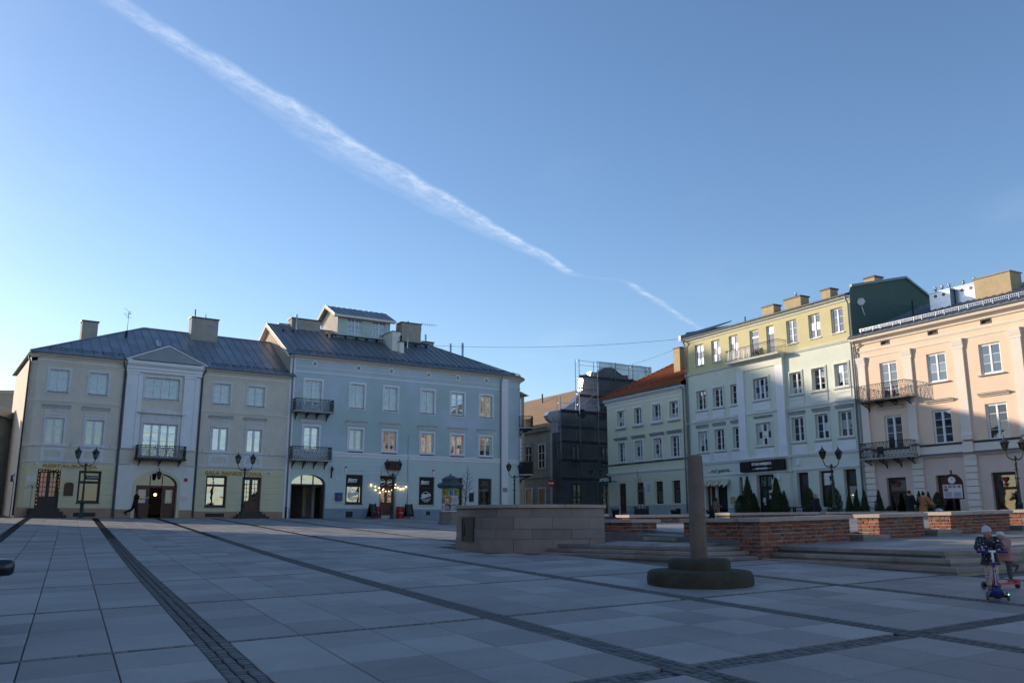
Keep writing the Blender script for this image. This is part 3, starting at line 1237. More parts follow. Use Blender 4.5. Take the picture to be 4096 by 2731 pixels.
core = arc_block(RR - .55, RR - .03, A0 + .002, A1 - .002, -.1, 1.45, 'mortar_core', 'mortar', 24)
for k, (z0, z1) in enumerate(zc_):
    n = 6
    offs = 0 if k % 2 else .5
    cuts = [A0] + [A0 + (A1 - A0) * (i + offs) / n for i in range(0 if offs else 1, n)] + [A1]
    for a, b in zip(cuts, cuts[1:]):
        g = .007 / RR
        arc_block(RR - .3, RR + rnd.uniform(-.004, .012), a + g, b - g, z0 + .006, z1 - .006, 'stone_block', 'wall_granite')
for i in range(5):
    a, b = A0 + (A1 - A0) * i / 5, A0 + (A1 - A0) * (i + 1) / 5
    arc_block(RR - .62, RR + .085, a + .002, b - .002, 1.453, 1.545, 'coping_stone', 'coping_granite', 6)
pa = R(213)
mb = MB()
mb.M = Matrix.Translation((math.cos(pa) * (RR + .02), math.sin(pa) * (RR + .02), .82)) @ Matrix.Rotation(pa + math.pi / 2, 4, 'Z')
mb.frame(-.33, .33, -.33, .36, .035, -.02, .03)
mb.box(-.30, .30, -.004, .03, -.30, .33)
pl = mb.build('plaque', 'iron_green', rw)
mb = MB()
mb.M = Matrix.Translation((math.cos(pa) * (RR + .02), math.sin(pa) * (RR + .02), .82)) @ Matrix.Rotation(pa + math.pi / 2, 4, 'Z')
for i, (x0, x1) in enumerate(((-.05, .24), (.0, .2), (-.06, .22), (-.04, .24), (-.02, .2), (-.05, .22))):
    mb.box(x0, x1, -.012, -.003, .22 - i * .085, .25 - i * .085)
mb.tube([(-.2, -.01, .22), (-.17, -.01, .0), (-.2, -.01, -.18)], .012, 5)
mb.build('relief_lines', 'iron_black', pl)

# ------------------------------------------------------------------ stone column on two round steps
cx, cy = 3.35, 16.0
cz = gz(cx, cy)
col = thing('stone_column', 'weathered plain stone column standing on two mossy round steps', 'column', (cx, cy, cz))


def rough_lathe(prof, n, amp, seed, name, m):
    mb = MB()
    vs, fs = [], []
    for r, z in prof:
        for i in range(n):
            t = 2 * math.pi * i / n
            k = 1 + amp * noise.noise(Vector((math.cos(t) * 2 + seed, math.sin(t) * 2, z * 2.5))) if r > .05 else 1
            vs.append((r * k * math.cos(t), r * k * math.sin(t), z + (amp * .25 * noise.noise(Vector((math.cos(t) * 3, math.sin(t) * 3, seed))) if z > .05 else 0)))
    for j in range(len(prof) - 1):
        for i in range(n):
            fs.append((j * n + i, j * n + (i + 1) % n, (j + 1) * n + (i + 1) % n, (j + 1) * n + i))
    mb.add(vs, fs, True)
    mb.add([vs[(len(prof) - 1) * n + i] for i in range(n)], [tuple(range(n))])
    return mb.build(name, m, col)


rough_lathe([(.90, -.12), (.925, .03), (.93, .10), (.92, .19), (.89, .235), (.84, .25), (.5, .262), (.2, .262)], 48, .03, 1.0, 'lower_step', 'pillar_base')
rough_lathe([(.54, .24), (.55, .33), (.545, .40), (.525, .435), (.48, .45), (.2, .452)], 40, .03, 5.0, 'upper_step', 'pillar_base')
rough_lathe([(.154, .43)] + [(.153 - .016 * k / 12, .45 + 1.80 * k / 12) for k in range(1, 12)] + [(.135, 2.245), (.13, 2.27), (.1, 2.28), (.03, 2.282)], 28, .035, 9.0, 'shaft', 'pillar_stone')
# ------------------------------------------------------------------ houses
class House:
    """local frame: x along the facade, y into the house, z up; tables below give absolute heights"""
    def __init__(s, name, label, org, ang, zb, cat='building', dx=0.):
        s.zb = zb
        s.dx = dx
        org = org + unit(ang) * dx
        s.org, s.ang = org, ang
        s.root = thing(name, label, cat, (org.x, org.y, zb), R(ang))

    def mb(s):
        return MB(-s.zb, -s.dx)

    def world(s, x, y, z=0):
        d, n = unit(s.ang), unit(s.ang + 90)
        p = s.org + d * x + n * y
        return Vector((p.x, p.y, z))

    # --- pieces
    def wall(s, x0, x1, z0, z1, holes, m, y=0., depth=.28, name='wall', arches=()):
        b = s.mb()
        xs = sorted({x0, x1, *[h[0] for h in holes], *[h[1] for h in holes]})
        zs = sorted({z0, z1, *[h[2] for h in holes], *[h[3] for h in holes]})
        xs = [v for v in xs if x0 - 1e-6 <= v <= x1 + 1e-6]
        zs = [v for v in zs if z0 - 1e-6 <= v <= z1 + 1e-6]
        for a, c in zip(xs, xs[1:]):
            run = None
            for e, g in zip(zs, zs[1:]):
                mx, mz = (a + c) / 2, (e + g) / 2
                if any(h[0] < mx < h[1] and h[2] < mz < h[3] for h in holes):
                    continue
                b.add([(a, y, e), (c, y, e), (c, y, g), (a, y, g)], [(0, 1, 2, 3)])
        for h in holes:
            a, c, e, g = h[:4]
            d = y + (h[4] if len(h) > 4 else depth)
            b.add([(a, y, e), (c, y, e), (c, y, g), (a, y, g), (a, d, e), (c, d, e), (c, d, g), (a, d, g)],
                  [(0, 1, 5, 4), (1, 2, 6, 5), (2, 3, 7, 6), (3, 0, 4, 7)])
        return b.build(name, m, s.root)

    def shell(s, x0, x1, y1, z0, z1, m, left=True, right=True, name='side_wall', y0=0.):
        b = s.mb()
        b.add([(x0, y1, z0), (x1, y1, z0), (x1, y1, z1), (x0, y1, z1)], [(0, 1, 2, 3)])
        b.add([(x0, y0, z1 - .02), (x1, y0, z1 - .02), (x1, y1, z1 - .02), (x0, y1, z1 - .02)], [(0, 1, 2, 3)])
        if left:
            b.add([(x0, y0, z0), (x0, y1, z0), (x0, y1, z1), (x0, y0, z1)], [(0, 1, 2, 3)])
        if right:
            b.add([(x1, y0, z0), (x1, y1, z0), (x1, y1, z1), (x1, y0, z1)], [(0, 1, 2, 3)])
        return b.build(name, m, s.root)

    def mould(s, x0, x1, prof, m, name='cornice', parent=None):
        """profile of (projection outwards, absolute z) swept along the facade"""
        b = s.mb()
        b.prism([(-p, z) for p, z in prof], x0, x1)
        return b.build(name, m, parent or s.root)

    def band(s, x0, x1, z0, z1, proj, m, name='string_course', cap=None):
        b = s.mb()
        if cap:
            b.prism([(.02, z0), (-proj * .45, z0), (-proj * .7, z0 + (z1 - z0) * .45), (-proj, z0 + (z1 - z0) * .8), (-proj, z1), (.02, z1 + .015)], x0, x1)
        else:
            b.box(x0, x1, -proj, .02, z0, z1)
        return b.build(name, m, s.root)

    def rustic(s, x0, x1, z0, z1, pitch, holes, m, proj=.025, groove=.022, name='rustication'):
        """banded render: courses standing proud with open joints between"""
        b = s.mb()
        n = max(1, round((z1 - z0) / pitch))
        p = (z1 - z0) / n
        for i in range(n):
            a, c = z0 + i * p + groove / 2, z0 + (i + 1) * p - groove / 2
            cuts = []
            for h in holes:
                if h[2] < c - .01 and h[3] > a + .01:
                    cuts.append((h[0], h[1]))
            cuts.sort()
            u = x0
            for q0, q1 in cuts + [(x1, x1)]:
                if q0 > u + .02:
                    b.prism([(.01, a), (-proj + .008, a), (-proj, a + .008), (-proj, c - .008), (-proj + .008, c), (.01, c)], u, q0)
                u = max(u, q1)
        return b.build(name, m, s.root)

    def window(s, x0, x1, z0, z1, cols=2, rows=3, y=.16, fm='frame_white', gm='glass_clear', curtain=None, fw=.065, mull=.10, mun=.028,
               surround=None, sill=None, head=None, sm='trim_white', name='window', apron=False, top_light=0., hcols=None):
        """casement window: frame, panes, and round it the surround, sill and header"""
        b = s.mb()
        b.frame(x0, x1, z0, z1, fw, y - .03, y + .05)
        iw0, iw1, iz0, iz1 = x0 + fw, x1 - fw, z0 + fw, z1 - fw
        xs = [iw0]
        for c in range(1, cols):
            xc = iw0 + (iw1 - iw0) * c / cols
            mw = mull if (cols == 2 or (cols == 4 and c == 2) or cols == 3) else mull * .6
            b.box(xc - mw / 2, xc + mw / 2, y - .045, y + .04, iz0, iz1)
            xs += [xc - mw / 2, xc + mw / 2]
        xs.append(iw1)
        zs = [iz0]
        if top_light:
            zt = iz1 - top_light
            for a, c in zip(xs[::2], xs[1::2]):
                b.box(a, c, y - .05, y + .04, zt - .05, zt + .05)
            zr = [(iz0, zt - .05, rows), (zt + .05, iz1, 1)]
        else:
            zr = [(iz0, iz1, rows)]
        cells = []
        for a, c in zip(xs[::2], xs[1::2]):
            # each leaf carries its own slim frame
            for e, g, rr in zr:
                lf = .03
                b.frame(a, c, e, g, lf, y - .02, y + .03)
                zz = [e + lf + (g - e - 2 * lf) * k / rr for k in range(rr + 1)]
                for k in range(rr):
                    lo, hi = zz[k] + (mun / 2 if k else 0), zz[k + 1] - (mun / 2 if k < rr - 1 else 0)
                    cells.append((a + lf, c - lf, lo, hi))
                    if k:
                        b.box(a + lf, c - lf, y - .012, y + .02, zz[k] - mun / 2, zz[k] + mun / 2)
        o = b.build(name, fm, s.root)
        for a, c, e, g in cells:
            p = s.mb()
            p.add([(a, y + .005, e), (c, y + .005, e), (c, y + .005, g), (a, y + .005, g)], [(0, 1, 2, 3)])
            p.build('pane', gm, o)
        if curtain:
            c = s.mb()
            n = 26
            w_ = x1 - x0
            kind, cm = curtain
            spans = {'full': [(0, 1)], 'sides': [(0, .3), (.7, 1)], 'left': [(0, .5)], 'right': [(.5, 1)], 'top': [(0, 1)]}[kind]
            for f0, f1 in spans:
                a, e = x0 + w_ * f0, x0 + w_ * f1
                zb_, zt_ = (z0 + .02, z1 - .02) if kind != 'top' else (z1 - (z1 - z0) * .28, z1 - .02)
                vs = []
                for i in range(n + 1):
                    x = a + (e - a) * i / n
                    yy = y + .16 + (.02 * math.sin(i * 2.1) if kind != 'top' else 0)
                    vs += [(x, yy, zb_), (x, yy, zt_)]
                c.add(vs, [(2 * i, 2 * i + 2, 2 * i + 3, 2 * i + 1) for i in range(n)], True)
            c.build('curtain', cm, o)
        if surround:
            w_, pr = surround
            f = s.mb()
            f.frame(x0 - w_, x1 + w_, z0 - (w_ if not apron else 0), z1 + w_, w_, -pr, .03)
            f.frame(x0 - w_ * .42, x1 + w_ * .42, z0 - (w_ * .42 if not apron else 0), z1 + w_ * .42, w_ * .3, -pr - .02, -pr + .01)
            f.build('surround', sm, o)
        if sill:
            ext, pr, hgt, mm = sill
            f = s.mb()
            f.prism([(.12, z0), (-pr, z0 - .02), (-pr, z0 - .02 - hgt), (-pr + .03, z0 - .03 - hgt), (.12, z0 - .03 - hgt)], x0 - ext, x1 + ext)
            f.build('sill', mm, o)
        if head:
            ext, zh, hh, pr, mm = head
            f = s.mb()
            f.prism([(.02, zh - hh), (-pr * .3, zh - hh), (-pr * .5, zh - hh * .55), (-pr * .9, zh - hh * .25), (-pr, zh - hh * .2), (-pr, zh), (.02, zh + .02)], x0 - ext, x1 + ext)
            f.build('header', mm, o)
            f = s.mb()
            f.box(x0 - ext - .015, x1 + ext + .015, -pr - .015, .02, zh + .022, zh + .042)
            f.build('header_flashing', 'sill_dark', o)
        return o

    def pipe(s, pts, m='pipe_grey', r=.055, name='downpipe'):
        b = s.mb()
        b.tube(pts, r, 8)
        for p, q in zip(pts, pts[1:]):
            L = abs(q[2] - p[2])
            if L > 2.5:
                for k in range(1, int(L / 1.8)):
                    z = max(p[2], q[2]) - 1.8 * k
                    b.lathe([(r + .012, z - .02), (r + .012, z + .02)], 8, (p[0], p[1]))
        return b.build(name, m, s.root)

    def gutter(s, x0, x1, y, z, m='gutter', r=.075):
        b = s.mb()
        prof = [(-r * math.cos(math.pi * k / 6), -r * math.sin(math.pi * k / 6)) for k in range(7)]
        prof = [(y + a, z + c) for a, c in prof] + [(y + .8 * -r * math.cos(math.pi * k / 6), z + .8 * -r * math.sin(math.pi * k / 6)) for k in range(6, -1, -1)]
        b.prism(prof, x0, x1)
        k = x0 + .4
        while k < x1:
            b.prism([(y - r * 1.08, z + .01), (y - r * .8, z - r * .75), (y, z - r * 1.08), (y + r, z - r * .4), (y, z - r * 1.0), (y - r * .76, z - r * .68)], k, k + .03)
            k += .9
        return b.build('gutter', m, s.root)

    def roof_plane(s, pts, m='roof_zinc', pitch=.6, row=2.0, parent=None, seam=.035, thick=.02, first=0.):
        """standing-seam sheets: pts is a convex polygon, its first edge the eave; every sheet is its own panel"""
        P = [Vector(p) for p in pts]
        ex = (P[1] - P[0]).normalized()
        nrm = None
        for k in range(2, len(P)):
            c = ex.cross(P[k] - P[0])
            if c.length > 1e-4:
                nrm = c.normalized()
                break
        if nrm.z < 0:
            nrm = -nrm
        ey = nrm.cross(ex)
        if sum((p - P[0]).dot(ey) for p in P) < 0:
            ey = -ey
        Q = [((p - P[0]).dot(ex), (p - P[0]).dot(ey)) for p in P]
        b = s.mb()
        b.poly([tuple(p - nrm * .015) for p in P])
        root = b.build('roof', m, parent or s.root)

        def clip(poly, a, c):          # keep a*x <= c in dimension given by sign tuple
            out = []
            for i in range(len(poly)):
                p, q = poly[i], poly[(i + 1) % len(poly)]
                fp, fq = a[0] * p[0] + a[1] * p[1] - c, a[0] * q[0] + a[1] * q[1] - c
                if fp <= 0:
                    out.append(p)
                if (fp < 0) != (fq < 0) and abs(fp - fq) > 1e-9:
                    t = fp / (fp - fq)
                    out.append((p[0] + (q[0] - p[0]) * t, p[1] + (q[1] - p[1]) * t))
            return out
        x0, x1 = min(q[0] for q in Q), max(q[0] for q in Q)
        y1 = max(q[1] for q in Q)
        x = x0 + first
        while x < x1:
            yy = -.001
            r_ = 0
            while yy < y1:
                poly = clip(clip(clip(clip(Q, (-1, 0), -(x + .006)), (1, 0), x + pitch - .006), (0, -1), -(yy + .004)), (0, 1), yy + row - .004)
                ar = 0
                for i in range(len(poly)):
                    p, q = poly[i], poly[(i + 1) % len(poly)]
                    ar += p[0] * q[1] - p[1] * q[0]
                if len(poly) >= 3 and abs(ar) > .02:
                    pb = s.mb()
                    up = nrm * thick
                    w3 = lambda p, h=0.: tuple(P[0] + ex * p[0] + ey * p[1] + nrm * h)
                    n = len(poly)
                    pb.add([w3(p, -.005) for p in poly] + [w3(p, thick) for p in poly], [tuple(range(n, 2 * n))] + [(i, (i + 1) % n, n + (i + 1) % n, n + i) for i in range(n)])
                    lo = [p for p in poly if abs(p[0] - (x + .006)) < .01]
                    if len(lo) >= 2 and seam:
                        a, c = min(lo, key=lambda p: p[1]), max(lo, key=lambda p: p[1])
                        sm = .02
                        q = [(a[0] - .01, a[1]), (a[0] + sm, a[1]), (c[0] + sm, c[1]), (c[0] - .01, c[1])]
                        pb.add([w3(p, thick - .002) for p in q] + [w3(p, thick + seam) for p in q], [(4, 5, 6, 7), (0, 1, 5, 4), (1, 2, 6, 5), (2, 3, 7, 6), (3, 0, 4, 7)])
                    pb.build('roof_sheet', m, root)
                yy += row
                r_ += 1
            x += pitch
        return root

    def snow_guard(s, x0, x1, y, z, n_h=.16, m='iron_black', step=.12):
        b = s.mb()
        b.box(x0, x1, y, y + .02, z + n_h - .02, z + n_h)
        b.box(x0, x1, y, y + .02, z + .03, z + .045)
        k = x0
        while k < x1:
            b.box(k, k + .015, y + .003, y + .018, z + .03, z + n_h)
            k += step
        k = x0 + .1
        while k < x1:
            b.box(k, k + .025, y - .02, y + .04, z - .1, z + n_h + .02)
            k += 1.0
        return b.build('snow_guard', m, s.root)

    def chimney(s, x0, x1, y0, y1, z0, z1, m='chimney_render', cap=.09, pots=0, capm='iron_brown', thin=False):
        b = s.mb()
        b.box(x0, x1, y0, y1, z0, z1 - cap)
        o = b.build('chimney', m, s.root)
        b = s.mb()
        e = .07
        b.cbox(x0 - e, x1 + e, y0 - e, y1 + e, z1 - cap + .001, z1, .02)
        b.build('chimney_cap', capm, o)
        for k in range(pots):
            f = s.mb()
            xx = x0 + (x1 - x0) * (k + .5) / pots
            f.lathe([(.06, z1), (.06, z1 + .22), (.11, z1 + .25), (.11, z1 + .27), (.05, z1 + .3), (.05, z1 + .36), (.13, z1 + .38), (.01, z1 + .4)], 8, (xx, (y0 + y1) / 2))
            f.build('flue', 'steel_bright', o)
        return o

    def flue(s, x, y, z0, z1, r=.07, m='steel_bright', cap=True):
        f = s.mb()
        pr = [(r, z0), (r, z1)]
        if cap:
            pr += [(r * .6, z1 + .02), (r * .6, z1 + .08), (r * 1.7, z1 + .1), (.01, z1 + .16)]
        else:
            pr += [(.01, z1)]
        f.lathe(pr, 10, (x, y))
        return f.build('flue', m, s.root)

    def railing(s, pts, z0, z1, parent, m='iron_black', style='ovals', bar=.14):
        """iron balustrade along plan points [(x,y)]"""
        b = s.mb()
        for (xa, ya), (xb, yb) in zip(pts, pts[1:]):
            L = math.hypot(xb - xa, yb - ya)
            ux, uy = (xb - xa) / L, (yb - ya) / L
            for z, r in ((z1, .026), (z0 + .06, .016), (z1 - .14, .012), (z0 + .18, .012)):
                b.tube([(xa, ya, z), (xb, yb, z)], r, 5)
            n = max(2, round(L / (.30 if style != 'bars' else bar)))
            for k in range(n + 1):
                q = L * k / n
                b.tube([(xa + ux * q, ya + uy * q, z0), (xa + ux * q, ya + uy * q, z1)], .012 if style != 'bars' else .009, 4, False)
            if style == 'bars':
                continue
            for k in range(n):
                q = L * (k + .5) / n
                cw, zm, hh = L / n * .36, (z0 + .18 + z1 - .14) / 2, (z1 - z0 - .36) / 2
                pp = []
                for a in range(13):
                    t = 2 * math.pi * a / 12
                    pp.append((xa + ux * (q + cw * math.cos(t)), ya + uy * (q + cw * math.cos(t)), zm + hh * math.sin(t)))
                b.tube(pp, .010, 4, False, False)
                for zz, rr in ((zm + hh * .48, cw * .55), (zm - hh * .48, cw * .55), (zm, cw * .42)):
                    pp = [(xa + ux * (q + rr * math.cos(2 * math.pi * a / 8)), ya + uy * (q + rr * math.cos(2 * math.pi * a / 8)), zz + rr * math.sin(2 * math.pi * a / 8)) for a in range(9)]
                    b.tube(pp, .009, 4, False, False)
                for zz in (z1 - .07, z0 + .12):
                    b.box(xa + ux * q - .03, xa + ux * q + .03, ya + uy * q - .012, ya + uy * q + .012, zz - .035, zz + .035)
        return b.build('railing', m, parent)

    def balcony(s, x0, x1, out, zf, zr, m='iron_black', slab_m='plinth_grey', style='ovals', brackets=3, thick=.10, name='balcony'):
        b = s.mb()
        b.box(x0, x1, -out, .02, zf - thick, zf)
        b.box(x0 - .03, x1 + .03, -out - .03, .02, zf - .03, zf + .012)
        o = b.build(name, slab_m, s.root)
        e = .05
        s.railing([(x0 + e, -.02), (x0 + e, -out + e), (x1 - e, -out + e), (x1 - e, -.02)], zf, zr, o, m, style)
        for k in range(brackets):
            x = x0 + .3 + (x1 - x0 - .6) * k / max(1, brackets - 1)
            c = s.mb()
            z = zf - thick
            pts = [(x, 0, z - .55), (x, -.06, z - .42), (x, -.2, z - .3), (x, -.42, z - .2), (x, -out * .7, z - .1), (x, -out * .85, z - .03)]
            c.tube(pts, .035, 6)
            c.tube([(x, -.03, z - .55), (x, -.03, z - .03), (x, -out * .85, z - .03)], .028, 4, False)
            for cy_, cz_, r_ in ((-.18, z - .15, .08), (-.36, z - .11, .055)):
                c.tube([(x, cy_ + r_ * math.cos(2 * math.pi * a / 8), cz_ + r_ * math.sin(2 * math.pi * a / 8)) for a in range(9)], .016, 4, False, False)
            c.build('bracket', m, o)
        return o

    def door(s, x0, x1, z0, z1, y, leaves=2, glaze=(2, 3), m='door_wood', gm='glass_clear', panel_h=.9, name='door', handle=True):
        b = s.mb()
        b.frame(x0, x1, z0 - .08, z1, .08, y - .04, y + .08)
        o = b.build(name, m, s.root)
        iw0, iw1 = x0 + .08, x1 - .08
        for k in range(leaves):
            a, c = iw0 + (iw1 - iw0) * k / leaves + .006, iw0 + (iw1 - iw0) * (k + 1) / leaves - .006
            l = s.mb()
            st = .1
            l.box(a, a + st, y - .02, y + .03, z0, z1 - .085)
            l.box(c - st, c, y - .02, y + .03, z0, z1 - .085)
            for e, g in ((z0, z0 + .16), (z0 + panel_h, z0 + panel_h + .1), (z1 - .185, z1 - .085)):
                l.box(a + st, c - st, y - .02, y + .03, e, g)
            l.box(a + st, c - st, y, y + .015, z0 + .16, z0 + panel_h)
            l.cbox(a + st + .05, c - st - .05, y - .012, y + .01, z0 + .22, z0 + panel_h - .06, .0)
            nc, nr = glaze
            gx0, gx1, gz0, gz1 = a + st, c - st, z0 + panel_h + .1, z1 - .185
            for i in range(1, nc):
                x = gx0 + (gx1 - gx0) * i / nc
                l.box(x - .018, x + .018, y - .015, y + .025, gz0, gz1)
            for i in range(1, nr):
                z = gz0 + (gz1 - gz0) * i / nr
                l.box(gx0, gx1, y - .014, y + .024, z - .018, z + .018)
            lo = l.build('leaf', m, o)
            for i in range(nc):
                for j in range(nr):
                    p = s.mb()
                    xa, xb = gx0 + (gx1 - gx0) * i / nc, gx0 + (gx1 - gx0) * (i + 1) / nc
                    za, zb_ = gz0 + (gz1 - gz0) * j / nr, gz0 + (gz1 - gz0) * (j + 1) / nr
                    p.add([(xa, y + .006, za), (xb, y + .006, za), (xb, y + .006, zb_), (xa, y + .006, zb_)], [(0, 1, 2, 3)])
                    p.build('pane', gm, lo)
        if handle:
            h = s.mb()
            xm = (x0 + x1) / 2 + .07
            h.tube([(xm, y - .02, z0 + 1.02), (xm, y - .07, z0 + 1.02), (xm + .1, y - .07, z0 + 1.02)], .012, 5)
            h.build('handle', 'brass', o)
        return o

    def steps(s, x0, x1, z0, z1, n, m='plinth_rust', side=.18, tread=.28, y=0.):
        b = s.mb()
        for k in range(n):
            h = (z1 - z0) / n
            q = (n - 1 - k)
            b.box(x0 - side * q, x1 + side * q, y - tread * (q + 1), y + .1, z0 - .1 + (0 if k else 0), z0 + h * (k + 1) - (.0 if k == n - 1 else 0))
        return b.build('doorstep', m, s.root)


def hole(x0, x1, z0, z1, d=None):
    return (x0, x1, z0, z1) if d is None else (x0, x1, z0, z1, d)


# ---------------------------------------------------------------- A: sand-coloured corner house with a pediment
A = House('restaurant_house', 'sand coloured corner house with central pediment, arched gate and gold restaurant lettering', ORG_A, ANG_A, 1.7)
AW = 17.62
uw = [(1.29, 2.41), (3.66, 4.76), (11.72, 12.88), (14.19, 15.37)]
fw_ = [(1.36, 2.40), (3.66, 4.76), (11.80, 12.90), (14.25, 15.33)]
doorsA = [(1.2, 2.52, 2.36, 4.78), (14.14, 15.52, 2.24, 4.66)]
shopsA = [(3.56, 4.90, 2.72, 4.76), (11.62, 13.06, 2.54, 4.68)]
holes = [hole(a, b, 9.78, 11.18) for a, b in uw] + [hole(a, b, 6.40, 8.06) for a, b in fw_]
xc0, xc1 = 5.86, 10.74           # centre bay
sideL, sideR = (0.55, xc0), (xc1, AW - .42)
A.wall(sideL[0], sideL[1], 5.26, 11.7, [h for h in holes if h[1] < 6], 'plaster_sand')
A.wall(sideR[0], sideR[1], 5.26, 11.7, [h for h in holes if h[0] > 10], 'plaster_sand')
A.wall(sideL[0], sideL[1], 1.5, 5.26, [hole(*d) for d in doorsA[:1]] + [hole(*shopsA[0])], 'plaster_yellow', name='ground_floor_wall')
A.wall(sideR[0], sideR[1], 1.5, 5.26, [hole(*d) for d in doorsA[1:]] + [hole(*shopsA[1])], 'plaster_yellow', name='ground_floor_wall')
# blunt corner on the street side
b = A.mb()
b.add([(.55, 0, 1.5), (.18, .42, 1.5), (.18, .42, 11.7), (.55, 0, 11.7)], [(0, 1, 2, 3)])
b.build('corner_wall', 'plaster_sand', A.root)
b = A.mb()
for a, c in zip([2.4 + .42 * k for k in range(7)], [2.4 + .42 * (k + 1) for k in range(7)]):
    b.add([(.55, -.024, a + .011), (.16, .40, a + .011), (.16, .40, c - .011), (.55, -.024, c - .011), (.56, .02, a + .011), (.2, .44, a + .011), (.2, .44, c - .011), (.56, .02, c - .011)],
          [(0, 1, 2, 3), (0, 1, 5, 4), (3, 2, 6, 7)])
b.build('corner_rustication', 'plaster_yellow', A.root)
A.shell(.18, AW, 11.0, 1.5, 12.0, 'plaster_sand', True, True, y0=.42)
gfh = [hole(*d) for d in doorsA + shopsA]
A.rustic(.56, xc0 - .02, 2.40, 5.20, .42, [h for h in gfh if h[1] < 6], 'plaster_yellow')
A.rustic(xc1 + .02, AW - .44, 2.22, 5.12, .42, [h for h in gfh if h[0] > 10], 'plaster_yellow')
for x0, x1, zt in ((.18, 1.0, 2.38), (2.7, xc0, 2.38), (xc1, 13.9, 2.22), (15.75, AW - .42, 2.22)):
    A.band(x0, x1, 1.45, zt, .05, 'plinth_rust', 'plinth')
for x0, x1 in ((3.45, 4.75), (11.7, 13.0)):
    b = A.mb()
    b.box(x0, x1, -.056, -.04, 1.84, 2.1)
    b.build('cellar_vent', 'iron_black', A.root)
# mouldings of both wings
for x0, x1 in (sideL, sideR):
    A.band(x0 - (.05 if x0 < 1 else 0), x1, 5.20, 5.32, .09, 'trim_worn', cap=True)
    A.band(x0 - (.05 if x0 < 1 else 0), x1, 6.20, 6.31, .10, 'trim_worn', cap=True)
    A.band(x0 - (.05 if x0 < 1 else 0), x1, 9.04, 9.20, .07, 'trim_cream', cap=True)
    A.band(x0 - (.05 if x0 < 1 else 0), x1, 11.50, 11.64, .07, 'trim_cream', cap=True)
    A.mould(x0 - .05, x1, [(-.02, 11.66), (.05, 11.68), (.05, 11.86), (.12, 11.92), (.12, 11.96), (.22, 12.02), (.34, 12.06), (.36, 12.12), (.36, 12.16), (-.02, 12.2)], 'trim_cream')
# corner returns of the mouldings
for z0, z1, pr in ((5.20, 5.32, .09), (6.20, 6.31, .10), (9.04, 9.20, .07), (11.50, 11.64, .07), (11.9, 12.16, .3)):
    b = A.mb()
    b.slab([(.56, -pr), (.56, .03), (.2, .44), (.2 - pr * .8, .40 - pr * .3)], z0, z1)
    b.build('corner_moulding', 'trim_cream', A.root)
for k, (a, c) in enumerate(uw):
    A.window(a, c, 9.78, 11.18, 2, 3, .12, 'frame_white_old', 'glass_sky', ('full', 'curtain'), surround=(.15, .045), sm='trim_worn', sill=(.06, .07, .05, 'sill_dark'))
for k, (a, c) in enumerate(fw_):
    gm = ['glass_clear', 'glass_sky', 'glass_warm', 'glass_warm'][k]
    cu = [('full', 'curtain'), ('right', 'curtain_grey'), ('left', 'curtain'), ('left', 'curtain')][k]
    A.window(a, c, 6.40, 8.06, 2, 3 if k < 2 else 1, .12, 'frame_white_old', gm, cu, surround=(.13, .045), sm='trim_worn', sill=(.05, .08, .04, 'frame_white'), head=(.30, 8.82, .16, .20, 'trim_worn'))
    b = A.mb()
    b.frame(a - .12, c + .12, 8.26, 8.62, .10, -.035, .02)
    b.build('frieze_panel', 'trim_worn', A.root)
    b = A.mb()
    b.frame(a - .15, c + .15, 5.34, 6.18, .22, -.045, .02)
    b.build('apron_panel', 'trim_worn', A.root)
for d, n in zip(doorsA, (3, 3)):
    A.door(d[0] + .03, d[1] - .03, d[2] + .02, d[3] - .02, .2, 2, (2, 5) if d[0] < 5 else (2, 5), 'door_dark' if d[0] < 5 else 'door_wood', 'glass_clear' if d[0] < 5 else 'glass_warm', panel_h=.62)
    A.steps(d[0] - .1, d[1] + .1, 1.72, d[2], 3, 'door_dark')
A.window(3.58, 4.88, 2.74, 4.74, 1, 1, .2, 'frame_dark', 'glass_dark', None, .09, top_light=.62, sill=(.05, .08, .04, 'sill_dark'), name='shop_window')
A.window(11.64, 13.04, 2.56, 4.66, 1, 1, .2, 'frame_brown', 'glass_warm', None, .09, top_light=.55, sill=(.05, .08, .04, 'sill_dark'), name='shop_window')
# centre bay: pilasters, arch, window with balcony, pediment
uc, fc = (7.10, 9.32, 9.78, 11.18), (7.16, 9.40, 5.74, 8.05)
A.wall(xc0, xc1, 5.26, 11.7, [hole(*uc), hole(*fc)], 'plaster_sand', y=-.12, name='bay_wall')
ax0, ax1, asp, atop = 7.06, 9.70, 3.86, 4.72
ac, ar = (ax0 + ax1) / 2, (ax1 - ax0) / 2
A.wall(xc0, xc1, 1.5, 5.26, [hole(ax0, ax1, 1.5, atop + .02, .4)], 'plaster_cream', y=-.12, name='bay_ground_floor', depth=.5)


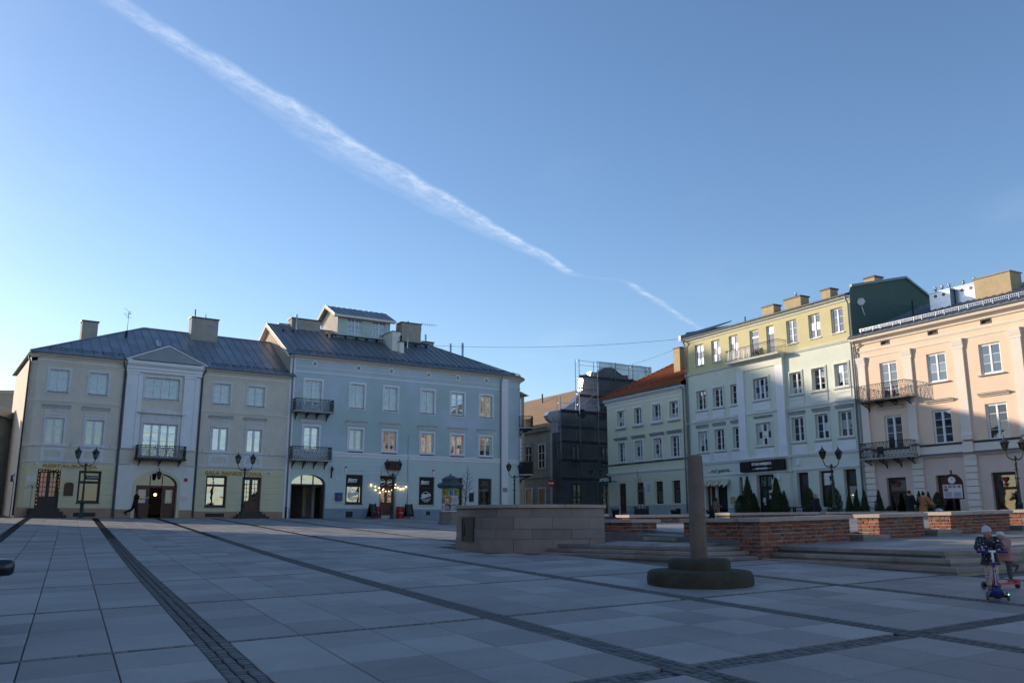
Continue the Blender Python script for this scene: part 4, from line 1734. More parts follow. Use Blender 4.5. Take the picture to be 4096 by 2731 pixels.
def arch_fill(H, x0, x1, zs, zt, y, m, depth=.5, name='arch_spandrel'):
    b = H.mb()
    n = 18
    cx_, rx, rz_ = (x0 + x1) / 2, (x1 - x0) / 2, zt - zs
    arc = [(cx_ - rx * math.cos(math.pi * k / n), zs + rz_ * math.sin(math.pi * k / n)) for k in range(n + 1)]
    for side in (0, 1):
        pts = arc[:n // 2 + 1] if side == 0 else arc[n // 2:]
        corner = (x0, zt + .02) if side == 0 else (x1, zt + .02)
        mid = (cx_, zt + .02)
        poly = (pts + [mid, corner]) if side == 0 else ([mid] + pts + [corner])
        for k in range(len(pts) - 1):
            b.add([(pts[k][0], y, pts[k][1]), (pts[k + 1][0], y, pts[k + 1][1]), (pts[k + 1][0], y, zt + .02), (pts[k][0], y, zt + .02)], [(0, 1, 2, 3)])
    for p, q in zip(arc, arc[1:]):
        b.add([(p[0], y, p[1]), (q[0], y, q[1]), (q[0], y + depth, q[1]), (p[0], y + depth, p[1])], [(0, 1, 2, 3)])
    return b.build(name, m, H.root)


arch_fill(A, ax0, ax1, asp, atop, -.122, 'plaster_cream')
b = A.mb()
n = 20
for k in range(n):
    t0, t1 = math.pi * k / n, math.pi * (k + 1) / n
    q = [(ac - (ar + o) * math.cos(t), asp + (atop - asp + o) * math.sin(t)) for t in (t0, t1) for o in (0, .2)]
    b.add([(q[0][0], -.16, q[0][1]), (q[1][0], -.16, q[1][1]), (q[3][0], -.16, q[3][1]), (q[2][0], -.16, q[2][1]),
           (q[0][0], -.1, q[0][1]), (q[1][0], -.1, q[1][1]), (q[3][0], -.1, q[3][1]), (q[2][0], -.1, q[2][1])],
          [(0, 1, 2, 3), (0, 4, 7, 3), (1, 5, 6, 2)])
b.box(ax0 - .2, ax0, -.16, -.1, 1.5, asp)
b.box(ax1, ax1 + .2, -.16, -.1, 1.5, asp)
b.build('arch_band', 'plaster_yellow', A.root)
A.band(xc0, ax0 - .2, 1.45, 2.32, .19, 'plinth_rust', 'plinth')
A.band(ax1 + .2, xc1, 1.45, 2.30, .19, 'plinth_rust', 'plinth')
# gate in the arch: fanlight, two side leaves with panels, the middle standing open
b = A.mb()
b.box(ax0, ax1, .18, .3, 3.78, 3.92)
for x in (ax0, ac - .48, ac + .42, ax1 - .1):
    b.box(x, x + .1, .18, .3, 1.6, 3.78)
for x in (ac - .42, ac + .36):
    b.box(x, x + .06, .2, .28, 3.92, 4.6)
gate = b.build('gate', 'door_wood', A.root)
for x0, x1 in ((ax0 + .1, ac - .48), (ac + .52, ax1 - .1)):
    b = A.mb()
    b.frame(x0, x1, 1.62, 3.78, .12, .2, .26)
    b.box(x0 + .12, x1 - .12, .215, .25, 1.74, 2.62)
    b.cbox(x0 + .2, x1 - .2, .19, .22, 1.85, 2.5, .0)
    b.box(x0 + .12, x1 - .12, .2, .26, 2.62, 2.74)
    lf = b.build('leaf', 'door_wood', gate)
    b = A.mb()
    b.frame(x0 + .13, x1 - .13, 2.76, 3.64, .07, .18, .24)
    b.build('notice_frame', 'trim_worn', lf)
    b = A.mb()
    b.box(x0 + .2, x1 - .2, .205, .21, 2.83, 3.57)
    b.build('pane', 'glass_dark', lf)
b = A.mb()
b.add([(ax0, .22, 3.9), (ax1, .22, 3.9), (ax1, .22, 4.75), (ax0, .22, 4.75)], [(0, 1, 2, 3)])
b.build('fanlight', 'glass_dark', gate)
b = A.mb()
b.ball((ac + .3, 1.6, 3.35), .1, 8, 6)
b.build('passage_lamp', 'lamp_lit', gate)
for x0, x1 in ((xc0 + .02, 7.0), (9.62, xc1 - .02)):
    b = A.mb()
    b.box(x0, x0 + .72, -.22, -.1, 6.32, 11.45)
    b.box(x0 + .36 - .36, x0 + .72, -.26, -.1, 6.31, 6.75)
    b.box(x0 + .14, x0 + .58, -.235, -.215, 6.9, 11.2)
    b.box(x0 - .04, x0 + .78, -.28, -.1, 11.30, 11.46)
    b.box(x0 + .76, x0 + 1.06, -.15, -.1, 6.4, 11.4)
    b.build('pilaster', 'trim_white', A.root)
A.window(*uc, 4, 3, .0, 'frame_white_old', 'glass_sky', ('full', 'curtain'), surround=(.15, .17), sm='trim_worn', sill=(.06, .19, .05, 'sill_dark'))
A.window(*fc, 4, 4, .0, 'frame_white_old', 'glass_warm', ('sides', 'curtain'), surround=(.14, .17), sm='trim_worn', apron=True, name='balcony_window')
b = A.mb()
b.extrude([(6.72, 8.72), (9.84, 8.72), (9.84, 8.8), (8.28, 9.06), (6.72, 8.8)], -.36, -.1)
b.extrude([(7.0, 8.2), (9.56, 8.2), (9.56, 8.7), (7.0, 8.7)], -.16, -.1)
b.build('window_pediment', 'trim_worn', A.root)
A.mould(xc0 - .05, xc1 + .05, [(.1, 11.46), (.26, 11.48), (.26, 11.62), (.32, 11.7), (.32, 11.84), (.40, 11.92), (.5, 12.02), (.52, 12.16), (.52, 12.22), (.1, 12.24)], 'trim_white', 'entablature')
for z0, z1, pr in ((5.18, 5.30, .2), (6.2, 6.31, .2)):
    A.band(xc0, 6.55 if z0 < 6 else 6.72, z0, z1, pr, 'trim_worn', cap=True)
    A.band(10.0 if z0 < 6 else 9.84, xc1, z0, z1, pr, 'trim_worn', cap=True)
b = A.mb()
zA, zT = 12.26, 13.42
b.extrude([(xc0 - .1, zA), (xc1 + .1, zA), (ac, zT - .18)], -.2, .1)
b.build('tympanum', 'plaster_cream', A.root)
for sgn in (-1, 1):
    b = A.mb()
    xe = ac + sgn * (xc1 - xc0 + .5) / 2
    d = Vector((ac - xe, zT - zA)).normalized()
    nn = Vector((-d.y, d.x)) if d.x > 0 else Vector((d.y, -d.x))
    for th, pr in ((.12, .42), (.07, .52)):
        off = -.16 if th > .1 else -.035
        p = [Vector((xe, zA)) + nn * off, Vector((ac, zT)) + nn * off]
        q = [p[0] - nn * -th, p[1] - nn * -th]
        b.extrude([tuple(p[0]), tuple(p[1]), tuple(q[1]), tuple(q[0])], -pr + (0 if sgn < 0 else .003), .3)
    b.build('raking_cornice', 'trim_white', A.root)
bal = A.balcony(6.78, 9.95, .95, 5.66, 6.52, style='ovals', slab_m='iron_black', brackets=3)
lettering(A.root, 'RESTAURACJA', 'gold_letter', 3.03, 4.985 - 1.7, -.05, 3.16, .34, height=.27, bold=.012)
lettering(A.root, 'SALA BANKIETOWA', 'gold_letter', 13.52, 4.875 - 1.7, -.05, 4.02, .34, height=.27, bold=.012)
b = A.mb()
b.box(4.0, 4.86, .14, .16, 4.22, 4.46)
lit = b.build('window_sign', 'sign_black', A.root)
lettering(A.root, 'KAMIENICA', 'letter_white', 4.43, 4.35 - 1.7, .13, .7, .1, name='window_lettering', extrude=.003)
b = A.mb()
b.extrude([(2.78, 3.15), (3.32, 3.15), (3.32, 3.86), (3.22, 3.98), (2.88, 3.98), (2.78, 3.86)], -.09, -.02)
b.frame(2.84, 3.26, 3.2, 3.8, .03, -.11, -.08)
b.build('menu_board', 'door_wood', A.root)
for x0, x1, z0, z1, m_ in ((.62, 1.1, 3.98, 4.3, 'trim_worn'), (9.98, 10.44, 2.98, 3.24, 'trim_cream'), (10.1, 10.33, 4.22, 4.44, 'sign_red'), (6.6, 6.66, 4.3, 4.42, 'letter_white')):
    b = A.mb()
    b.box(x0, x1, -.16 if x0 > 5 else -.06, -.1 if x0 > 5 else -.02, z0, z1)
    b.build('wall_plaque', m_, A.root)
# fairy lights round the first door
b = A.mb()
g = A.mb()
for k in range(70):
    t = k / 69
    if t < .4:
        x, z = 1.27 + rnd.uniform(-.05, .05), 2.6 + 2.1 * t / .4
    elif t < .75:
        x, z = 1.27 + 1.2 * (t - .4) / .35, 4.72 + rnd.uniform(-.05, .05)
    else:
        x, z = 2.45 + rnd.uniform(-.05, .05), 4.7 - 1.2 * (t - .75) / .25
    for q in range(5):
        a, e = rnd.uniform(0, 6.28), rnd.uniform(-.5, .5)
        L = .09
        g.add([(x, .02, z), (x + L * math.cos(a), .02 + rnd.uniform(-.05, .02), z + L * math.sin(a)), (x + L * math.cos(a + .3), .03, z + L * math.sin(a + .3))], [(0, 1, 2)])
    if k % 3 == 0:
        b.ball((x, -.02, z), .012, 5, 4)
g.build('garland', 'leaf_thuja', A.root)
b.build('fairy_lights', 'fairy_lit', A.root)
for x, pts in ((5.74, [(5.6, -.3, 12.1), (5.6, -.3, 11.95), (5.76, -.1, 11.6), (5.76, -.1, 2.0), (5.76, -.2, 1.85)]), (10.92, [(11.0, -.3, 12.1), (11.0, -.3, 11.95), (10.86, -.1, 11.6), (10.86, -.1, 2.0), (10.86, -.2, 1.85)])):
    A.pipe(pts, 'pipe_dark', .06)
A.pipe([(.0, .2, 12.0), (.12, .34, 11.6), (.12, .34, 1.9)], 'pipe_dark', .055)
for x, z in ((1.0, 5.05), (16.0, 4.95)):
    b = A.mb()
    b.box(x, x + .12, -.28, -.02, z, z + .1)
    b.tube([(x + .06, -.02, z + .05), (x + .06, -.1, z + .05)], .03, 6)
    b.build('security_camera', 'letter_white', A.root)
for x in (2.95, 5.3, 11.25, 13.6, 16.0):
    b = A.mb()
    b.lathe([(.035, 6.32), (.04, 6.36), (.04, 6.5), (.01, 6.51)], 8, (x, -.06))
    b.build('spotlight', 'steel_bright', A.root)
b = A.mb()
b.tube([(ac, -.15, 4.98), (ac, -.5, 5.05), (ac, -.5, 4.85)], .02, 5)
b.lathe([(.05, 4.85), (.16, 4.74), (.12, 4.4), (.06, 4.32), (.02, 4.28)], 6, (ac, -.5), False)
b.build('gate_lantern', 'iron_black', A.root)
A.band(AW - .42, AW, 1.5, 11.9, .06, 'trim_white', 'corner_strip')
# roof: hipped on the street side, against the taller neighbour on the other
ze, zr_ = 12.2, 15.72
yr = 5.6
A.roof_plane([(.0, -.42, ze), (AW - .05, -.42, ze), (AW - .05, yr, zr_), (7.75, yr, zr_)], 'roof_zinc', .62, 1.05)
A.roof_plane([(-.05, 11.4, ze), (.0, -.42, ze), (7.75, yr, zr_)], 'roof_zinc', .62, 1.05)
A.roof_plane([(AW - .05, 11.4, ze), (-.05, 11.4, ze), (7.75, yr, zr_), (AW - .05, yr, zr_)], 'roof_zinc', 1.2, 3.2)
b = A.mb()
b.tube([(-.02, -.42, ze + .04), (7.75, yr, zr_ + .05), (AW - .05, yr, zr_ + .05)], .05, 6)
b.build('ridge_cap', 'roof_zinc', A.root)
A.gutter(.0, xc0 - .1, -.44, 12.2)
A.gutter(xc1 + .1, AW - .08, -.44, 12.2)
b = A.mb()
b.extrude([(xc0 - .3, 12.3), (ac, 13.55), (xc1 + .3, 12.3)], -.45, -.4)
for sgn in (-1, 1):
    xe = xc0 - .32 if sgn < 0 else xc1 + .32
    b.add([(xe, -.5, 12.30), (ac, -.5, 13.56), (ac, 2.3, 13.56), (xe, 1.0, 12.30)], [(0, 1, 2, 3)])
b.build('pediment_roof', 'roof_zinc', A.root)
for x in (1.0, 2.6, 4.2):
    A.snow_guard(x, x + 1.45, .05, 12.5)
for x in (11.4, 12.9, 14.4, 15.9):
    A.snow_guard(x, x + 1.4, .05, 12.5)
A.chimney(3.65, 4.70, 6.1, 7.0, 12.5, 15.95)
A.chimney(10.9, 12.9, 4.4, 5.2, 14.2, 16.85, pots=0)
A.flue(11.2, 4.8, 16.85, 17.35, .05, 'iron_black')
A.flue(12.0, 4.8, 16.85, 17.05, .05, 'steel_bright')
A.flue(6.2, 3.4, 14.0, 14.95, .09, 'iron_black', False)
A.flue(8.3, 2.6, 13.5, 14.35, .16, 'steel_bright', False)
b = A.mb()
b.tube([(6.55, 5.2, 15.2), (6.55, 5.2, 16.8)], .02, 5)
for k, (dz, L) in enumerate(((.0, .35), (-.2, .3), (.2, .3))):
    b.tube([(6.55 - L, 5.2, 16.6 + dz + .1 * k), (6.55 + L * .6, 5.2, 16.6 + dz - .1 * k)], .012, 4)
b.tube([(6.4, 5.0, 16.2), (6.75, 5.4, 16.9)], .012, 4)
b.build('antenna', 'iron_black', A.root)
# ---------------------------------------------------------------- B: teal corner house with the bistro
B = House('bistro_house', 'teal corner house with bistro windows, carriage gate, round attic openings and rounded corner', ORG_B, ANG_B, 1.7)
BW = 18.84                       # facade to the start of the rounded corner
# storeys
uB = [(.80, 2.08, 9.72), (4.46, 5.56, 10.2), (7.30, 8.40, 10.2), (10.56, 11.70, 10.2), (13.30, 14.49, 10.2), (16.08, 17.23, 10.2)]
fB = [(.86, 2.02, 6.16), (4.46, 5.54, 6.84), (7.28, 8.38, 6.84), (10.58, 11.70, 6.84), (13.32, 14.46, 6.84), (16.05, 17.18, 6.84)]
gB = [(4.33, 5.70, 2.86, 5.06), (10.50, 11.85, 2.84, 5.04), (13.19, 14.45, 2.84, 5.06), (15.93, 17.22, 2.84, 5.05)]
dB_ = (7.13, 8.52, 2.02, 5.05)
gate_ = (.10, 2.74, 1.5, 4.98)
B.wall(-.42, BW, 6.36, 12.6, [hole(a, c, z, 12.02) for a, c, z in uB] + [hole(a, c, z, 8.52) for a, c, z in fB], 'plaster_teal')
B.wall(-.42, BW, 12.6, 13.62, [], 'plaster_teal', name='frieze_wall')
B.wall(-.42, BW, 1.5, 6.36, [hole(*gate_[:4], .5), hole(*dB_, .45)] + [hole(*g) for g in gB], 'plaster_teal_light', name='ground_floor_wall')
arch_fill(B, gate_[0], gate_[1], 4.25, 4.96, -.002, 'plaster_teal_light')
B.shell(-.42, BW, 12.0, 1.5, 13.8, 'plaster_beige', True, False, y0=.1)
B.shell(BW, BW + 2.19, 12.0, 1.5, 13.8, 'plaster_teal', False, True, y0=2.2)
B.rustic(-.40, BW - .7, 2.56, 6.28, .31, [hole(-.1, 2.95, 1.5, 5.3), hole(*dB_)] + [hole(*g) for g in gB], 'plaster_teal_light', .02, .018)
for x0, x1 in ((-.42, .08), (2.76, 7.1), (8.55, BW)):
    B.band(x0, x1, 1.45, 2.5, .05, 'plinth_blue', 'plinth')
for x0, x1, z0, z1 in ((4.4, 4.95, 1.85, 2.3), (11.15, 11.5, 2.05, 2.35)):
    b = B.mb()
    b.box(x0, x1, -.058, -.045, z0, z1)
    b.build('cellar_vent', 'iron_black', B.root)
# rounded corner, turned about a centre behind the facade's end
rc, rr_ = (BW, 2.2), 2.2


def corner_ring(z0, z1, prof, m, name):
    b = B.mb()
    b.lathe([(rr_ + p, z) for p, z in prof], 16, rc, True, -math.pi / 2, math.pi * .12)
    return b.build(name, m, B.root)


corner_ring(0, 0, [(0, 6.36), (0, 13.62)], 'plaster_teal', 'corner_wall')
corner_ring(0, 0, [(0, 1.5), (0, 6.36)], 'plaster_teal_light', 'corner_ground_floor')
corner_ring(0, 0, [(.05, 1.45), (.05, 2.5), (0, 2.5)], 'plinth_blue', 'corner_plinth')
bands = [([(-.02, 6.36), (.05, 6.36), (.05, 6.52), (.09, 6.6), (.09, 6.72), (-.02, 6.76)], 'trim_white', 'string_course'),
         ([(-.02, 13.0), (.03, 13.0), (.05, 13.04), (.05, 13.06), (-.02, 13.08)], 'trim_white', 'frieze_line'),
         ([(-.02, 13.54), (.06, 13.56), (.08, 13.64), (.16, 13.7), (.28, 13.76), (.34, 13.82), (.34, 13.9), (-.02, 13.92)], 'trim_cream', 'cornice')]
for prof, m_, nm in bands:
    B.mould(-.42, BW, prof, m_, nm)
    corner_ring(0, 0, prof[1:-1], m_, nm)
B.band(.0, BW - .65, 12.62, 12.72, .03, 'trim_white', 'string_course')
for x0, x1 in ((-.42, -.02), (18.16, 18.82)):
    B.band(x0, x1, 1.6 if x0 < 0 else 1.6, 13.6, .07, 'trim_white', 'pilaster')
for k, (a, c, z) in enumerate(uB):
    gm = 'glass_sky' if k < 4 else 'glass_warm'
    B.window(a, c, z, 12.02, 2, 4 if k else 5, .14, 'frame_white', gm, ('full', 'curtain_grey') if k in (1, 2) else None, surround=(.17, .04), sm='trim_white', apron=(k == 0), sill=None if k == 0 else (.07, .08, .05, 'sill_dark'), name='window' if k else 'balcony_window')
for k, (a, c, z) in enumerate(fB):
    gm = 'glass_warm' if k in (0, 3, 4) else 'glass_sky'
    cu = {1: ('full', 'blind_white'), 2: ('full', 'blind_white'), 0: ('right', 'curtain'), 5: ('full', 'curtain_grey')}.get(k)
    if k == 0:
        gm = 'glass_warm'
    B.window(a, c, z, 8.52, 2, 3 if k else 4, .14, 'frame_white', gm, cu, surround=(.16, .04), sm='trim_white', apron=True, sill=None if k == 0 else (.07, .09, .06, 'sill_dark'),
             head=(.33, 9.06, .2, .2, 'trim_white'), name='window' if k else 'balcony_window')
# ground floor openings
for k, g in enumerate(gB):
    if k == 0:
        B.window(g[0] + .02, g[1] - .02, g[2] + .02, g[3] - .02, 1, 1, .12, 'frame_dark', 'glass_warm', None, .10, top_light=.72, sill=(.06, .08, .05, 'sill_dark'), name='shop_window')
    elif k == 1:
        B.window(g[0] + .02, g[1] - .02, g[2] + .02, g[3] - .02, 1, 1, .12, 'frame_dark', 'glass_dark', None, .10, top_light=.72, sill=(.06, .08, .05, 'trim_cream'), name='shop_window')
        b = B.mb()
        b.box(g[0] + .12, g[1] - .12, .085, .11, g[2] + .1, g[3] - .92)
        b.build('window_film', 'sign_black', B.root)
    else:
        B.window(g[0] + .02, g[1] - .02, g[2] - .4, g[3] - .02, 1, 1, .16, 'frame_brown', 'glass_clear', None, .12, top_light=.55, name='shop_window')
        if k == 3:
            b = B.mb()
            b.box(g[0] + .16, g[1] - .16, .2, .22, g[2] - .3, g[3] - .75)
            b.build('poster', mat('poster_amber', (.13, .07, .03), .7, .6, 2.5, two=((.02, .016, .012), 1.8)), B.root)
            lettering(B.root, 'Nie dla Was miód', 'letter_white', (g[0] + g[1]) / 2, 4.1 - 1.7, .14, .82, .1, name='poster_lettering', extrude=.003)
zb = 1.7
for g in gB[:2]:
    cx_ = (g[0] + g[1]) / 2
    b = B.mb()
    b.box(g[0] + .12, g[1] - .12, .06, .10, g[3] - .80, g[3] - .12)
    b.build('fascia_panel', 'sign_black', B.root)
    lettering(B.root, 'Bistro', 'letter_white', cx_ - .12, g[3] - .38 - zb, .055, .74, .3, name='fascia_lettering', extrude=.004, shear=.25, bold=.014, tilt=.06)
    b = B.mb()
    b.extrude([(cx_ - .52, g[3] - .60), (cx_ + .24, g[3] - .56), (cx_ + .22, g[3] - .50), (cx_ - .3, g[3] - .54), (cx_ - .52, g[3] - .56)], .05, .058)
    zc2 = g[2] + .64
    yb = .075
    b.ring((cx_, zc2), .37, .405, yb - .01, yb, 28, R(-170), R(-10))
    b.ring((cx_, zc2), .37, .405, yb - .01, yb, 20, R(30), R(150))
    b.ring((cx_, zc2), .17, .195, yb - .01, yb, 18, R(-150), R(-30))
    b.extrude([(cx_ - .46, zc2 - .16), (cx_ + .42, zc2 + .06), (cx_ + .42, zc2 + .14), (cx_ - .30, zc2 - .06), (cx_ - .46, zc2 - .09)], yb - .012, yb - .004)
    b.build('emblem', 'letter_white', B.root)
    lettering(B.root, 'Bistro', 'letter_white', cx_ - .02, zc2 + .14 - zb, yb - .008, .84, .34, name='emblem_lettering', extrude=.004, shear=.25, bold=.02, tilt=.2)
    # curved word below the badge
    word = 'STARÓWKA'
    for i, ch in enumerate(word):
        a = R(-150 + 120 * i / (len(word) - 1))
        o2 = lettering(B.root, ch, 'letter_white', cx_ + .285 * math.cos(a), zc2 + .285 * math.sin(a) - zb, yb - .006, None, .1, name='badge_letter', extrude=.003, bold=.004, tilt=a + math.pi / 2)
B.door(dB_[0] + .04, dB_[1] - .04, 2.06, 4.1, .4, 2, (1, 2), 'door_wood', 'glass_warm', panel_h=.85)
b = B.mb()
b.frame(dB_[0] + .04, dB_[1] - .04, 4.12, 5.02, .07, .36, .44)
b.box((dB_[0] + dB_[1]) / 2 - .03, (dB_[0] + dB_[1]) / 2 + .03, .36, .44, 4.18, 4.96)
tl = b.build('transom_light', 'door_wood', B.root)
b = B.mb()
b.box(dB_[0] + .1, dB_[1] - .1, .41, .415, 4.18, 4.96)
b.build('pane', 'sign_black', tl)
for sx in (-.32, .32):
    cx_ = (dB_[0] + dB_[1]) / 2 + sx
    b = B.mb()
    b.ring((cx_, 4.55), .22, .245, .385, .395, 20)
    b.extrude([(cx_ - .24, 4.46), (cx_ + .22, 4.56), (cx_ + .22, 4.61), (cx_ - .18, 4.52)], .38, .39)
    b.build('emblem', 'letter_white', B.root)
    lettering(B.root, 'Bistro', 'letter_white', cx_, 4.63 - zb, .38, .42, .2, name='emblem_lettering', extrude=.003, shear=.25, bold=.012, tilt=.2)
B.steps(dB_[0], dB_[1], 1.78, 2.02, 1, 'plinth_grey', y=.1)
# carriage gate: arched fanlight over an open passage
b = B.mb()
gx0, gx1 = gate_[0], gate_[1]
b.box(gx0, gx1, .3, .42, 4.16, 4.28)
for f in (.33, .67):
    x = gx0 + (gx1 - gx0) * f
    b.box(x - .04, x + .04, .3, .4, 4.28, 4.93)
b.box(gx0, gx0 + .12, .3, .42, 1.6, 4.16)
b.box(gx1 - .12, gx1, .3, .42, 1.6, 4.16)
gt = b.build('carriage_gate', 'frame_brown', B.root)
b = B.mb()
b.add([(gx0, .34, 4.25), (gx1, .34, 4.25), (gx1, .34, 4.98), (gx0, .34, 4.98)], [(0, 1, 2, 3)])
b.build('fanlight', 'glass_warm', gt)
for x0, x1 in ((gx0 + .12, gx0 + .2), (gx1 - .2, gx1 - .12)):
    b = B.mb()
    b.box(x0, x1, .42, 1.7, 1.75, 4.1)
    b.build('open_leaf', 'door_dark', gt)
b = B.mb()
b.add([(gx0 - .05, .5, 1.76), (gx1 + .05, .5, 1.76), (gx1 + .05, 9, 1.8), (gx0 - .05, 9, 1.8)], [(0, 1, 2, 3)])
b.add([(gx0 - .05, .5, 1.76), (gx0 - .05, 9, 1.8), (gx0 - .05, 9, 4.6), (gx0 - .05, .5, 4.6)], [(0, 1, 2, 3)])
b.add([(gx1 + .05, .5, 1.76), (gx1 + .05, 9, 1.8), (gx1 + .05, 9, 4.6), (gx1 + .05, .5, 4.6)], [(0, 1, 2, 3)])
b.add([(gx0 - .05, .5, 4.6), (gx1 + .05, .5, 4.6), (gx1 + .05, 9, 4.6), (gx0 - .05, 9, 4.6)], [(0, 1, 2, 3)])
b.add([(gx0 - .05, 9, 1.7), (gx1 + .05, 9, 1.7), (gx1 + .05, 9, 4.6), (gx0 - .05, 9, 4.6)], [(0, 1, 2, 3)])
for yy in (2.2, 4.4):
    b.box(gx1 - .22, gx1 + .04, yy, yy + .3, 1.76, 4.4)
b.build('gate_passage', 'plaster_grey', B.root)
# balconies
B.balcony(-.16, 2.86, .9, 9.62, 10.5, 'iron_black', 'plinth_grey', 'ovals', 4)
B.balcony(-.22, 2.86, .9, 6.02, 6.95, 'iron_black', 'plinth_grey', 'ovals', 4)
# round attic openings
for x in (1.47, 5.03, 7.81, 11.16, 13.87, 16.65):
    b = B.mb()
    b.ring((x, 13.33), .145, .24, -.05, .02, 20)
    o = b.build('round_window', 'trim_white', B.root)
    b = B.mb()
    b.ring((x, 13.33), .0, .15, -.012, .0, 16)
    b.build('disc', 'plaster_old', o)
# corner window and balconies
for z0, z1, rows in ((9.75, 12.0, 5), (6.1, 8.5, 4)):
    t = R(-24)
    b = B.mb()
    b.M = Matrix.Translation((rc[0] + (rr_ + .02) * math.cos(t), rc[1] + (rr_ + .02) * math.sin(t), 0)) @ Matrix.Rotation(t + math.pi / 2, 4, 'Z')
    b.frame(-.62, .62, z0, z1 + .15, .16, -.05, .08)
    b.frame(-.46, .46, z0, z1, .07, -.02, .06)
    b.box(-.05, .05, -.03, .05, z0, z1)
    for k in range(1, rows):
        z = z0 + (z1 - z0) * k / rows
        b.box(-.4, .4, -.02, .03, z - .015, z + .015)
    o = b.build('corner_window', 'frame_white', B.root)
    for k in range(rows):
        for x0, x1 in ((-.4, -.05), (.05, .4)):
            p = B.mb()
            p.M = b.M
            za, zb2 = z0 + (z1 - z0) * k / rows, z0 + (z1 - z0) * (k + 1) / rows
            p.add([(x0, .0, za), (x1, .0, za), (x1, .0, zb2), (x0, .0, zb2)], [(0, 1, 2, 3)])
            p.build('pane', 'glass_sky', o)
for zf, zr2 in ((9.62, 10.55), (5.55, 6.6)):
    b = B.mb()
    a0, a1, ro = R(-50), R(4), rr_ + 1.15
    n = 10
    outer = [(rc[0] + ro * math.cos(a0 + (a1 - a0) * k / n), rc[1] + ro * math.sin(a0 + (a1 - a0) * k / n)) for k in range(n + 1)]
    inner = [(rc[0] + (rr_ - .05) * math.cos(a0 + (a1 - a0) * k / n), rc[1] + (rr_ - .05) * math.sin(a0 + (a1 - a0) * k / n)) for k in range(n + 1)]
    b.slab(outer + inner[::-1], zf - .12, zf)
    o = b.build('corner_balcony', 'plinth_grey', B.root)
    B.railing([inner[0]] + outer + [inner[-1]], zf, zr2, o, 'iron_black' if zf > 8 else 'iron_brown', 'ovals')
    if zf < 8:
        c = B.mb()
        for p, q in zip([inner[0]] + outer, outer + [inner[-1]]):
            c.add([(p[0], p[1], zf + .05), (q[0], q[1], zf + .05), (q[0], q[1], zr2 - .05), (p[0], p[1], zr2 - .05)], [(0, 1, 2, 3)])
        c.build('screen', mat('screen_brown', (.025, .02, .018), .9), o)
        tr_ = B.mb()
        pts = [inner[0]] + outer[::2]
        for p in pts:
            tr_.tube([(p[0], p[1], zr2), (p[0], p[1], zr2 + 1.7)], .018, 4)
        for dz in (.3, .65, 1.0, 1.35, 1.7):
            for p, q in zip(pts, pts[1:]):
                tr_.tube([(p[0], p[1], zr2 + dz - .2), (q[0], q[1], zr2 + dz - .2)], .013, 4)
        tr_.build('trellis', 'iron_green', o)
    for t in (R(-40), R(-8)):
        c = B.mb()
        ux, uy = math.cos(t), math.sin(t)
        P = lambda d, z: (rc[0] + (rr_ + d) * ux, rc[1] + (rr_ + d) * uy, z)
        c.tube([P(0, zf - .8), P(.15, zf - .5), P(.5, zf - .3), P(.95, zf - .16)], .045, 6)
        c.tube([P(.02, zf - .8), P(.02, zf - .15), P(.95, zf - .15)], .035, 4)
        c.build('bracket', 'iron_black', o)
# pipes
B.pipe([(-.25, -.32, 13.85), (-.25, -.3, 13.7), (-.22, -.12, 13.3), (-.22, -.12, 2.6)], 'pipe_grey', .06)
b = B.mb()
b.lathe([(.075, 1.7), (.075, 2.6)], 8, (-.22, -.12))
b.build('pipe_boot', 'iron_black', B.root)
B.pipe([(18.08, -.32, 13.85), (18.06, -.25, 13.5), (18.06, -.12, 13.2), (18.06, -.12, 2.0)], 'pipe_grey', .06)
B.pipe([(9.48, -.07, 8.25), (9.48, -.07, 2.4)], 'plaster_teal', .04, 'vent_pipe')
# wall furniture
b = B.mb()
b.box(7.62, 8.72, -.38, -.03, 5.52, 6.18)
ac_ = b.build('air_conditioner', mat('rust_paint', (.13, .035, .02), .7, .35, 6.0), B.root)
b = B.mb()
b.ring((8.02, 5.85), .17, .26, -.395, -.37, 20)
for k in range(-3, 4):
    b.box(7.80, 8.24, -.39, -.38, 5.85 + k * .07 - .006, 5.85 + k * .07 + .006)
b.build('fan_guard', 'iron_black', ac_)
B.pipe([(7.62, -.12, 6.0), (7.3, -.1, 5.9), (7.22, -.07, 5.7), (7.22, -.07, 5.05)], 'plaster_teal_light', .03, 'refrigerant_pipe')
for x, z in ((4.28, 5.42), (11.72, 5.42)):
    b = B.mb()
    b.box(x - .09, x + .09, -.12, -.02, z - .14, z + .1)
    o = b.build('alarm_box', 'letter_white', B.root)
    b = B.mb()
    b.extrude([(x - .1, z + .1), (x + .1, z + .1), (x + .06, z + .2), (x - .06, z + .2)], -.12, -.02)
    b.build('siren', 'sign_red', o)
b = B.mb()
b.box(3.53, 4.02, -.24, -.03, 3.08, 3.58)
b.prism([(-.03, 3.58), (-.27, 3.58), (-.2, 3.66), (-.03, 3.68)], 3.51, 4.04)
o = b.build('letter_box', 'sign_blue', B.root)
b = B.mb()
b.ring((3.77, 3.36), .0, .13, -.25, -.238, 10)
b.build('badge', mat('badge_amber', (.3, .12, .03), .6), o)
for x0, x1, z0, z1, m_ in ((3.5, 3.8, 4.55, 4.86, 'trim_worn'), (18.28, 18.72, 3.98, 4.34, 'stone_plaque'), (15.06, 15.5, 3.14, 3.86, 'door_dark'), (12.17, 12.3, 3.75, 3.95, 'trim_cream'), (6.14, 6.4, 4.28, 4.62, 'plaster_grey')):
    b = B.mb()
    b.box(x0, x1, -.1 if x0 > 18 else -.05, -.02, z0, z1)
    b.build('wall_plaque', m_, B.root)
b = B.mb()
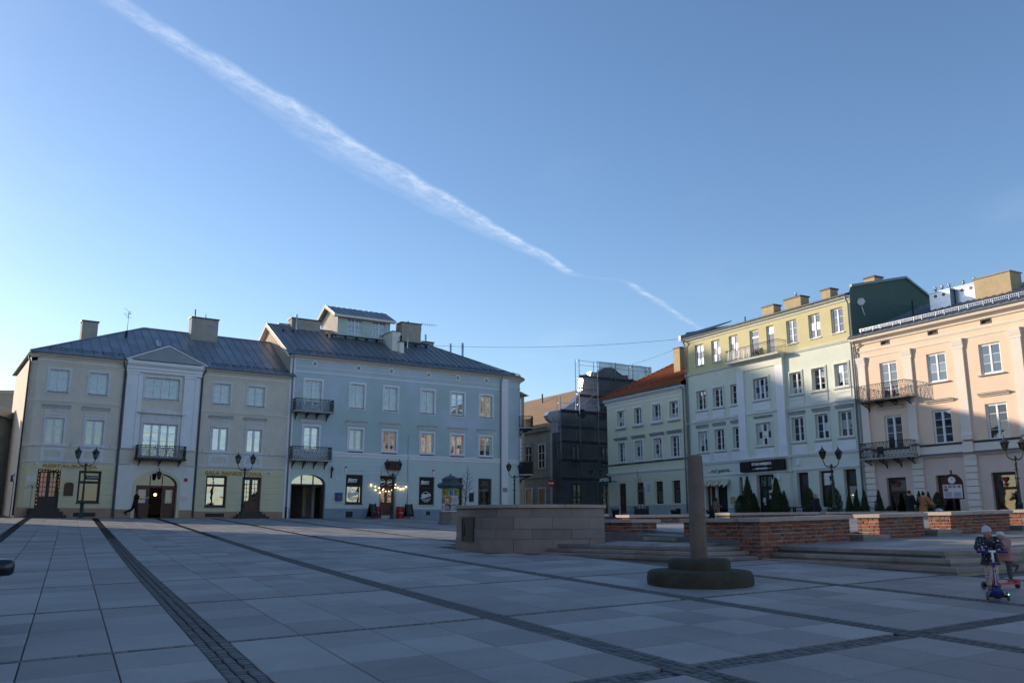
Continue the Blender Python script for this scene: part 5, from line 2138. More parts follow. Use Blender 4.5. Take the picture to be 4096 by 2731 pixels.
b.tube([(3.15, -.03, 5.55), (3.15, -.3, 5.5), (3.15, -.45, 5.35)], .025, 5)
b.tube([(3.15, -.03, 4.8), (3.15, -.1, 5.2), (3.15, -.3, 5.45)], .03, 5)
b.box(3.1, 3.2, -.08, -.02, 4.75, 5.6)
b.tube([(3.15 + .09 * math.cos(a * .785), -.2, 5.3 + .09 * math.sin(a * .785)) for a in range(9)], .015, 4)
b.build('sign_bracket', 'iron_black', B.root)
# strings of bulbs at the bistro door
anch = [(6.2, -.1, 4.52), (7.15, .05, 4.25), (8.2, -.15, 4.55), (9.45, -.12, 4.45)]
b, c = B.mb(), B.mb()


def festoon(p, q, sag, n):
    P, Q = Vector(p), Vector(q)
    pts = []
    for k in range(13):
        t = k / 12
        v = P.lerp(Q, t)
        v.z -= sag * 4 * t * (1 - t)
        pts.append(tuple(v))
    b.tube(pts, .008, 4, False)
    for k in range(n):
        t = (k + .5) / n
        v = P.lerp(Q, t)
        v.z -= sag * 4 * t * (1 - t)
        c.ball((v.x, v.y, v.z - .07), .038, 6, 5)
        b.box(v.x - .02, v.x + .02, v.y - .02, v.y + .02, v.z - .05, v.z)


festoon((6.2, -.1, 4.5), (7.6, -.05, 4.05), .05, 4)
festoon((6.2, -.1, 4.5), (7.3, -.1, 3.75), .12, 3)
festoon((7.2, -.1, 4.1), (8.5, -.1, 4.35), .3, 5)
festoon((8.3, -.1, 4.6), (9.45, -.1, 4.4), .35, 5)
festoon((8.5, -.1, 4.3), (9.45, -.1, 4.45), .28, 4)
wire = b.build('festoon_wire', 'iron_black', B.root)
c.build('festoon_bulbs', 'bulb_lit', B.root)
# roof
zeB, zrB, yrB = 13.92, 17.35, 5.9
xh = 12.9
xe_ = BW + 2.5
B.roof_plane([(-.75, -.38, zeB), (BW + .3, -.38, zeB), (xh, yrB, zrB), (-.75, yrB, zrB)], 'roof_zinc_dark', .58, 2.25)
hipn = 6
prev = (BW + .3, -.38)
for k in range(1, hipn + 1):
    a = -math.pi / 2 + (math.pi * .5) * k / hipn
    cur = (rc[0] + (rr_ + .38) * math.cos(a), rc[1] + (rr_ + .38) * math.sin(a))
    B.roof_plane([(prev[0], prev[1], zeB), (cur[0], cur[1], zeB), (xh, yrB, zrB)], 'roof_zinc_dark', 1.2, 9)
    prev = cur
B.roof_plane([(prev[0], prev[1], zeB), (prev[0], 12.3, zeB), (xh, yrB, zrB)], 'roof_zinc_dark', 1.2, 9)
B.roof_plane([(prev[0], 12.3, zeB), (-.75, 12.3, zeB), (-.75, yrB, zrB), (xh, yrB, zrB)], 'roof_zinc_dark', 1.6, 9)
b = B.mb()
b.tube([(-.75, yrB, zrB + .03), (xh, yrB, zrB + .03), (BW + .9, .2, zeB + .25)], .05, 5)
b.build('ridge_cap', 'roof_zinc_dark', B.root)
B.gutter(-.75, BW, -.42, zeB)
corner_ring(0, 0, [(.36, zeB - .06), (.42, zeB - .06), (.46, zeB), (.42, zeB + .03), (.36, zeB)], 'gutter', 'corner_gutter')
for k in range(12):
    B.snow_guard(.0 + k * 1.55, 1.42 + k * 1.55, .15, zeB + .30)
for k in range(5):
    a = -math.pi / 2 + .3 + .28 * k
    b = B.mb()
    b.M = Matrix.Translation((rc[0] + (rr_ + .05) * math.cos(a), rc[1] + (rr_ + .05) * math.sin(a), zeB + .2)) @ Matrix.Rotation(a + math.pi / 2, 4, 'Z')
    b.box(-.28, .28, -.01, .01, .13, .15)
    for i in range(6):
        b.box(-.28 + i * .11, -.265 + i * .11, -.01, .01, -.05, .15)
    b.build('snow_guard', 'iron_black', B.root)
# left gable above the lower neighbour
b = B.mb()
b.extrude([(-.42, 12.0), (-.42, 13.9), (-.42, 13.9)], 0, .1) if False else None
b.add([(-.43, .0, 11.9), (-.43, 12, 11.9), (-.43, 12, 13.85), (-.43, yrB, zrB - .1), (-.43, 0, 13.85)], [(0, 1, 2, 3, 4)])
b.build('gable_wall', 'plaster_beige', B.root)
for sgn in (0, 1):
    b = B.mb()
    y0_ = -.45 if sgn == 0 else 12.35
    P0, P1 = Vector((-.78, y0_, zeB - .05)), Vector((-.78, yrB, zrB - .02))
    b.add([tuple(P0 + Vector((0, 0, -.24))), tuple(P1 + Vector((0, 0, -.24))), tuple(P1), tuple(P0), tuple(P0 + Vector((.05, 0, -.24))), tuple(P1 + Vector((.05, 0, -.24))), tuple(P1 + Vector((.05, 0, 0))), tuple(P0 + Vector((.05, 0, 0)))],
          [(0, 1, 2, 3), (4, 5, 6, 7), (0, 1, 5, 4), (2, 3, 7, 6), (0, 3, 7, 4), (1, 2, 6, 5)])
    b.add([tuple(P0 + Vector((0, 0, -.22))), tuple(P1 + Vector((0, 0, -.22))), tuple(P1 + Vector((.34, 0, -.22))), tuple(P0 + Vector((.34, 0, -.22)))], [(0, 1, 2, 3)])
    b.build('verge_board', 'trim_cream', B.root)
# attic lantern on the ridge
dx0, dx1, dy0, dy1 = 4.85, 9.65, 4.6, 8.6
dze, dza = 18.55, 19.15
wl_ = [(5.75, 7.05, 17.05, 18.35), (8.0, 9.2, 17.05, 18.35)]
B.wall(dx0, dx1, 16.2, 18.6, [hole(*q, .15) for q in wl_], 'plaster_teal', y=dy0, name='lantern_wall')
for q in wl_:
    b = B.mb()
    b.frame(q[0], q[1], q[2], q[3], .05, dy0 + .06, dy0 + .12)
    xm = (q[0] + q[1]) / 2
    b.box(xm - .05, xm + .05, dy0 + .05, dy0 + .12, q[2], q[3])
    for f in (1 / 3, 2 / 3):
        z = q[2] + (q[3] - q[2]) * f
        b.box(q[0], q[1], dy0 + .07, dy0 + .1, z - .02, z + .02)
    for f in (.25, .75):
        x = q[0] + (q[1] - q[0]) * f
        b.box(x - .02, x + .02, dy0 + .07, dy0 + .1, q[2], q[3])
    o = b.build('lantern_window', 'frame_white', B.root)
    for i in range(4):
        for j in range(3):
            p = B.mb()
            xa, xb = q[0] + (q[1] - q[0]) * i / 4, q[0] + (q[1] - q[0]) * (i + 1) / 4
            za, zb2 = q[2] + (q[3] - q[2]) * j / 3, q[2] + (q[3] - q[2]) * (j + 1) / 3
            p.add([(xa, dy0 + .09, za), (xb, dy0 + .09, za), (xb, dy0 + .09, zb2), (xa, dy0 + .09, zb2)], [(0, 1, 2, 3)])
            p.build('pane', 'glass_sky', o)
    b = B.mb()
    b.box(q[0] - .1, q[1] + .1, dy0 + .5, dy0 + .52, 16.5, 18.5)
    b.build('roller_blind', mat('blind_mauve', (.28, .24, .27), .9), o)
b = B.mb()
b.add([(dx0, dy0, 16.2), (dx0, dy1, 16.2), (dx0, dy1, 18.6), (dx0, (dy0 + dy1) / 2, 19.55), (dx0, dy0, 18.6)], [(0, 1, 2, 3, 4)])
b.add([(dx1, dy0, 16.2), (dx1, dy1, 16.2), (dx1, dy1, 18.6), (dx1, (dy0 + dy1) / 2, 19.55), (dx1, dy0, 18.6)], [(0, 1, 2, 3, 4)])
b.add([(dx0, dy1, 16.2), (dx1, dy1, 16.2), (dx1, dy1, 18.6), (dx0, dy1, 18.6)], [(0, 1, 2, 3)])
for k in range(14):
    y = dy0 + .2 + k * .28
    b.box(dx0 - .03, dx0, y, y + .05, 16.8, 18.6 + .9 * (1 - abs(y - 6.6) / 2.0))
b.build('lantern_side', 'trim_cream', B.root)
yl = (dy0 + dy1) / 2
B.roof_plane([(dx0 - .45, dy0 - .45, 18.5), (dx1 + .35, dy0 - .45, 18.5), (dx1 + .35, yl, 19.72), (dx0 - .45, yl, 19.72)], 'roof_zinc', .5, 9)
B.roof_plane([(dx1 + .35, dy1 + .45, 18.5), (dx0 - .45, dy1 + .45, 18.5), (dx0 - .45, yl, 19.72), (dx1 + .35, yl, 19.72)], 'roof_zinc', .5, 9)
b = B.mb()
b.box(dx0 - .45, dx1 + .35, dy0 - .45, dy0 - .02, 18.36, 18.46)
b.box(dx0 - .47, dx1 + .37, dy0 - .5, dy0 - .44, 18.34, 18.52)
for sgn in (0, 1):
    ye = dy0 - .5 if sgn == 0 else dy1 + .5
    b.add([(dx0 - .48, ye, 18.28), (dx0 - .48, yl, 19.52), (dx0 - .48, yl, 19.74), (dx0 - .48, ye, 18.5), (dx0 - .4, ye, 18.28), (dx0 - .4, yl, 19.52), (dx0 - .4, yl, 19.74), (dx0 - .4, ye, 18.5)],
          [(0, 1, 2, 3), (4, 5, 6, 7), (0, 1, 5, 4), (2, 3, 7, 6)])
b.build('lantern_eaves', 'trim_cream', B.root)
B.chimney(1.2, 3.65, 5.4, 6.3, 16.0, 18.05)
B.flue(1.55, 5.25, 16.6, 18.15, .08)
B.chimney(11.0, 12.9, 5.2, 6.4, 16.0, 18.85)
B.flue(11.9, 5.8, 18.85, 19.1, .07, 'chimney_render', False)
B.chimney(14.0, 15.1, 7.0, 8.2, 15.0, 17.75, cap=.08)
B.flue(14.5, 7.5, 17.7, 18.35, .09)
B.chimney(9.0, 9.75, 2.6, 4.6, 15.2, 17.3, 'plaster_cream', .05)
B.chimney(9.55, 9.95, 2.3, 2.7, 15.0, 16.4, 'plaster_cream', .05)
B.flue(9.75, 2.5, 16.4, 16.95, .08, 'iron_black', False)
B.flue(10.9, 3.7, 16.0, 17.1, .06)
B.flue(15.6, 4.6, 15.7, 17.1, .09)
B.flue(16.6, 4.2, 15.2, 17.2, .11)
B.flue(14.9, 4.9, 15.9, 16.6, .05)
b = B.mb()
b.tube([(12.95, 5.8, 18.2), (13.2, 5.8, 18.3), (13.2, 5.8, 19.1)], .02, 4)
b.tube([(13.15, 5.8, 19.0), (14.6, 5.4, 18.95)], .015, 4)
for k in range(6):
    b.tube([(13.35 + k * .22, 5.75, 18.85), (13.35 + k * .22, 5.7, 19.12)], .01, 4)
b.build('antenna', 'iron_black', B.root)
b = B.mb()
for x in (.2, 1.0, 3.9, 4.3, 5.5, 6.5, 7.4, 8.3, 11.0, 12.0, 13.0):
    b.box(x, x + .04, 4.2, 4.6, 16.35, 16.75)
b.box(.1, 1.1, 5.2, 5.5, 17.35, 17.39)
b.box(4.2, 8.9, 4.1, 4.45, 16.72, 16.76)
b.box(10.4, 13.3, 4.3, 4.65, 16.85, 16.89)
b.build('roof_walkway', 'iron_black', B.root)
# ---------------------------------------------------------------- D: pale yellow pharmacy house
D = House('pharmacy_house', 'pale yellow pharmacy house with red tiled roof and green sign', ORG_E, ANG_E, 2.0)
uD = [(2.02, 3.14), (4.76, 5.90), (7.62, 8.78), (10.06, 11.22)]
fD = [(2.02, 3.14), (4.74, 5.90), (7.58, 8.74), (10.06, 11.20)]
gD = [(4.72, 5.86, 3.10, 5.08), (7.56, 8.72, 3.10, 5.08), (10.0, 11.12, 3.10, 5.08)]
dD = (1.86, 3.13, 2.25, 5.10)
D.wall(.25, 12.2, 6.1, 13.1, [hole(a, c, 10.38, 12.02, .3) for a, c in uD] + [hole(a, c, 7.0, 8.95, .3) for a, c in fD], 'plaster_lemon')
D.wall(.25, 12.2, 1.6, 6.1, [hole(*dD, .3)] + [hole(*g, .3) for g in gD], 'plaster_lemon_gf', name='ground_floor_wall')
D.shell(.25, 12.2, 10.0, 1.6, 13.3, 'plaster_lemon')
D.rustic(.27, 12.18, 3.02, 5.9, .318, [hole(dD[0], dD[1], 2, 5.12)] + [hole(g[0], g[1], g[2], 5.12) for g in gD], 'plaster_lemon_gf', .03, .02)
D.band(.2, 1.84, 1.9, 2.98, .06, 'plinth_grey', 'plinth')
D.band(3.15, 12.2, 1.6, 3.0, .06, 'plinth_grey', 'plinth')
D.band(.1, 12.2, 5.94, 6.12, .12, 'trim_white', cap=True)
D.band(.1, 12.2, 6.82, 6.95, .10, 'sill_dark', cap=True)
D.band(.25, 12.2, 12.44, 12.56, .03, 'trim_white', 'string_course')
D.mould(.0, 12.2, [(-.02, 12.78), (.05, 12.8), (.05, 12.92), (.12, 13.0), (.2, 13.04), (.3, 13.14), (.38, 13.2), (.38, 13.28), (-.02, 13.32)], 'trim_white')
for k, (a, c) in enumerate(uD):
    D.window(a, c, 10.38, 12.02, 2, 3, .2, 'frame_white', 'glass_dark', ('top', 'blind_white') if k < 2 else ('sides', 'curtain_grey'), surround=(.17, .05), sm='trim_white', apron=True, sill=(.25, .15, .12, 'plinth_grey'))
for k, (a, c) in enumerate(fD):
    D.window(a, c, 7.0, 8.95, 2, 4, .2, 'frame_white', 'glass_dark', ('sides', 'curtain_grey'), surround=(.17, .05), sm='trim_white', apron=True, head=(.42, 9.39, .22, .22, 'plinth_grey'))
for k, g in enumerate(gD):
    D.window(g[0] + .02, g[1] - .02, g[2] + .02, g[3] - .02, 1, 1, .22, 'frame_brown', 'glass_clear' if k else 'glass_dark', None, .09, top_light=.6, name='shop_window')
    b = D.mb()
    b.box(g[0] + .16, g[1] - .14, .34, .36, g[2] + .15, g[2] + (1.15 if k == 1 else .95))
    b.build('window_display', 'blind_white' if k == 1 else 'curtain_grey', D.root)
    for q, ch in enumerate(('', 'TE', 'KA')[k] and list(('', 'TE', 'KA')[k]) or []):
        lettering(D.root, ch, mat('letter_blue', (.03, .1, .3), .6) and 'letter_blue', (g[0] + g[1]) / 2 + (-.26 if q == 0 else .26), 4.72 - 2.0, .19, None, .34, name='window_lettering', extrude=.004)
D.door(dD[0] + .03, dD[1] - .03, 2.28, 4.3, .24, 2, (1, 2), 'door_wood', 'glass_dark', panel_h=.85)
D.window(dD[0] + .03, dD[1] - .03, 4.32, 5.08, 1, 1, .24, 'frame_brown', 'glass_dark', None, .07, name='transom_light')
b = D.mb()
b.box(.02, 1.95, -1.0, -.86, 5.2, 5.78)
b.box(.1, .16, -.9, -.02, 5.3, 5.36)
b.box(1.6, 1.66, -.9, -.02, 5.3, 5.36)
D_sign = b.build('pharmacy_sign', 'sign_green', D.root)
lettering(D.root, 'APTEKA', 'letter_white', .98, 5.49 - 2.0, -1.005, 1.62, .5, height=.33, bold=.02)
b = D.mb()
b.box(6.3, 7.05, -.05, -.02, 4.05, 4.98)
o = b.build('wall_plaque', 'trim_white', D.root)
for k in range(9):
    b = D.mb()
    b.box(6.38 + .04 * (k % 3), 6.97 - .05 * ((k + 1) % 3), -.054, -.049, 4.84 - .085 * k, 4.87 - .085 * k)
    b.build('text_line', 'sill_dark', o)
D.gutter(-.05, 12.25, -.46, 13.42, 'zinc_bright', .085)
D.pipe([(12.05, -.4, 13.4), (12.05, -.3, 13.2), (12.05, -.12, 12.9), (12.05, -.12, 2.3)], 'pipe_grey', .065)
b = D.mb()
b.box(10.45, 11.1, -.066, -.05, 2.15, 2.65)
b.build('cellar_vent', 'iron_black', D.root)


def tile_roof(H, p0, p1, p2, p3, m, cw=.23, rh=.33):
    """pantiles: rows of curved tiles overlapping; p0-p1 the eave, p3-p2 the ridge (p3 may be inset: hip)"""
    P0, P1, P2, P3 = map(Vector, (p0, p1, p2, p3))
    ex = (P1 - P0).normalized()
    nrm = ex.cross(P2 - P1).normalized()
    if nrm.z < 0:
        nrm = -nrm
    ey = nrm.cross(ex)
    if (P2 - P0).dot(ey) < 0:
        ey = -ey
    Ht = (P2 - P0).dot(ey)
    xl = lambda v: (P3 - P0).dot(ex) * v / Ht
    xr = lambda v: (P1 - P0).dot(ex) + ((P2 - P0).dot(ex) - (P1 - P0).dot(ex)) * v / Ht
    b = H.mb()
    rows = int(Ht / rh)
    rh = Ht / rows
    for r in range(rows):
        v0, v1 = r * rh, (r + 1) * rh + .04
        a, c = xl(v0), xr(v0)
        n = max(1, int((c - a) / cw))
        for k in range(n):
            x0, x1 = a + (c - a) * k / n, a + (c - a) * (k + 1) / n
            sx = [0, .25, .5, .75, 1]
            hh = [.0, .035, .045, .02, .0]
            vs = []
            for s_, h_ in zip(sx, hh):
                x = x0 + (x1 - x0) * s_
                vs.append(tuple(P0 + ex * x + ey * v0 + nrm * (h_ + .035)))
                vs.append(tuple(P0 + ex * x + ey * v1 + nrm * h_))
            vs += [tuple(P0 + ex * (x0 + (x1 - x0) * s_) + ey * v0) for s_ in (0, 1)]
            b.add(vs, [(2 * i, 2 * i + 2, 2 * i + 3, 2 * i + 1) for i in range(4)] + [(10, 0, 2, 4, 6, 8, 11)], False)
    o = b.build('roof_tiles', m, H.root)
    o['kind'] = 'stuff'
    return o


b = D.mb()
zeD, zrD, yD = 13.45, 17.15, 5.2
b.add([(-.1, -.5, zeD - .02), (12.2, -.5, zeD - .02), (12.2, yD, zrD - .02), (7.2, yD, zrD - .02)], [(0, 1, 2, 3)])
b.add([(-.1, 10.5, zeD - .02), (-.1, -.5, zeD - .02), (7.2, yD, zrD - .02)], [(0, 1, 2)])
b.add([(-.1, 10.5, zeD - .02), (12.2, 10.5, zeD - .02), (12.2, yD, zrD - .02), (7.2, yD, zrD - .02)], [(0, 1, 2, 3)])
b.build('roof', 'roof_tile', D.root)
tile_roof(D, (-.1, -.5, zeD), (12.2, -.5, zeD), (12.2, yD, zrD), (7.2, yD, zrD), 'roof_tile')
b = D.mb()
N_ = 20
for k in range(N_):
    p = Vector((-.1, -.5, zeD + .06)).lerp(Vector((7.2, yD, zrD + .06)), k / N_)
    q = Vector((-.1, -.5, zeD + .06)).lerp(Vector((7.2, yD, zrD + .06)), (k + 1.08) / N_)
    b.tube([tuple(p), tuple(q)], [.13, .10], 7)
for k in range(13):
    b.tube([(7.2 + k * .39, yD, zrD + .06), (7.62 + k * .39, yD, zrD + .05)], [.13, .1], 7)
b.build('hip_tiles', 'roof_tile', D.root)
b = D.mb()
b.tube([(1.2, .35, 14.25), (12.1, .35, 14.25)], .02, 4)
for k in range(12):
    b.box(1.3 + k * .95, 1.34 + k * .95, .3, .36, 13.95, 14.3)
b.build('snow_guard', mat('iron_red', (.2, .06, .03), .7), D.root)
D.chimney(8.4, 9.3, 2.0, 3.4, 14.6, 17.4, 'chimney_ochre', .08)

# ---------------------------------------------------------------- C: mint house with ochre top storey
C = House('gallery_house', 'tall mint green house with ochre top storey, roof balcony and restaurant signboard', ORG_E, ANG_E, 1.8, dx=12.4)
tC = [(13.75, 14.84, 14.68), (15.86, 16.93, 14.68), (18.02, 19.06, 14.62), (24.34, 25.38, 14.7), (26.53, 27.60, 14.7), (28.62, 29.70, 14.7)]
tD = [(20.42, 21.40, 14.25), (22.25, 23.05, 14.25)]
sC = [(13.78, 14.90), (15.86, 17.0), (17.98, 19.0), (20.80, 22.36), (24.40, 25.50), (26.54, 27.72), (28.64, 29.78)]
fC = [(13.78, 14.90), (15.84, 16.94), (18.0, 18.96), (20.84, 22.40), (24.32, 25.44), (26.56, 27.72), (28.66, 29.80)]
BX0, BX1 = 18.98, 23.95         # projecting centre
C.wall(12.4, 30.4, 14.0, 17.0, [hole(a, c, z, 16.5, .22) for a, c, z in tC + tD], 'plaster_ochre', name='top_storey_wall')
C.wall(12.4, BX0, 6.2, 14.0, [hole(a, c, 10.75, 12.45, .26) for a, c in sC[:2]] + [hole(a, c, 7.2, 9.0, .26) for a, c in fC[:2]] + [hole(17.98, 18.94, 10.75, 12.45, .26), hole(18.0, 18.94, 7.2, 9.0, .26)], 'plaster_mint')
C.wall(BX1, 30.4, 6.2, 14.0, [hole(a, c, 10.75, 12.45, .26) for a, c in sC[4:]] + [hole(a, c, 7.25, 9.1, .26) for a, c in fC[4:]], 'plaster_mint')
C.wall(BX0, BX1, 6.2, 13.8, [hole(*sC[3], 10.75, 12.5, .2), hole(*fC[3], 7.2, 9.08, .2)], 'plaster_mint', y=-.22, name='bay_wall')
gC = [(14.35, 16.95, 2.3, 4.75), (18.36, 18.86, 2.0, 5.0), (24.4, 25.5, 2.62, 5.05), (26.5, 27.85, 2.55, 5.07), (28.69, 29.75, 2.5, 5.08)]
dC = (20.5, 22.1, 2.0, 5.05)
C.wall(12.4, BX0, 1.5, 6.2, [hole(*g, .35) for g in gC[:2]], 'plaster_mint', name='ground_floor_wall')
C.wall(BX1, 30.4, 1.4, 6.2, [hole(*g, .35) for g in gC[2:]], 'plaster_mint', name='ground_floor_wall')
C.wall(BX0, BX1, 1.5, 6.2, [hole(*dC, .4)], 'plaster_mint', y=-.22, name='bay_ground_floor')
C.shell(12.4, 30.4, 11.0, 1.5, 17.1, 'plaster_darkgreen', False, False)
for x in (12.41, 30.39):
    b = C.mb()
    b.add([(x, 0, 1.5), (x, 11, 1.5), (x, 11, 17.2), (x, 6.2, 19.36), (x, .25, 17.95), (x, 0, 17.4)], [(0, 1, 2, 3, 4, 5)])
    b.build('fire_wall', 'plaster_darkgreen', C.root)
b = C.mb()
for x in (BX0, BX1):
    b.add([(x, -.22, 1.5), (x, .02, 1.5), (x, .02, 13.9), (x, -.22, 13.9)], [(0, 1, 2, 3)])
b.add([(BX0, -.22, 13.8), (BX1, -.22, 13.8), (BX1, .02, 13.8), (BX0, .02, 13.8)], [(0, 1, 2, 3)])
b.build('bay_return', 'trim_mint', C.root)
for x0 in (BX0, BX1 - .78):
    b = C.mb()
    b.box(x0, x0 + .78, -.30, -.2, 6.5, 13.3)
    b.box(x0 - .04, x0 + .82, -.34, -.2, 6.2, 7.25)
    b.frame(x0 + .2, x0 + .58, 6.5, 7.05, .05, -.36, -.33)
    b.build('pilaster', 'trim_white', C.root)
b = C.mb()
b.box(BX0, BX1, -.31, -.2, 13.28, 13.8)
b.build('architrave', 'trim_mint', C.root)
C.mould(BX0 - .12, BX1 + .12, [(.1, 13.76), (.36, 13.78), (.4, 13.9), (.52, 13.98), (.52, 14.04), (.1, 14.06)], 'trim_mint', 'balcony_cornice')
for x0, x1 in ((12.4, BX0), (BX1, 30.4)):
    C.band(x0, x1, 13.9, 14.06, .14, 'trim_mint', cap=True)
    C.band(x0, x1, 9.72, 9.88, .12, 'trim_white', cap=True)
    C.band(x0, x1, 6.18, 6.36, .14, 'trim_white', cap=True)
    C.band(x0, x1, 5.16, 5.30, .10, 'trim_white', cap=True)
C.mould(BX0 + .78, BX1 - .78, [(.1, 9.72), (.3, 9.74), (.34, 9.86), (.1, 9.9)], 'trim_white', 'string_course')
C.mould(BX0 - .1, BX1 + .1, [(.1, 6.14), (.34, 6.16), (.44, 6.3), (.44, 6.38), (.1, 6.42)], 'trim_white', 'string_course')
C.mould(BX0 - .1, BX1 + .1, [(.1, 5.12), (.30, 5.14), (.36, 5.24), (.36, 5.28), (.1, 5.3)], 'trim_white', 'string_course')
C.mould(12.35, 30.42, [(-.02, 16.82), (.08, 16.84), (.1, 16.94), (.2, 16.98), (.34, 17.06), (.34, 17.14), (-.02, 17.2)], 'trim_mint')
for k, (a, c, z) in enumerate(tC):
    C.window(a, c, z, 16.5, 2, 3, .17, 'frame_white', 'glass_sky', ('full', 'curtain') if k > 2 else ('full', 'blind_white'), sill=(.04, .1, .04, 'frame_white'))
for a, c, z in tD:
    C.window(a, c, z, 16.5, 1, 1, .17, 'frame_white', 'glass_sky', ('full', 'curtain'), top_light=.5, name='balcony_door', fw=.09)
for k, (a, c) in enumerate(sC):
    y = .18 if k != 3 else -.06
    gm = 'glass_dark' if k < 3 else 'glass_sky'
    C.window(a, c, 10.75, 12.45 if k != 3 else 12.5, 2 if k != 3 else 3, 3, y, 'frame_white', gm, ('sides', 'curtain_grey') if k < 4 else ('full', 'curtain'), surround=(.14, .06 if k != 3 else .28), sm='trim_mint', apron=True, sill=(.2, .1 if k != 3 else .3, .06, 'plinth_grey'))
    b = C.mb()
    y0 = -.05 if k != 3 else -.27
    b.box(a - .14, c + .14, y0, .02, 10.0, 10.62)
    n = 6
    for i in range(n):
        x = a + (c - a) * (i + .3) / n
        b.box(x, x + .1, y0 - .02, y0 + .01, 10.32, 10.5)
    b.build('apron_panel', 'trim_mint' if k > 3 else 'trim_white', C.root)
for k, (a, c) in enumerate(fC):
    y = .18 if k != 3 else -.06
    C.window(a, c, 7.2 if k < 4 else 7.25, 9.0 if k < 4 else 9.1, 2 if k != 3 else 3, 3, y, 'frame_white', 'glass_dark' if k < 6 else 'glass_sky', ('sides', 'curtain_grey'), surround=(.13, .06 if k != 3 else .28), sm='trim_mint', apron=True,
             sill=(.18, .1 if k != 3 else .3, .06, 'plinth_grey'), head=(.2, 9.5, .22, .16 if k != 3 else .38, 'plinth_grey'))
    b = C.mb()
    y0 = -.05 if k != 3 else -.27
    b.box(a - .2, c + .2, y0, .02, 6.4, 7.05)
    b.frame(a, c, 6.52, 6.92, .04, y0 - .02, y0 + .01)
    b.build('apron_panel', 'trim_white', C.root)
# shop fronts
b = C.mb()
b.box(15.42, 15.6, .1, .3, 2.0, 4.6)
b.build('mullion_post', 'trim_mint', C.root)
C.window(15.62, 16.93, 2.5, 4.73, 1, 1, .3, 'frame_dark', 'glass_dark', None, .08, top_light=.5, name='shop_window')
C.door(14.38, 15.40, 2.06, 4.5, .28, 2, (1, 1), 'door_wood', 'glass_dark', panel_h=.7)
C.door(18.37, 18.85, 2.06, 4.95, .3, 1, (1, 2), 'door_dark', 'glass_dark')
C.door(dC[0] + .05, dC[1] - .05, 2.04, 4.08, .1, 2, (1, 1), 'door_dark', 'glass_dark', panel_h=.8)
C.window(dC[0] + .05, dC[1] - .05, 4.1, 5.02, 2, 1, .1, 'frame_dark', 'glass_sky', None, .07, .06, name='transom_light')
for x, z, w_, h_ in ((20.95, 3.15, .26, .36), (21.62, 3.35, .26, .32), (21.0, 2.85, .22, .12)):
    b = C.mb()
    b.box(x - w_ / 2, x + w_ / 2, .075, .085, z - h_ / 2, z + h_ / 2)
    b.build('notice', 'letter_white', C.root)
for g in gC[2:]:
    C.window(g[0] + .02, g[1] - .02, g[2], g[3] - .02, 1, 1, .28, 'frame_brown', 'glass_dark', None, .1, top_light=.95, name='shop_window')
C.band(12.4, 14.33, 1.5, 2.6, .04, 'plinth_grey', 'plinth')
C.band(16.97, 18.34, 1.5, 2.62, .04, 'plinth_grey', 'plinth')
C.band(BX1, 30.4, 1.4, 2.4, .04, 'plinth_grey', 'plinth')
# signboard
b = C.mb()
b.box(19.1, 23.75, -.48, -.33, 5.32, 6.1)
b.box(19.08, 20.2, -.52, -.47, 5.34, 6.08)
b.box(22.65, 23.77, -.52, -.47, 5.34, 6.08)
b.build('signboard', 'sign_black', C.root)
lettering(C.root, 'STAROMIEJSKA', 'letter_white', 21.42 - 12.4, 5.84 - 1.8, -.485, 2.1, .34, height=.27, bold=.014)
lettering(C.root, 'RESTAURACJA', 'letter_white', 21.42 - 12.4, 5.50 - 1.8, -.485, 1.25, .2, height=.17, bold=.008)
b = C.mb()
b.box(20.42, 20.72, -.49, -.475, 5.49, 5.515)
b.box(22.12, 22.42, -.49, -.475, 5.49, 5.515)
b.build('sign_dashes', 'letter_white', C.root)
lettering(C.root, '...też galeria...', 'letter_black', 16.22 - 12.4, 5.60 - 1.8, -.02, 2.85, .4, name='wall_lettering', extrude=.006, shear=.35, height=.42)
# striped awning over the gallery shop
for k in range(34):
    x0, x1 = 14.15 + .094 * k, 14.15 + .094 * (k + 1)
    b = C.mb()
    sag = .05 * math.sin(k * .8)
    pts = [(0.0, 4.95), (-.35, 4.86 + sag * .3), (-.72, 4.62 + sag), (-.80, 4.40 + sag + .06 * math.sin(k * 1.9))]
    vs = [(x, y, z) for y, z in pts for x in (x0, x1)]
    b.add(vs, [(2 * i, 2 * i + 1, 2 * i + 3, 2 * i + 2) for i in range(3)])
    if k == 33:
        b.add([(x1, 0, 4.95), (x1, -.35, 4.86), (x1, -.72, 4.62), (x1, -.8, 4.2), (x1, -.3, 4.5)], [(0, 1, 2, 3, 4)])
    b.build('awning_stripe', 'trim_mint' if k % 2 else mat('awning_yellow', (.42, .28, .08), .9, .15, 5.0), C.root)
# balcony on top of the bay
o = C.balcony(18.42, 24.2, .9, 14.1, 15.08, 'iron_brown', 'trim_mint', 'bars', 0, .1)
b = C.mb()
for k in range(15):
    x = 18.6 + .185 * k
    b.box(x, x + .09, -.84, -.82, 14.2, 14.98 + .08 * (k % 2))
b.build('laundry_slats', 'letter_white', o)
b = C.mb()
b.box(21.0, 21.5, -.6, -.2, 14.5, 14.56)
for x in (21.0, 21.46):
    for y in (-.6, -.24):
        b.box(x, x + .04, y, y + .04, 14.1, 14.5)
b.box(21.0, 21.5, -.22, -.18, 14.5, 15.0)
b.build('balcony_chair', 'iron_black', o)
for x, yy in ((12.62, 0), (30.28, 0)):
    C.pipe([(x, -.36, 17.1), (x, -.3, 16.9), (x, -.1, 16.6), (x, -.1, 2.0)], 'pipe_grey', .065)
C.gutter(12.4, 30.4, -.42, 17.22, 'gutter', .085)
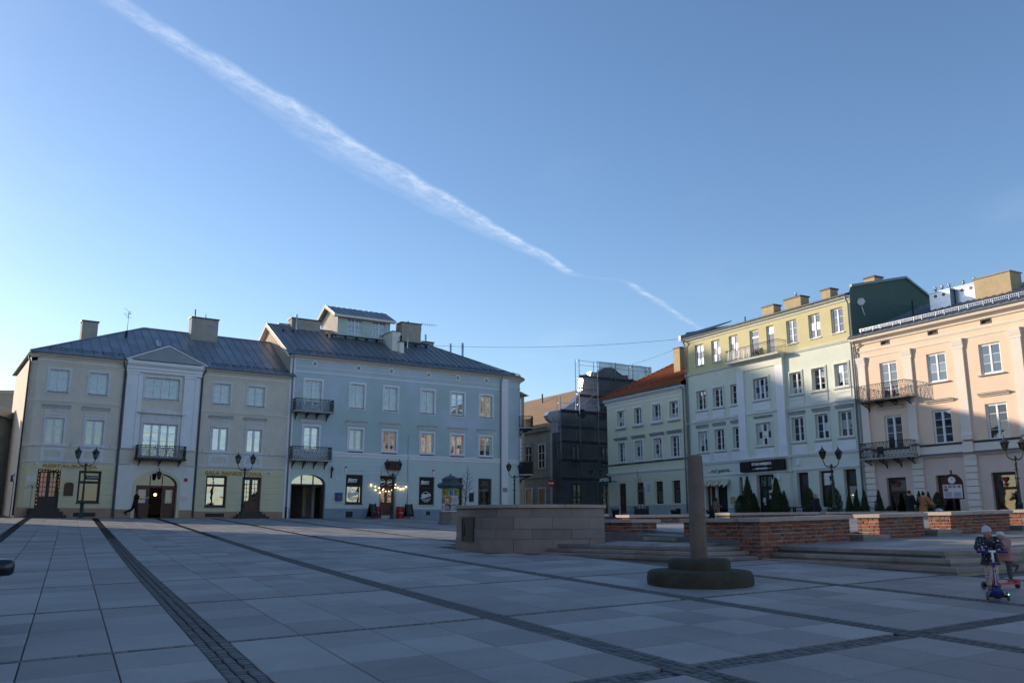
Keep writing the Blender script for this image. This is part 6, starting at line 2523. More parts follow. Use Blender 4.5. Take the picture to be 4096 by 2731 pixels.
C.roof_plane([(12.3, -.5, 17.2), (30.38, -.5, 17.2), (30.38, 6.2, 19.2), (12.3, 6.2, 19.2)], 'roof_zinc', .8, 9)
C.roof_plane([(30.38, 11.4, 17.1), (12.3, 11.4, 17.1), (12.3, 6.2, 19.2), (30.38, 6.2, 19.2)], 'roof_zinc', 1.2, 9)
b = C.mb()
for P_, Q_ in (((0.2, 17.98), (6.2, 19.4)), ((11.2, 17.2), (6.2, 19.4))):
    b.add([(30.3, P_[0], P_[1]), (30.3, Q_[0], Q_[1]), (30.5, Q_[0], Q_[1]), (30.5, P_[0], P_[1]), (30.3, P_[0], P_[1] - .18), (30.3, Q_[0], Q_[1] - .18), (30.5, Q_[0], Q_[1] - .18), (30.5, P_[0], P_[1] - .18)], [(0, 1, 2, 3), (4, 5, 6, 7), (3, 2, 6, 7), (0, 3, 7, 4), (0, 1, 5, 4)])
b.add([(12.3, -.55, 17.1), (12.6, -.55, 17.1), (12.6, 5.5, 19.5), (12.3, 5.5, 19.5), (12.3, -.55, 17.55), (12.6, -.55, 17.55), (12.6, 5.5, 19.6), (12.3, 5.5, 19.6)], [(4, 5, 6, 7), (0, 1, 5, 4), (1, 2, 6, 5), (3, 0, 4, 7)])
b.build('verge', 'gutter', C.root)
C.chimney(21.15, 22.4, .8, 1.6, 17.2, 18.42, 'chimney_ochre', .1, 0, 'iron_brown')
C.chimney(23.55, 25.2, .8, 1.7, 17.2, 18.5, 'chimney_ochre', .1, 1, 'iron_brown')
C.chimney(27.2, 28.05, .8, 1.6, 17.2, 18.4, 'chimney_ochre', .1, 0, 'iron_brown')
C.chimney(29.4, 30.3, 2.9, 3.8, 18.0, 19.05, 'chimney_ochre', .1, 0, 'iron_brown')
C.flue(19.0, 1.0, 17.5, 18.1, .05, 'iron_black', False)
b = C.mb()
b.M = Matrix.Translation((30.62, .9, 16.75)) @ Matrix.Rotation(.5, 4, 'Z')
b.ring((0, 0), 0, .28, -.06, -.03, 6)
b.tube([(0, 0, 0), (.0, .1, -.3)], .04, 5)
b.tube([(0, .0, -.35), (.15, .05, -1.0)], .03, 5)
b.build('satellite_dish', 'letter_white', C.root)
for x in (19.75, 22.45):
    b = C.mb()
    b.tube([(x, -.24, 4.6), (x, -.42, 4.58), (x, -.45, 4.7)], .02, 5)
    b.lathe([(.05, 4.66), (.09, 4.92), (.12, 4.94), (.02, 5.04)], 6, (x, -.45), False)
    b.build('wall_lantern', 'iron_black', C.root)
for x0, x1, z0, z1, m_, y_ in ((22.75, 23.05, 4.62, 5.05, 'trim_white', -.34), (17.38, 17.85, 2.95, 3.5, 'chimney_ochre', -.12), (24.55, 24.78, 5.6, 5.95, 'letter_white', -.1)):
    b = C.mb()
    b.box(x0, x1, y_, .02, z0, z1)
    b.build('wall_box', m_, C.root)

# ---------------------------------------------------------------- E: peach house
E_ = House('peach_house', 'peach house with pale pilasters and two ornate iron balconies', ORG_E, ANG_E, 1.5, dx=30.5)
EX1 = 60.
nb = 8
uE = [(32.36 + 3.545 * k, 33.70 + 3.545 * k) for k in range(nb)]
ptsE = [30.66 + 3.62 * k for k in range(nb + 1)]
E_.wall(30.42, EX1, 5.56, 13.5, [hole(a, c, 10.12 if k else 9.46, 11.96, .22) for k, (a, c) in enumerate(uE)] + [hole(a, c, 6.24 if k else 5.62, 8.36, .22) for k, (a, c) in enumerate(uE)] +
        [hole(32.64 + 3.57 * k, 33.28 + 3.57 * k, 13.16, 13.40, .3) for k in range(nb)], 'plaster_peach')
gE = [(32.12 + 3.62 * k, 33.6 + 3.62 * k) for k in range(nb)]
E_.wall(30.42, EX1, 1.0, 5.56, [hole(a, c, 1.95, 4.34, .3) for a, c in gE], 'plaster_peach_gf', name='ground_floor_wall')
E_.shell(30.42, EX1, 12.0, 1.0, 13.9, 'plaster_peach')
for k, x in enumerate(ptsE[:-1]):
    w_ = .60
    b = E_.mb()
    b.box(x, x + w_, -.13, .02, 6.85, 11.95)
    b.prism([(.02, 11.95), (-.15, 11.95), (-.15, 12.0), (-.13, 12.05), (-.17, 12.2), (-.21, 12.42), (-.22, 12.55), (.02, 12.55)], x - .05, x + w_ + .05)
    b.prism([(.02, 6.36), (-.2, 6.36), (-.2, 6.66), (-.16, 6.72), (-.14, 6.85), (.02, 6.85)], x - .04, x + w_ + .04)
    b.build('pilaster', 'trim_peach', E_.root)
    b = E_.mb()
    b.box(x - .03, x + w_ + .03, -.16, .02, 5.62, 6.24)
    b.build('pilaster_pedestal', 'trim_peach', E_.root)
    for i in range(8):
        z0 = 1.98 + .40 * i
        b = E_.mb()
        b.prism([(.02, z0 + .015), (-.13, z0 + .015), (-.155, z0 + .04), (-.155, z0 + .36), (-.13, z0 + .385), (.02, z0 + .385)], x - .04, x + .74)
        b.build('quoin', 'trim_peach', E_.root)
    b = E_.mb()
    b.prism([(.02, 5.18), (-.13, 5.18), (-.15, 5.3), (-.18, 5.44), (.02, 5.44)], x - .05, x + .76)
    b.build('quoin_capital', 'trim_peach', E_.root)
E_.band(30.4, EX1, 6.14, 6.27, .16, 'sill_dark', cap=True)
E_.band(30.4, EX1, 5.62, 6.15, .05, 'trim_peach', 'frieze_band')
E_.mould(30.4, EX1, [(-.02, 5.42), (.14, 5.44), (.16, 5.48), (.22, 5.5), (.26, 5.54), (-.02, 5.66)], 'trim_peach', 'string_course')
b = E_.mb()
b.prism([(.02, 5.70), (-.30, 5.56), (-.30, 5.545), (.02, 5.665)], 30.4, EX1)
b.build('course_flashing', 'sill_dark', E_.root)
E_.band(30.42, EX1, 12.48, 12.56, .05, 'trim_peach', 'frieze_line', cap=True)
E_.band(30.42, EX1, 12.9, 13.02, .06, 'trim_peach', 'frieze_line', cap=True)
E_.mould(30.4, EX1, [(-.02, 13.44), (.1, 13.46), (.1, 13.54), (.18, 13.6), (.3, 13.66), (.46, 13.72), (.5, 13.82), (.5, 13.9), (-.02, 13.96)], 'trim_peach')
b = E_.mb()
b.box(30.42, EX1, -.05, .02, 1.3, 1.93)
b.build('plinth', 'trim_peach', E_.root)
for k in range(nb):
    x = 32.64 + 3.57 * k
    b = E_.mb()
    b.frame(x - .02, x + .66, 13.14, 13.42, .05, -.03, .02)
    b.box(x, x + .64, .12, .14, 13.16, 13.4)
    b.build('attic_vent', 'iron_brown', E_.root)
for k, (a, c) in enumerate(uE):
    if a > 47:
        continue
    E_.window(a, c, 10.12 if k else 9.46, 11.96, 2, 3 if k else 4, .14, 'frame_white', 'glass_sky', ('sides', 'curtain') if k == 1 else None, .09, sill=(.16, .14, .06, 'plinth_grey') if k else None, name='window' if k else 'balcony_window')
    E_.window(a, c, 6.24 if k else 5.62, 8.36, 2, 4 if k else 5, .14, 'frame_white', 'glass_dark' if k else 'glass_sky', ('full', 'curtain_grey'), .09, head=(.25, 8.96, .16, .26, 'trim_peach'), name='window' if k else 'balcony_window')
for k, (a, c) in enumerate(gE):
    if a > 47:
        continue
    E_.window(a + .02, c - .02, 1.97, 4.32, 1, 1, .22, 'frame_brown', 'glass_dark', None, .12, top_light=.78, name='shop_window')
    xm = (a + c) / 2
    b = E_.mb()
    hp = []
    for i in range(20):
        t = 2 * math.pi * i / 20
        hp.append((xm + .19 * math.sin(t) ** 3, 3.93 + .012 * (13 * math.cos(t) - 5 * math.cos(2 * t) - 2 * math.cos(3 * t) - math.cos(4 * t))))
    b.extrude(hp, .16, .18)
    b.build('heart_sign', mat('heart_red', (.25, .02, .02), .7), E_.root)
    if k == 2:
        b = E_.mb()
        b.box(a + .14, c - .14, .3, .31, 3.02, 3.3)
        b.build('roller_blind', 'curtain', E_.root)
    b = E_.mb()
    r2 = random.Random(k)
    for i in range(160):
        p = Vector((xm + r2.gauss(.1, .3), .55 + r2.uniform(-.1, .1), 2.25 + abs(r2.gauss(.15, .28))))
        d = Vector((r2.uniform(-1, 1), r2.uniform(-.4, .4), r2.uniform(-.6, 1))).normalized() * .13
        q = Vector((-d.z, 0, d.x)) * .35
        b.add([tuple(p - q), tuple(p + d), tuple(p + q), tuple(p - d * .6)], [(0, 1, 2, 3)])
    b.build('indoor_plant', mat('leaf_indoor', (.02, .06, .03), .8, .3, 6.0), E_.root)
E_.balcony(31.0, 34.9, .95, 9.42, 10.45, 'iron_brown', 'wood_grey', 'ovals', 4, .08)
o = E_.balcony(30.92, 34.8, .95, 5.6, 6.62, 'iron_black', 'plinth_grey', 'ovals', 4, .08)
b = E_.mb()
b.box(31.7, 32.15, -.5, -.1, 6.0, 6.05)
b.box(31.7, 32.15, -.12, -.08, 6.0, 6.4)
for x in (31.7, 32.11):
    for y in (-.5, -.14):
        b.box(x, x + .04, y, y + .04, 5.61, 6.0)
b.build('balcony_chair', 'iron_black', o)
E_.pipe([(30.62, -.45, 13.9), (30.7, -.35, 13.6), (30.62, -.1, 13.3), (30.62, -.1, 2.0)], 'pipe_grey', .06)
E_.gutter(30.42, EX1, -.56, 13.98, 'gutter', .085)
E_.roof_plane([(30.5, -.62, 13.98), (EX1, -.62, 13.98), (EX1, 7.7, 17.2), (30.5, 7.7, 17.2)], 'roof_zinc', .52, 9, seam=.05)
E_.roof_plane([(EX1, 16, 13.98), (30.5, 16, 13.98), (30.5, 7.7, 17.2), (EX1, 7.7, 17.2)], 'roof_zinc', 3.0, 9)
for k in range(9):
    E_.snow_guard(30.9 + 1.6 * k, 32.5 + 1.6 * k, .1, 14.4, .2, 'zinc_bright')
for x0, x1, z1, pots in ((33.75, 35.3, 17.0, 3), (35.35, 37.0, 17.12, 2)):
    b = E_.mb()
    y0, y1 = (4.0, 4.8) if x0 < 35 else (4.5, 5.3)
    b.box(x0, x1, y0, y1, 15.4, z1 - .06)
    ch = b.build('metal_clad_chimney', 'zinc_bright', E_.root)
    b = E_.mb()
    b.box(x0 - .06, x1 + .06, y0 - .06, y1 + .06, z1 - .055, z1)
    for i in range(1, 4):
        z = 15.9 + (z1 - 15.9) * i / 4
        b.box(x0 - .012, x1 + .012, y0 - .012, y1 + .012, z - .012, z + .012)
    b.build('chimney_cap', 'zinc_bright', ch)
    for i in range(pots):
        f = E_.mb()
        xx = x0 + (x1 - x0) * (i + .5) / pots
        f.lathe([(.07, z1), (.07, z1 + .25), (.12, z1 + .28), (.12, z1 + .31), (.06, z1 + .33), (.06, z1 + .4), (.15, z1 + .42), (.01, z1 + .46)], 8, (xx, y0 + .4))
        f.build('flue', 'steel_bright', ch)
    for i in range(2):
        b = E_.mb()
        b.ring((x0 + (x1 - x0) * (.3 + .4 * i), z1 - .3), 0, .12, y0 - .02, y0, 10)
        b.build('vent_disc', 'wood_grey', ch)
E_.chimney(37.0, 39.45, 4.1, 5.3, 15.2, 17.25, 'chimney_ochre', .08, 0, 'chimney_render')
E_.flue(33.4, 2.6, 15.2, 16.4, .06, 'iron_black', False)

# ---------------------------------------------------------------- F: gabled house behind scaffolding
OF = Vector((4.45, 95.0))
F = House('gabled_house', 'gabled baroque house under renovation with brown felt roof behind scaffold netting', OF, 30.0, 2.0)
# local x along the gable front, y back along the street side
GW = 15.6
gm_ = GW / 2
half = [(0, 12.2), (-.5, 12.6), (-.75, 13.3), (-.5, 13.9), (.2, 14.2), (1.4, 14.7), (2.6, 15.8), (3.5, 17.1), (3.9, 18.0), (4.0, 19.2), (4.05, 20.4), (4.5, 20.9), (5.1, 20.6), (5.2, 21.4), (5.9, 21.3), (6.5, 21.7), (7.1, 22.35), (gm_, 22.5)]
half = [(x, z if z < 12.3 else 12.2 + (z - 12.2) * .66) for x, z in half]
outline = [(0, 1.5)] + half + [(GW - x, z) for x, z in half[::-1][1:]] + [(GW, 1.5)]
b = F.mb()
b.extrude([(x, z) for x, z in outline], .0, .55)
b.build('gable_wall', 'plaster_new', F.root)
b = F.mb()
for (xa, za), (xb, zb2) in zip(half, half[1:]):
    b.add([(xa, -.12, za + .02), (xb, -.12, zb2 + .02), (xb, .68, zb2 + .02), (xa, .68, za + .02)], [(0, 1, 2, 3)])
    b.add([(GW - xa, -.12, za + .02), (GW - xb, -.12, zb2 + .02), (GW - xb, .68, zb2 + .02), (GW - xa, .68, za + .02)], [(0, 1, 2, 3)])
    b.add([(xa, -.12, za + .02), (xb, -.12, zb2 + .02), (xb, -.12, zb2 - .06), (xa, -.12, za - .06)], [(0, 1, 2, 3)])
b.build('gable_flashing', 'zinc_bright', F.root)
b = F.mb()
b.box(3.4, GW - 3.4, -.18, .0, 16.2, 16.4)
b.box(0, GW, -.18, .0, 12.4, 12.7)
b.box(0, GW, -.15, .0, 6.3, 6.6)
b.build('string_course', 'plaster_new', F.root)
for k, (xc, z0, z1) in enumerate(((3.0, 7.6, 9.8), (7.0, 7.6, 9.8), (3.0, 3.2, 5.6), (7.0, 2.2, 5.6), (6.6, 12.9, 14.6))):
    F.window(xc - .6, xc + .6, z0, z1, 2, 3, -.05, 'frame_brown', 'glass_dark', None, .08, surround=(.16, .06), sm='plaster_new')
b = F.mb()
b.ring((3.9, 13.4), 0, .55, -.03, -.015, 20)
b.build('oval_opening', 'room_dark', F.root)
# street side
F.wall(0.02, .5, 1.5, 12.0, [], 'plaster_old', y=.3)
b = F.mb()
b.add([(.0, .55, 1.5), (.0, 24, 1.5), (.0, 24, 11.6), (.0, .55, 11.6)], [(0, 1, 2, 3)])
b.box(-.3, .0, .55, 24, 11.4, 11.75)
b.box(-.12, .0, .55, 24, 6.3, 6.5)
b.build('street_wall', 'plaster_old', F.root)
for k, y in enumerate((2.2, 5.0, 7.8)):
    for z0, z1, sh in ((7.4, 9.8, 0), (2.3, 5.0, 1)):
        b = F.mb()
        b.frame(-.3, .3, 0, 0, .1, 0, .1) if False else None
        b.box(-.08, .02, y - .75, y + .75, z0 - .12, z0)
        b.box(-.08, .02, y - .75, y - .6, z0, z1 + .1)
        b.box(-.08, .02, y + .6, y + .75, z0, z1 + .1)
        b.box(-.1, .02, y - .8, y + .8, z1 + .1, z1 + .25)
        o = b.build('window_surround', 'trim_worn', F.root)
        b = F.mb()
        b.box(-.03, .0, y - .6, y + .6, z0, z1)
        b.build('dark_window', 'room_dark' if not sh else 'door_dark', o)
        if not sh:
            b = F.mb()
            b.box(-.06, -.02, y - .05, y + .05, z0, z1)
            for f in (1 / 3, 2 / 3):
                b.box(-.05, -.02, y - .6, y + .6, z0 + (z1 - z0) * f - .03, z0 + (z1 - z0) * f + .03)
            b.build('glazing_bars', 'frame_white_old', o)
F.shell(.02, GW, 24, 1.5, 11.6, 'plaster_old', False, True, y0=.56)
zrF = 17.2
F.roof_plane([(-.45, 26, 11.75), (-.45, .55, 11.75), (gm_, .55, zrF), (gm_, 26, zrF)], 'roof_felt', 2.4, .95, seam=0, thick=.015)
F.roof_plane([(GW + .45, .55, 11.75), (GW + .45, 26, 11.75), (gm_, 26, zrF), (gm_, .55, zrF)], 'roof_felt', 6, 3.0, seam=0)
F.flue(6.2, 12.0, 16.0, 17.3, .09, 'iron_black', False)
# scaffold and net (things of their own)
scf = thing('scaffold', 'steel tube scaffold with red toe boards standing against the gabled house', 'scaffold', (OF.x, OF.y, 2.0), R(30.0))
b = MB(-2.0)
xs = [0.1, 2.6, 5.1, 7.6, 10.1, 12.6]
for i, x in enumerate(xs):
    top = 14.9 if i == 0 else 19.3
    for y in (-1.5, -.75):
        b.tube([(x, y, 2.0), (x, y, top)], .045, 6)
for z in (4.2, 6.2, 8.2, 10.2, 12.2, 14.2, 15.4, 17.2, 19.1):
    x0 = xs[0] if z < 15 else xs[1]
    b.tube([(x0, -1.5, z), (xs[-1], -1.5, z)], .03, 5)
    b.tube([(x0, -1.5, z - .5), (xs[-1], -1.5, z - .5)], .022, 5)
    for x in xs:
        if x >= x0:
            b.tube([(x, -1.5, z), (x, -.75, z)], .03, 5)
for i in range(4):
    z = 2.2 + 3.9 * i
    b.tube([(xs[1], -1.55, z), (xs[3], -1.55, z + 3.9)], .03, 5)
b.build('tube_frame', 'steel_bright', scf)
for z in (6.0, 8.0, 10.0, 11.6, 13.3, 15.2, 17.3):
    b = MB(-2.0)
    x0 = xs[0] if z < 14 else xs[1]
    b.box(x0, xs[-1], -1.48, -.8, z - .05, z)
    b.box(x0, xs[-1], -1.46, -1.43, z, z + .2)
    b.build('toe_board', 'iron_brown' if z in (17.3, 6.0) else mat('board_red', (.14, .025, .025), .7, .2, 4.0), scf)
net = bpy.data.materials.new('dust_sheet')
net.use_nodes = True
Nn, Ln = net.node_tree.nodes, net.node_tree.links
Nn.clear()
tr_ = Nn.new('ShaderNodeBsdfTransparent')
df_ = Nn.new('ShaderNodeBsdfDiffuse')
df_.inputs[0].default_value = (.035, .045, .05, 1)
nz_ = Nn.new('ShaderNodeTexNoise')
nz_.inputs['Scale'].default_value = .5
nz_.inputs['Detail'].default_value = 5
mr_ = Nn.new('ShaderNodeMapRange')
mr_.inputs[3].default_value, mr_.inputs[4].default_value = .45, .82
tcn_ = Nn.new('ShaderNodeTexCoord')
Ln.new(tcn_.outputs['Object'], nz_.inputs['Vector'])
Ln.new(nz_.outputs[0], mr_.inputs[0])
mx_ = Nn.new('ShaderNodeMixShader')
Ln.new(mr_.outputs[0], mx_.inputs[0])
Ln.new(tr_.outputs[0], mx_.inputs[1])
Ln.new(df_.outputs[0], mx_.inputs[2])
ou_ = Nn.new('ShaderNodeOutputMaterial')
Ln.new(mx_.outputs[0], ou_.inputs[0])
MATS['dust_sheet'] = net


def sheet(x0, x1, z0, z1, y, nx, nz, amp, bm_):
    vs, fs = [], []
    for j in range(nz + 1):
        for i in range(nx + 1):
            x, z = x0 + (x1 - x0) * i / nx, z0 + (z1 - z0) * j / nz
            vs.append((x, y + amp * noise.noise(Vector((x * .7, z * .35, 3.1))), z))
    for j in range(nz):
        for i in range(nx):
            fs.append((j * (nx + 1) + i, j * (nx + 1) + i + 1, (j + 1) * (nx + 1) + i + 1, (j + 1) * (nx + 1) + i))
    bm_.add(vs, fs, True)


b = MB(-2.0)
sheet(-.15, 5.1, 2.0, 13.5, -1.72, 20, 40, .25, b)
sheet(5.1, 12.7, 2.0, 19.2, -1.72, 28, 50, .22, b)
vs = [(-.15, -1.7 + 1.6 * k / 6, z) for k in range(7) for z in (2.0, 11.0)]
b.add(vs, [(2 * k, 2 * k + 2, 2 * k + 3, 2 * k + 1) for k in range(6)], True)
nt = b.build('scaffold_net', 'dust_sheet', None, (OF.x, OF.y, 2.0), R(30.0))
tag(nt, 'dark translucent dust net hung over the scaffold of the gabled house', 'netting')
# ---------------------------------------------------------------- houses outside the frame and in the gap on the left
def plain_house(name, label, org, ang, zb, L, Wd, ze, zr, m, rm='roof_zinc', bays=4, floors=3, gf=None, frame_m='frame_white', hip=True, gm='glass_sky'):
    H = House(name, label, org, ang, zb)
    fh = (ze - zb) / floors
    bw = L / bays
    hs = []
    for f in range(floors):
        for k in range(bays):
            x = bw * (k + .5)
            hs.append((x - .55, x + .55, zb + fh * f + .9, zb + fh * f + 2.7))
    H.wall(0, L, zb - 1, ze, [hole(*h, .2) for h in hs], m)
    H.shell(0, L, Wd, zb - 1, ze, m)
    for h in hs:
        H.window(*h, 2, 3, .12, frame_m, gm, None, surround=(.14, .04), sill=(.1, .1, .06, 'sill_dark'))
    H.mould(0, L, [(-.02, ze - .3), (.1, ze - .28), (.2, ze - .12), (.35, ze - .04), (.35, ze + .04), (-.02, ze + .06)], 'trim_cream')
    H.band(0, L, zb + fh - .1, zb + fh + .1, .1, 'trim_white', cap=True)
    i = min(L, Wd) / 2 if hip else .0
    y = Wd / 2
    b = H.mb()
    e = .4
    b.add([(-e, -e, ze), (L + e, -e, ze), (L - i, y, zr), (i, y, zr)], [(0, 1, 2, 3)])
    b.add([(-e, Wd + e, ze), (L + e, Wd + e, ze), (L - i, y, zr), (i, y, zr)], [(0, 1, 2, 3)])
    b.add([(-e, -e, ze), (-e, Wd + e, ze), (i, y, zr)], [(0, 1, 2)])
    b.add([(L + e, -e, ze), (L + e, Wd + e, ze), (L - i, y, zr)], [(0, 1, 2)])
    b.build('roof', rm, H.root)
    H.chimney(L * .3, L * .3 + 1.0, y - .9, y - .2, zr - 1.5, zr + .8)
    return H


# row on the left side of the square; it keeps the paving in shade
d_ = unit(-61.9)
p_ = Vector((-36.5, 50.0))
for k, (L, m, ze, zr, lab) in enumerate(((13, 'plaster_beige', 12.6, 16.2, 'beige three storey house opposite the peach house, first after the side street'),
                                         (12, 'plaster_pink', 13.4, 17.0, 'pink three storey house in the row opposite the peach house'),
                                         (14, 'plaster_orange', 12.8, 16.5, 'orange three storey house in the row opposite the peach house'),
                                         (14, 'plaster_sand', 13.2, 16.8, 'sand coloured three storey house closing the row opposite the peach house'))):
    q_ = p_ + d_ * L
    zb_ = gz(*((p_ + q_) / 2))
    # the facade looks to the square, so its left end is the far corner seen from the square
    plain_house('town_house', lab, q_, -61.9 + 180, zb_, L, 12, ze, zr, m)
    p_ = q_ + d_ * .02
# row behind the camera, mirrored in the windows
p_ = Vector((36.0, -16.0))
d_ = unit(207.0)
for k, (L, m, ze, zr, lab) in enumerate(((14, 'plaster_pink', 12.0, 15.5, 'rose house of the row facing the restaurant house across the square'),
                                         (13, 'plaster_orange', 12.8, 16.5, 'terracotta house of the row facing the restaurant house across the square'),
                                         (14, 'plaster_lemon', 11.8, 15.2, 'lemon house of the row facing the restaurant house across the square'),
                                         (14, 'plaster_peach', 12.4, 16.0, 'apricot house of the row facing the restaurant house across the square'))):
    q_ = p_ + d_ * L
    plain_house('town_house', lab, p_, 207.0, gz(*((p_ + q_) / 2)), L, 11, ze, zr, m)
    p_ = q_ + d_ * .02

# street house behind the teal corner house
oS = B.world(19.2, 30.0)
plain_house('street_house', 'brown gabled street house hidden behind the teal corner house', Vector((oS.x, oS.y)), ANG_B - 90, 2.0, 16.5, 10, 14.6, 16.6, 'plaster_beige', 'roof_felt', 5, 3, hip=False)

# unseen church beyond the left edge, shaped to cast the right row's shadow
sh, pr = Vector((math.cos(R(SUN_AZ)), math.sin(R(SUN_AZ)))), Vector((math.sin(R(SUN_AZ)), -math.cos(R(SUN_AZ))))
tanE = math.tan(R(SUN_EL))
DC = 152.0
chp = thing('church', 'tall brick parish church rising beyond the row opposite the peach house', 'church', (*(sh * DC + pr * 74), 1.5), math.atan2(pr.y, pr.x))
prof_ = [(61.6, 7.0), (63.9, 8.0), (67.1, 9.4), (70.8, 11.0), (73.4, 11.75), (75.5, 9.9), (80, 8.8), (86, 7.5)]  # outline follows the shadow edge wanted on the right row
b = MB(-1.5)
zc3 = lambda S: S + tanE * DC
b.extrude([(61.6 - 74, 0)] + [(l - 74, zc3(S)) for l, S in prof_] + [(86 - 74, 0)], 0, 1.2)
b.build('front_wall', mat('church_brick', (.26, .1, .06), .9, .25, 3.0), chp)
b = MB(-1.5)
for (l0, S0), (l1, S1) in zip(prof_, prof_[1:]):
    b.add([(l0 - 74, 1.2, zc3(S0)), (l1 - 74, 1.2, zc3(S1)), (l1 - 74, 30, zc3(S1)), (l0 - 74, 30, zc3(S0))], [(0, 1, 2, 3)])
b.build('roof', 'roof_tile', chp)
b = MB(-1.5)
for x in (61.6 - 74, 86 - 74):
    b.box(x - .3, x + .3, 1.2, 30, 0, zc3(7.0 if x < 0 else 7.5))
b.build('side_wall', 'church_brick', chp)

# ---------------------------------------------------------------- slice of the side street left of the restaurant house
oL = at_depth(-260, 84.0)
HL = House('mansard_house', 'white plaster house with black mansard dormers in the side street on the left', Vector((oL.x, oL.y)), 8.0, 2.3)
Lw = 9.2
hsL = [(x - .5, x + .5, z0, z1) for x in (1.4, 3.9, 6.4) for z0, z1 in ((5.7, 7.7),)]
HL.wall(0, Lw, 1.0, 8.9, [hole(*h, .2) for h in hsL] + [hole(x - .6, x + .6, 2.4, 4.7, .2) for x in (1.4, 3.9, 6.4)], 'plaster_grey')
HL.shell(0, Lw, 9, 1.0, 8.9, 'plaster_grey')
for h in hsL:
    HL.window(*h, 2, 2, .12, 'frame_white', 'glass_dark', None, surround=(.14, .05))
for x in (1.4, 3.9, 6.4):
    HL.window(x - .58, x + .58, 2.42, 4.68, 1, 1, .15, 'frame_white', 'glass_dark', None, top_light=.5, name='shop_window')
HL.band(0, Lw + .1, 5.0, 5.2, .12, 'trim_white', cap=True)
HL.mould(0, Lw + .2, [(-.02, 8.4), (.1, 8.44), (.14, 8.6), (.3, 8.75), (.4, 8.86), (.4, 8.96), (-.02, 8.98)], 'trim_white')
HL.balcony(3.0, 9.0, .8, 5.5, 6.4, 'iron_black', 'plinth_grey', 'bars', 4)
b = HL.mb()
b.add([(-.2, -.3, 8.95), (Lw + .25, -.3, 8.95), (Lw - .2, .8, 11.2), (.0, .8, 11.2)], [(0, 1, 2, 3)])
b.add([(Lw + .25, -.3, 8.95), (Lw + .25, 9, 8.95), (Lw - .2, 8, 11.2), (Lw - .2, .8, 11.2)], [(0, 1, 2, 3)])
b.add([(0, .8, 11.2), (Lw - .2, .8, 11.2), (Lw - .2, 8, 11.3), (0, 8, 11.3)], [(0, 1, 2, 3)])
b.build('mansard_roof', mat('roof_slate', (.018, .019, .021), .6, .2, 4.0), HL.root)
for x in (2.6, 6.2):
    b = HL.mb()
    b.frame(x - .5, x + .5, 9.2, 10.6, .12, -.1, .8)
    b.prism([(-.2, 10.6), (.9, 10.6), (.9, 10.7), (-.2, 10.7)], x - .6, x + .6)
    o = b.build('dormer', 'frame_white', HL.root)
    b = HL.mb()
    b.add([(x - .4, -.02, 9.3), (x + .4, -.02, 9.3), (x + .4, -.02, 10.5), (x - .4, -.02, 10.5)], [(0, 1, 2, 3)])
    b.build('pane', 'glass_sky', o)
oL2 = at_depth(-330, 100.0)
plain_house('block_house', 'bare beige gable of a taller house behind the mansard house', Vector((oL2.x, oL2.y)), 4.0, 2.6, 12.0, 8, 16.5, 16.9, 'plaster_beige', 'roof_zinc', 1, 4, hip=False)
oL3 = Vector((-36.3 - 8 * math.cos(R(-2)), 60.3))
plain_house('corner_house', 'dark corner house at the mouth of the side street, frame edge', Vector((oL3.x, oL3.y)), -2.0, 2.0, 8.0, 3, 8.8, 9.6, 'plaster_old', 'roof_zinc_dark', 3, 2, hip=False)
# ------------------------------------------------------------------ street lamps
def on_row(px, off, H='E'):
    """ground point in front of a facade: picture column px, off metres out from the wall"""
    O, d = {'E': (ORG_E, DE), 'A': (ORG_A, unit(ANG_A)), 'B': (ORG_B, unit(ANG_B))}[H]
    n = Vector((d.y, -d.x))
    if n.dot(-O) < 0:
        n = -n
    r = at_depth(px, 1.0)
    r = Vector((r.x, r.y))
    P = O + n * off
    t = P.dot(n) / r.dot(n)
    p = r * t
    return Vector((p.x, p.y, gz(p.x, p.y)))


